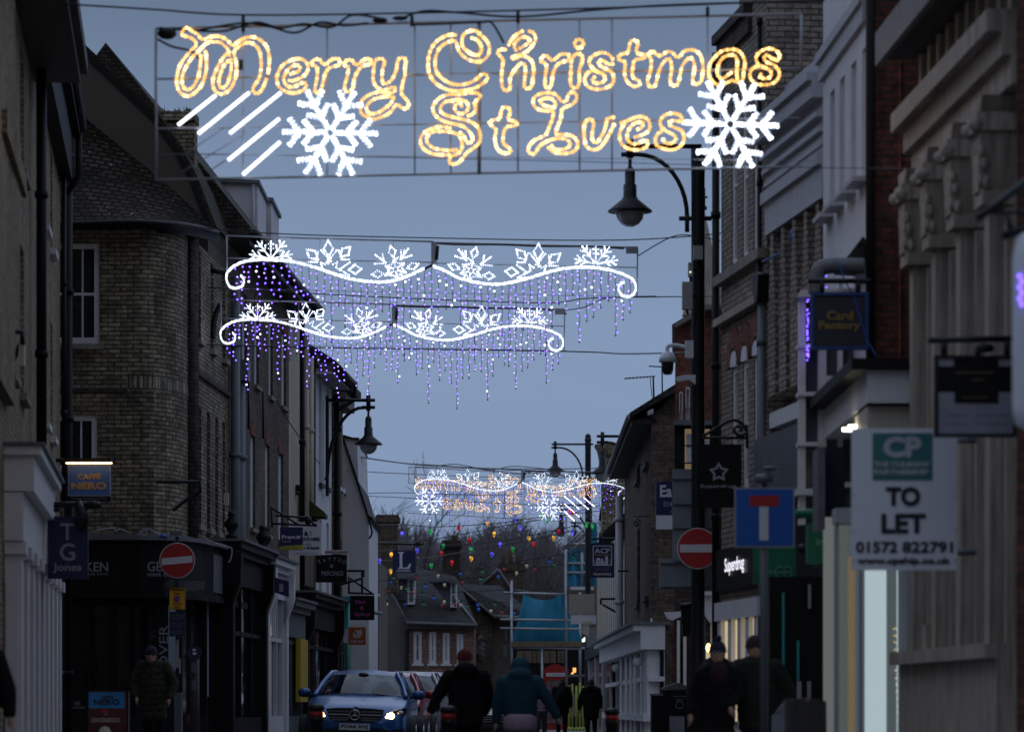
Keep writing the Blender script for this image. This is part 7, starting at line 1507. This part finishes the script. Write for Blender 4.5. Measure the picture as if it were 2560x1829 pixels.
def car(label, paint, X, Y, yaw, lit=False, plate=None, emblem=False, sc=(1, 1, 1), roll=0):
    r = thing('car', label, 'car', (0, 0, 0), 'cars queuing in the street')
    ST = [(-.02, .50, .34, .50, .56), (.03, .66, .26, .58, .66), (.12, .78, .22, .68, .74), (.32, .86, .20, .77, .84), (.7, .89, .19, .86, .92), (1.1, .895, .19, .93, 1.0), (1.4, .895, .19, .97, 1.03), (2.0, .895, .19, .99, 1.03), (3.2, .895, .19, 1.0, 1.03), (3.9, .86, .2, .99, 1.03), (4.2, .78, .26, .92, .98), (4.28, .66, .4, .8, .88)]
    ys = crv([Vector(s) for s in [(a[0], a[1], a[2]) for a in ST]], n=3); zs = crv([Vector((a[0], a[3], a[4])) for a in ST], n=3); rows = []
    for p, q in zip(ys, zs):
        y, w, zb, zsH, zt = p.x, p.y, p.z, q.y, q.z
        half = [(0, zb), (w * .55, zb), (w * .88, zb + .01), (w * .985, zb + .10), (w, (zb + zsH) * .5), (w * .985, zsH - .10), (w * .95, zsH - .02), (w * .86, zsH + (zt - zsH) * .45), (w * .62, zsH + (zt - zsH) * .82), (w * .35, zt - .004), (0, zt)]
        pts = crv([Vector((a, y, b)) for a, b in half], n=3); row = [Vector((-v.x, v.y, v.z)) for v in pts[::-1]] + pts[1:]; rows.append(row)
    mb = MB().grid(rows); mb.add(rows[0], [list(range(len(rows[0])))]); mb.add(rows[-1], [list(range(len(rows[-1])))]); build(mb, 'body', M[paint], r)
    # greenhouse
    WB = [(-.76, 1.22, .98), (-.4, 1.10, 1.02), (0, 1.06, 1.03), (.4, 1.10, 1.02), (.76, 1.22, .98)]; WT = [(-.58, 1.98, 1.345), (-.3, 1.90, 1.365), (0, 1.88, 1.37), (.3, 1.90, 1.365), (.58, 1.98, 1.345)]
    V = lambda L_: crv([Vector(p) for p in L_], n=3)
    build(MB().grid([V(WB), [a.lerp(b, .5) + Vector((0, -.04, .015)) for a, b in zip(V(WB), V(WT))], V(WT)]), 'windscreen', M['car_glass'], r, normals=False)
    RB = [(-.57, 3.3, 1.37), (-.3, 3.34, 1.40), (0, 3.36, 1.41), (.3, 3.34, 1.40), (.57, 3.3, 1.37)]; mid = [(-.59, 2.6, 1.41), (-.3, 2.6, 1.445), (0, 2.6, 1.455), (.3, 2.6, 1.445), (.59, 2.6, 1.41)]
    mb = MB().grid([V(WT), V(mid), V(RB)]); mb.grid([[p - Vector((0, 0, .02)) for p in V(q)] for q in (WT, mid, RB)]); build(mb, 'roof', M[paint], r, normals=False)
    RW = [(-.70, 4.0, 1.03), (-.35, 4.08, 1.04), (0, 4.1, 1.04), (.35, 4.08, 1.04), (.70, 4.0, 1.03)]
    build(MB().grid([V(RB), V(RW)]), 'rear_window', M['car_glass'], r, normals=False)
    for s in (-1, 1):
        mb = MB(); mb.tube(crv([Vector((s * .80, 1.12, .97)), Vector((s * .70, 1.6, 1.2)), Vector((s * .585, 2.02, 1.375)), Vector((s * .60, 2.6, 1.395)), Vector((s * .585, 3.3, 1.37)), Vector((s * .72, 4.05, 1.02))]), .042, 8); mb.tube([Vector((s * .80, 2.45, .98)), Vector((s * .60, 2.55, 1.38))], .04, 6); build(mb, 'pillar', M[paint], r)
        mb = MB(); q = [Vector((s * .83, 1.3, .985)), Vector((s * .84, 2.4, .99)), Vector((s * .83, 3.7, 1.0)), Vector((s * .585, 3.25, 1.36)), Vector((s * .60, 2.55, 1.385)), Vector((s * .59, 2.05, 1.365))]; mb.add(q, [[0, 1, 4, 5], [1, 2, 3, 4]]); build(mb, 'side_window', M['car_glass'], r, normals=False)
        mb = MB(); mb.ball((s * 1.0, 1.42, 1.03), .12, 0, 12, (1.0, .55, .62)); mm = build(mb, 'mirror', M[paint], r)
        build(MB().ball((s * 1.0, 1.43, .985), .11, 0, 12, (.98, .5, .4)).tube([Vector((s * .84, 1.42, .97)), Vector((s * .95, 1.42, .99))], .03, 6), 'mirror_base', M['car_dark'], mm)
        for yy in (.78, 3.35):
            w = build(MB().lathe((s * .90, yy, .32), [(.20, -.11), (.29, -.11), (.32, -.08), (.32, .08), (.29, .11), (.2, .11)], 24, axis=Vector((s, 0, 0))), 'wheel', M['rubber'], r)
            build(MB().lathe((s * .90, yy, .32), [(.21, .09), (.2, .115), (.05, .12), (0, .12)], 16, axis=Vector((s, 0, 0))), 'rim', M['chrome'], w)
        # headlight
        c0 = Fr((0, 0), (1, 0), Vector((0, -1, 0)))
        def HP(x, z, o): return Vector((s * x, .04 + max(0, x - .45) ** 1.6 * .9 - o, z))
        pr = [(.50, .60), (.53, .70), (.64, .755), (.80, .80), (.87, .79), (.86, .70), (.80, .62), (.64, .575)]
        mb = MB(); v = [HP(x, z, .02) for x, z in pr] + [HP(x, z, -.12) for x, z in pr]; n = len(pr); mb.add(v, [list(range(n))] + [[i, (i + 1) % n, (i + 1) % n + n, i + n] for i in range(n)]); h = build(mb, 'headlight', M['car_dark'], r)
        ctr = HP(.60, .655, .035); mb = MB(); mb.ball(ctr, .068, 0, 12, (1.1, .5, .95))
        if lit: mb.ball(HP(.545, .63, .03), .03, 0, 8, (1.2, .5, .8)); mb.ball(HP(.60, .60, .03), .035, 0, 8, (1.6, .5, .5))
        build(mb, 'headlamp_bulb', M['headlamp' if lit else 'chrome'], h)
        mb = MB(); mb.ball(HP(.76, .71, .03), .05, 0, 10, (1.2, .5, .9)); mb.tube([HP(.56, .70, .03), HP(.66, .745, .03), HP(.80, .785, .03)], .016, 6); build(mb, 'reflector', M['chrome'], h)
    # front details
    f = Fr((0, -.02), (1, 0), Vector((0, -1, 0)))
    mb = MB(); pts = [(-.50, .755), (-.30, .775), (0, .78), (.30, .775), (.50, .755), (.44, .60), (.30, .545), (-.30, .545), (-.44, .60)]; mb.prism(f, pts, -.06, .02); g = build(mb, 'grille', M['car_dark'], r)
    mb = MB()
    for k in range(46):
        u = -.46 + .92 * k / 45
        if abs(u) < .10 and emblem: continue
        for j in range(5 if emblem else 1):
            z = .572 + j * .036
            if emblem and abs(z - .66) > .02 and abs(u) < .47 - (.66 - z if z < .66 else 0) * .9: mb.box(f, u - .0035, u + .0035, z - .011, z + .011, .021, .03)
    if emblem: mb.box(f, -.45, -.10, .652, .672, .021, .05); mb.box(f, .10, .45, .652, .672, .021, .05)
    else:
        for z in (.6, .66, .72): mb.box(f, -.42, .42, z - .008, z + .008, .021, .04)
    build(mb, 'grille_bar', M['chrome'], g)
    if emblem:
        mb = MB(); e = Vector((0, -.085, .66)); mb.tube([e + Vector((.085 * math.cos(t), 0, .085 * math.sin(t))) for t in [2 * math.pi * k / 28 for k in range(28)]], .009, 6, closed=True)
        for k in range(3): a = math.pi / 2 + k * 2 * math.pi / 3; mb.tube([e, e + Vector((.082 * math.cos(a), 0, .082 * math.sin(a)))], [.012, .003], 6)
        build(mb, 'emblem', M['chrome'], r); build(MB().lathe((0, -.06, .66), [(.085, 0), (.085, .01), (0, .01)], 24, axis=Vector((0, -1, 0))), 'emblem_disc', M['car_dark'], r)
        build(MB().lathe((0, .20, .80), [(.0, -.01), (.03, 0), (.02, .012), (0, .014)], 12), 'bonnet_badge', M['chrome'], r)
    mb = MB(); mb.prism(f, [(-.62, .40), (.62, .40), (.55, .27), (-.55, .27)], -.1, .045); build(mb, 'lower_grille', M['car_dark'], r)
    for s in (-1, 1): build(MB().prism(f, [(s * .66, .42), (s * .84, .45), (s * .82, .30), (s * .70, .28)], -.25, -.0), 'air_intake', M['car_dark'], r)
    if plate:
        p = build(MB().box(f, -.26, .26, .40, .51, .02, .075), 'number_plate', M['plate_white'], r); mb = MB(); put_text(mb, plate, f, -.225, .225, .42, .49, .08, .0035); build(mb, 'lettering', M['sign_ink'], p, normals=False)
    for x in (-.33, .33):
        mb = MB(); mb.ball((x, 2.45, 1.16), .12, 0, 12, (1.0, .5, .9)); mb.ball((x, 2.5, .95), .26, 0, 12, (1, .5, 1)); build(mb, 'seat', M['headrest'], r)
    mb = MB(); mb.ball((0, 1.72, 1.27), .05, 0, 10, (2.4, .5, .9)); mb.ball((0, 1.85, 1.36), .07, 0, 10, (1.4, .8, .6)); build(mb, 'rear_view_mirror', M['car_dark'], r)
    build(MB().box(f, -.70, .70, .9, 1.0, -1.7, -1.2), 'dashboard', M['car_dark'], r)
    if emblem:
        for s in (-1, 1): build(MB().tube([Vector((s * .6 - .15, 1.17, 1.0)), Vector((s * .2, 1.10, 1.035))], .012, 5), 'wiper', M['car_dark'], r)
    r.location = (X, Y, .10); r.rotation_euler = (0, math.radians(roll), math.radians(yaw)); r.scale = sc; return r
def build_relative():
    pass
car('blue hatchback facing the camera with lit headlights and number plate PO66 XVJ', 'blue_paint', -2.70, 58.4, -1.5, True, 'PO66 XVJ', True, roll=1.4)
car('dark red car right behind the blue hatchback, only its right side showing', 'red_paint', -2.62, 64.2, -2, False, None, False, (1, 1, 1.02), roll=.8)
car('silver-white car third in the queue, between the red car and the walking man', 'silver_paint', -2.38, 70.6, -3, False, None, False, (1, 1, 1.07), roll=.5)
car('pale car at the back of the queue behind the white one', 'silver_paint', -2.15, 79, -3, False, None, False, (1, 1, 1.12))
car('dark parked car glimpsed between the two people walking away', 'dark_paint', -.55, 75.5, 2, False, None, False, (1, 1, .78))

# ================================================================ people
mat('skin', (.36, .21, .155), .6, var=.08); mat('coat_black', (.007, .007, .009), .9, var=.3, spec=.15, bump=.4, bscale=12); mat('coat_teal', (.012, .05, .075), .8, var=.25, spec=.2, bump=.4, bscale=12); mat('shirt_pink', (.32, .22, .30), .9); mat('hat_red', (.10, .012, .014), .95, bump=.5); mat('hat_navy', (.012, .012, .035), .95, bump=.5); mat('hat_maroon', (.035, .012, .022), .95); mat('scarf_red', (.022, .006, .009), .95); mat('fur', (.09, .07, .05), 1, var=.5, scale=30, bump=1)
mat('trouser_dark', (.008, .008, .012), .9, spec=.15); mat('trouser_grey', (.05, .055, .065), .9); mat('hair_dark', (.012, .010, .009), .8); mat('eye_dark', (.01, .01, .01), .3); mat('coat_green', (.018, .020, .018), .9, var=.3, spec=.15)
def camo():
    m, t, N, L, b = newmat('camouflage'); tc = N('ShaderNodeTexCoord'); n1 = N('ShaderNodeTexNoise'); n1.inputs['Scale'].default_value = 7; n1.inputs['Detail'].default_value = 3; L(tc.outputs['Object'], n1.inputs['Vector'])
    r = N('ShaderNodeValToRGB'); r.color_ramp.interpolation = 'CONSTANT'; e = r.color_ramp.elements; e[0].position = 0; e[0].color = (.010, .014, .008, 1); e[1].position = .44; e[1].color = (.035, .038, .020, 1)
    for p, c in ((.5, (.008, .008, .007)), (.56, (.045, .034, .020)), (.63, (.014, .02, .010))): x = e.new(p); x.color = c + (1,)
    L(n1.outputs['Fac'], r.inputs[0]); L(r.outputs[0], b.inputs['Base Color']); b.inputs['Roughness'].default_value = .95
camo()
def remesh(mb, vox, smooth=4):
    me = mb.mesh(Vector((0, 0, 0))); o = bpy.data.objects.new('t', me); COL.objects.link(o)
    a = o.modifiers.new('r', 'REMESH'); a.mode = 'VOXEL'; a.voxel_size = vox; a.use_smooth_shade = True
    b = o.modifiers.new('s', 'SMOOTH'); b.factor = .6; b.iterations = smooth
    bpy.context.view_layer.update(); me2 = bpy.data.meshes.new_from_object(o.evaluated_get(bpy.context.evaluated_depsgraph_get())); bpy.data.objects.remove(o); bpy.data.meshes.remove(me)
    return me2
def cap(mb, a, b, ra, rb, sq=1.0):
    a, b = Vector(a), Vector(b); n = max(2, int((b - a).length / (min(ra, rb) * .5)) + 1)
    if sq != 1.0:
        for i in range(n + 1): t = i / n; mb.ball(a.lerp(b, t), ra + (rb - ra) * t, 0, 14, (1, sq, 1))
    else: mb.ball(a, ra, 0, 10); mb.ball(b, rb, 0, 10); mb.tube([a, b], [ra, rb], 10, sm=True)
def hand(mb, w, d, side, curl=.5):
    """palm, four fingers of unequal length and a thumb, at wrist w pointing along d"""
    d = Vector(d).normalized(); w = Vector(w); s = Vector((0, 1, 0)) if abs(d.y) < .8 else Vector((1, 0, 0)); s = (s - d * s.dot(d)).normalized(); n = d.cross(s) * side
    cap(mb, w, w + d * .075, .028, .036); 
    for q in (-1, 1): cap(mb, w + d * .03 + s * .02 * q, w + d * .085 + s * .026 * q, .020, .018)
    for k, L_ in enumerate((.062, .074, .070, .054)):
        b0 = w + d * .088 + s * (.030 - .020 * k); b1 = b0 + (d * (1 - curl * .3) + n * curl * .5).normalized() * L_ * .5; b2 = b1 + (d * (1 - curl) + n * curl).normalized() * L_ * .5; cap(mb, b0, b1, .0105, .0095); cap(mb, b1, b2, .0095, .008)
    t0 = w + d * .025 + s * .03; t1 = t0 + (s * .8 + d * .7 + n * .3).normalized() * .035; t2 = t1 + (d + n * .5).normalized() * .03; cap(mb, t0, t1, .013, .011); cap(mb, t1, t2, .011, .009)
def person(label, x, d, H, face, J, coat, hem, legm, hat=None, hood=None, extra=None, wide=1.0, lean=0.0, base=.22, headturn=0.0, detail=True):
    """face=-1 looks at the camera, +1 walks away. J: joints in metres, image-right x, away y, up z."""
    X = (x - XC) / F * d; r = thing('person', label, 'person', (X, d, base)); s = H / 1.75
    S = lambda p: Vector((p[0] * s, p[1] * s, p[2] * s))
    hx = lean; K = dict(hl=(-.09, 0, .92), hr=(.09, 0, .92), kl=(-.10, -.06, .50), kr=(.10, .08, .50), fl=(-.10, .02, .08), fr=(.11, .16, .10), sl=(-.19, 0, 1.44), sr=(.19, 0, 1.44), el=(-.26, .05, 1.17), er=(.26, .05, 1.17), wl=(-.27, -.05, .93), wr=(.27, -.05, .93), head=(hx, face * .03, 1.63)); K.update(J)
    b = MB(); cap(b, S((0, 0, .95)), S((hx * .6, 0, 1.38)), .125 * s, .14 * s, .7); cap(b, S((hx * .8, 0, 1.42)), S((hx, face * .01, 1.56)), .065 * s, .058 * s)
    hd = S(K['head']); b.ball(hd, .098 * s, 0, 20, (.86, 1.0, 1.22)); b.ball(hd + Vector((headturn * .02, face * .035, -.055)) * s, .066 * s, 0, 14, (1, 1, 1))
    fy = face; nx = headturn * .05
    b.ball(hd + Vector((nx, fy * .100, -.012)) * s, .019 * s, 0, 8, (.8, 1.1, 1.4)); b.ball(hd + Vector((nx * .8, fy * .088, -.085)) * s, .022 * s, 0, 8, (1.1, .7, .8))
    for q in (-1, 1): b.ball(hd + Vector((q * .086, 0, -.01)) * s, .026 * s, 0, 8, (.4, .7, 1.2))
    for a in 'lr':
        q = -1 if a == 'l' else 1
        cap(b, S(K['s' + a]), S(K['e' + a]), .052 * s, .040 * s); cap(b, S(K['e' + a]), S(K['w' + a]), .040 * s, .029 * s)
        dr = (S(K['w' + a]) - S(K['e' + a])).normalized() if 'd' + a not in K else Vector(K['d' + a]); hand(b, S(K['w' + a]), dr, q)
        cap(b, S(K['h' + a]), S(K['k' + a]), .088 * s, .058 * s); cap(b, S(K['k' + a]), S(K['f' + a]), .056 * s, .038 * s)
    me = remesh(b, .0095 if detail else .014); me.materials.append(M['skin']); o = bpy.data.objects.new('body', me); COL.objects.link(o); o.parent = r
    def cloth(nm, mb, m, vox=.014, sm=5):
        me = remesh(mb, vox, sm); me.materials.append(M[m]); o = bpy.data.objects.new(nm, me); COL.objects.link(o); o.parent = r; return o
    c = MB(); w = wide
    for i in range(9):
        t = i / 8; z = hem + (1.44 - hem) * t; rad = (.185 + .02 * math.sin(t * 3) - .01 * t) * w; c.ball(S((hx * t * .8, 0, z)), rad * s, 0, 16, (1, .72, .55))
    c.ball(S((0, 0, hem - .03)), .19 * w * s, 0, 16, (1, .74, .4)); cap(c, S(K['sl']), S(K['sr']), .085 * s, .085 * s); c.ball(S((hx, 0, 1.47)), .12 * s, 0, 14, (1.1, .9, .6))
    for a in 'lr': e, ww, sh = S(K['e' + a]), S(K['w' + a]), S(K['s' + a]); cap(c, sh, e, .085 * w * s, .070 * w * s); cap(c, e, e.lerp(ww, .95), .068 * w * s, .052 * w * s)
    if hood:
        if hood == 'up': c.ball(hd + Vector((0, -face * .02, -.01)) * s, .145 * s, 0, 16, (.95, .95, 1.12)); c.ball(S((hx, -face * .04, 1.50)), .17 * s, 0, 14, (1, .8, .6))
        else: c.ball(S((hx, -face * .10, 1.50)), .15 * s, 0, 16, (1.1, .75, .75))
    cloth('coat', c, coat)
    l = MB()
    for a in 'lr': cap(l, S(K['h' + a]), S(K['k' + a]), .112 * s, .078 * s); cap(l, S(K['k' + a]), S(K['f' + a]), .076 * s, .062 * s)
    cap(l, S((-.06, 0, .93)), S((.06, 0, .93)), .13 * s, .13 * s); cloth('trousers', l, legm)
    sh = MB()
    for a in 'lr': f_ = S(K['f' + a]); cap(sh, f_ + Vector((0, 0, -.035)), f_ + Vector((0, face * .17, -.045)), .048 * s, .042 * s)
    cloth('shoes', sh, 'rubber')
    if hat:
        hm = MB(); hm.ball(hd + Vector((0, -face * .01, .045)) * s, .112 * s, 0, 18, (.94, 1.02, 1.05)); hh = cloth('hat', hm, hat, .010, 2)
        # keep only the part above the brow: hat is a cap sitting on the head
        bm = bmesh.new(); bm.from_mesh(hh.data); zc = (hd.z + .012 * s); bmesh.ops.bisect_plane(bm, geom=bm.verts[:] + bm.edges[:] + bm.faces[:], plane_co=(0, 0, zc), plane_no=(0, 0, 1), clear_inner=True); bm.to_mesh(hh.data); bm.free()
        build(MB().tube([r.location + hd + Vector((.108 * math.cos(t) * .97, .108 * math.sin(t) * 1.03 - face * .01, .028)) * s for t in [2 * math.pi * k / 24 for k in range(24)]], .010 * s, 8, closed=True), 'hat_brim', M[hat], hh)
    else:
        if hood != 'up': cloth('hair', MB().ball(hd + Vector((0, -face * .025, .02)) * s, .112 * s, 0, 18, (.92, 1, 1.1)), 'hair_dark', .011, 2)
    if face < 0 and detail:
        for q in (-1, 1): build(MB().ball(r.location + hd + Vector((nx * .6 + q * .034, -.090, .008)) * s, .010 * s, 0, 8, (1.3, .6, .8)), 'eye', M['eye_dark'], o)
        build(MB().ball(r.location + hd + Vector((nx * .7, -.107, -.064)) * s, .020 * s, 0, 8, (1.1, .3, .2)), 'mouth', M['scarf_red'], o)
    if extra: extra(r, hd, s)
    return r
def x_woman(r, hd, s):
    o = r.location; mb = MB()
    for q in (-1, 1): mb.tube([o + hd + Vector((q * .034 - .01 + .026 * math.cos(t), -.112, .006 + .022 * math.sin(t))) * s for t in [2 * math.pi * k / 16 for k in range(16)]], .0025, 5, closed=True)
    mb.tube([o + hd + Vector((-.018, -.114, .008)) * s, o + hd + Vector((.0, -.114, .008)) * s], .0025, 5); build(mb, 'glasses', M['steel'], r)
    mb = MB(); rnd = random.Random(3)
    for k in range(160): p = o + hd + Vector((rnd.gauss(0, .018), rnd.gauss(.0, .018), .165 + rnd.gauss(0, .018))) * s; mb.ball(p, .012, 0, 6)
    build(mb, 'bobble', M['hat_navy'], r)
    mb = MB()
    for k in range(260): a = rnd.uniform(-.3, math.pi + .3); p = o + Vector((.17 * math.cos(a) + rnd.gauss(0, .014), .05 + .05 * math.sin(a) + rnd.gauss(0, .02), 1.47 + .03 * math.sin(a * 2) + rnd.gauss(0, .02))) * s; mb.ball(p, .016, 0, 6)
    build(mb, 'fur_trim', M['fur'], r); build(MB().ball(o + Vector((.0, -.11, 1.40)) * s, .10, 0, 12, (1, .5, 1.3)), 'scarf', M['scarf_red'], r)
person('woman in navy bobble hat and glasses with fur-hooded coat, walking arm in arm', 1796, 36.4, 1.57, -1, dict(sl=(-.18, 0, 1.40), sr=(.18, 0, 1.40), el=(-.30, .03, 1.14), wl=(-.34, -.06, .93), dl=(.05, -.15, -1), er=(.24, -.02, 1.15), wr=(.13, -.16, 1.02), dr=(.15, -.1, -1), kl=(-.1, -.12, .5), fl=(-.1, -.1, .1), kr=(.1, .0, .48), fr=(.1, .2, .12)), 'coat_black', .72, 'trouser_dark', 'hat_navy', 'down', x_woman, 1.10, -.01, .0, -.5)
def x_man(r, hd, s): build(MB().ball(r.location + Vector((0, -.02, 1.50)) * s, .085, 0, 12, (1.1, 1, .8)), 'collar', M['trouser_grey'], r)
person('man in maroon beanie and dark coat walking beside the woman, behind the road sign post', 1893, 36.6, 1.63, -1, dict(sl=(-.21, 0, 1.42), sr=(.21, 0, 1.42), el=(-.32, -.03, 1.12), wl=(-.27, -.14, 1.08), dl=(-1, -.3, .05), er=(.38, .05, 1.13), wr=(.30, .02, .92), kl=(-.1, -.02, .5), fl=(-.1, .1, .1), kr=(.1, -.12, .5), fr=(.12, -.1, .1)), 'coat_green', .76, 'trouser_dark', 'hat_maroon', None, x_man, 1.2, -.03, .0)
person('man in dark red beanie and black hooded jacket walking away mid-street', 1165, 43.5, 1.70, 1, dict(head=(-.02, .06, 1.63), sl=(-.22, 0, 1.42), sr=(.22, 0, 1.42), el=(-.37, .0, 1.17), wl=(-.46, -.04, .97), er=(.30, .06, 1.14), wr=(.24, .16, .95), kl=(-.10, .12, .5), fl=(-.1, .12, .1), fr=(.1, -.2, .14), kr=(.1, -.02, .5)), 'coat_black', .84, 'trouser_dark', 'hat_red', 'down', None, 1.22, 0, -.10)
def x_teal(r, hd, s): build(MB().lathe(r.location + Vector((0, 0, .80)) * s, [(.20, -.06), (.215, 0), (.21, .12), (.18, .16)], 20), 'shirt_hem', M['shirt_pink'], r)
person('person in teal hooded jacket with pink shirt hem walking away, right of the red beanie', 1300, 43.0, 1.63, 1, dict(head=(.0, .08, 1.60), sl=(-.22, 0, 1.40), sr=(.22, 0, 1.40), el=(-.30, .03, 1.12), wl=(-.32, .04, .88), er=(.38, .0, 1.16), wr=(.50, .02, .94), dr=(.4, 0, -1), kl=(-.1, .1, .5), fl=(-.1, .15, .1), kr=(.1, -.05, .5), fr=(.1, -.2, .14)), 'coat_teal', .93, 'trouser_dark', None, 'up', x_teal, 1.22, 0, -.10)
person('man in navy beanie and camouflage jacket standing before the dark shop door, looking down', 384, 54.5, 1.74, -1, dict(head=(-.03, -.09, 1.60), el=(-.33, .0, 1.14), wl=(-.27, -.12, .95), er=(.33, .0, 1.14), wr=(.27, -.10, .92), kl=(-.1, 0, .5), fl=(-.1, 0, .1), kr=(.1, 0, .5), fr=(.12, 0, .1)), 'camouflage', .66, 'trouser_dark', 'hat_navy', None, None, 1.18, -.02, .12)
def x_pack(r, hd, s): cl = MB(); build(MB().ball(r.location + Vector((0, -.20, 1.2)) * s, .19, 0, 14, (.9, .7, 1.2)), 'backpack', M['coat_black'], r); build(MB().ball(r.location + hd + Vector((.0, -.03, .12)) * s, .06, 0, 10), 'hair_bun', M['hair_dark'], r)
person('dark-haired person with hair bun and black backpack walking away before the telephone box', 1404, 94, 1.62, 1, dict(head=(.02, .05, 1.58)), 'coat_black', .8, 'trouser_dark', None, None, x_pack, 1.25, 0, .04, 0, False)
def x_fur(r, hd, s):
    mb = MB(); rnd = random.Random(5)
    for k in range(120): a = rnd.uniform(0, 6.28); mb.ball(r.location + Vector((.15 * math.cos(a), -.12 + rnd.gauss(0, .02), 1.52 + .05 * math.sin(a))) * s, .03, 0, 6)
    build(mb, 'fur_trim', M['fur'], r)
person('person in black coat with fur-edged hood standing right of the lime posts', 1478, 88, 1.55, 1, dict(el=(-.33, .02, 1.15), wl=(-.34, .02, .9)), 'coat_black', .7, 'trouser_dark', None, 'down', x_fur, 1.25, 0, .04, 0, False)
person('person in pink top and grey trousers half hidden behind the teal jacket', 1352, 84, 1.55, 1, dict(), 'shirt_pink', .9, 'trouser_grey', None, None, None, 1.0, 0, .04, 0, False)
person('dark coat shoulder of a person cut off by the bottom left edge', -62, 30, 1.62, 1, dict(er=(.31, .03, 1.12), wr=(.33, 0, .9)), 'coat_black', .7, 'trouser_dark', None, 'down', None, 1.2, 0, .0, 0, False)

# ================================================================ bollards, bin and clutter
def bollard(x, d, ytop, lab, band=True):
    X = (x - XC) / F * d; zt = EYE + (HY - ytop) / F * d; r = thing('bollard', lab, 'bollard', (X, d, 0), 'black street bollards'); H = zt
    build(MB().lathe((X, d, 0), [(.11, 0), (.11, .15), (.08, .2), (.08, H - .24), (.095, H - .22), (.095, H - .18), (.085, H - .17), (.085, H - .09), (.105, H - .07), (.095, H - .03), (.04, H)], 20), 'post', M['black_iron'], r)
    if band: build(MB().lathe((X, d, 0), [(.086, H - .165), (.089, H - .165), (.089, H - .10), (.086, H - .10)], 20), 'red_band', M['red_sign_paint'], r)
bollard(1121, 41.5, 1762, 'black bollard with red band right in front of the man in red beanie')
bollard(791, 42, 1757, 'black bollard with red band overlapping the blue hatchback')
bollard(1530, 46, 1768, 'black bollard with orange-red band before the white console shopfront')
bollard(1943, 38, 1788, 'short dark brown bollard at the bottom right beside the leaning board', False)
r = thing('litter_bin', 'black litter bin with pale domed lid and round badge, right of the console shopfront', 'bin', (P(1692, 0, 52).x, 52, .12)); c = Cam(52)
build(MB().R(c, 1655, 1724, 1724, 1990, -.4, 0), 'body', M['black_paint'], r); build(MB().poly(c, [(1655, 1722), (1660, 1716), (1690, 1706), (1700, 1706), (1722, 1716), (1724, 1722)], -.42, .02), 'lid', M['grey_paint'], r)
sign_text(r, c, [('Keep St Ives', 1684, 1737, 1714, 1742), ('clean', 1690, 1745, 1708, 1749)], .006, 'sign_grey')
q = P(1699, 1761, 51.98); build(MB().tube([q + Vector((.055 * math.cos(t), 0, .055 * math.sin(t))) for t in [2 * math.pi * k / 24 for k in range(24)]], .004, 5, closed=True), 'badge', M['sign_grey'], r); build(MB().R(c, 1674, 1789, 1711, 1840, .001, .006), 'notice', M['sign_pale'], r)
r = thing('cabinet', 'low black street cabinet left of the litter bin', 'cabinet', (P(1640, 0, 51).x, 51, .12)); build(MB().R(Cam(51), 1629, 1738, 1656, 1990, -.4, 0), 'body', M['black_paint'], r); build(MB().R(Cam(51), 1627, 1733, 1658, 1738, -.42, .02), 'lid', M['lead'], r)
r = thing('street_bin', 'big dark bin or cabinet beside the lit shop at the bottom right', 'bin', (P(2020, 0, 31).x, 31, .12)); c = Cam(31); build(MB().poly(c, [(1972, 1748), (2030, 1742), (2066, 1752), (2068, 1990), (1972, 1990)], -.5, 0), 'body', M['dark_wood'], r); build(MB().ball(P(2020, 1750, 30.9), .02, 0, 8), 'knob', M['sign_gold_dull'], r)
r = thing('leaning_board', 'pale leaning pavement board behind the bollard at the bottom right', 'a-board', (P(1945, 0, 34).x, 34, .12)); c = Cam(34); build(MB().poly(c, [(1930, 1790), (1958, 1755), (1962, 1748), (1966, 1990), (1926, 1990)], -.04, 0), 'panel', M['sign_pale'], r); sign_text(r, c, [('SSER', 1934, 1776, 1953, 1783)], .006, 'black_paint')
r = thing('shop_doorway', 'dark recessed doors with teal and pale frames between the blue road sign and lit shop', 'door', P(2000, HY, 39.5)); c = Cam(39.5); build(MB().R(c, 1925, 1440, 2090, 1990, -.6, -.05), 'recess', M['black_wood'], r)
mb = MB(); mb.R(c, 1955, 1480, 1961, 1720, -.04, .03); mb.R(c, 1992, 1600, 1998, 1700, -.04, .03); build(mb, 'teal_frame', M['teal_paint'], r); mb = MB(); mb.R(c, 1992, 1702, 2003, 1745, -.04, .03); mb.R(c, 2018, 1702, 2027, 1745, -.04, .03); mb.R(c, 2075, 1690, 2090, 1760, -.04, .03); mb.R(c, 2020, 1460, 2027, 1520, -.04, .03); build(mb, 'pale_notice', M['sign_grey'], r)
mb = MB(); mb.R(c, 1995, 1360, 2020, 1378, -.04, .1); mb.ball(P(2008, 1370, 39.4), .07, 0, 8, (1, 1, .8)); build(mb, 'alarm_box', M['black_iron'], r); build(MB().R(c, 2068, 1440, 2075, 1990, -.04, .05), 'timber_post', M['dark_wood'], r)
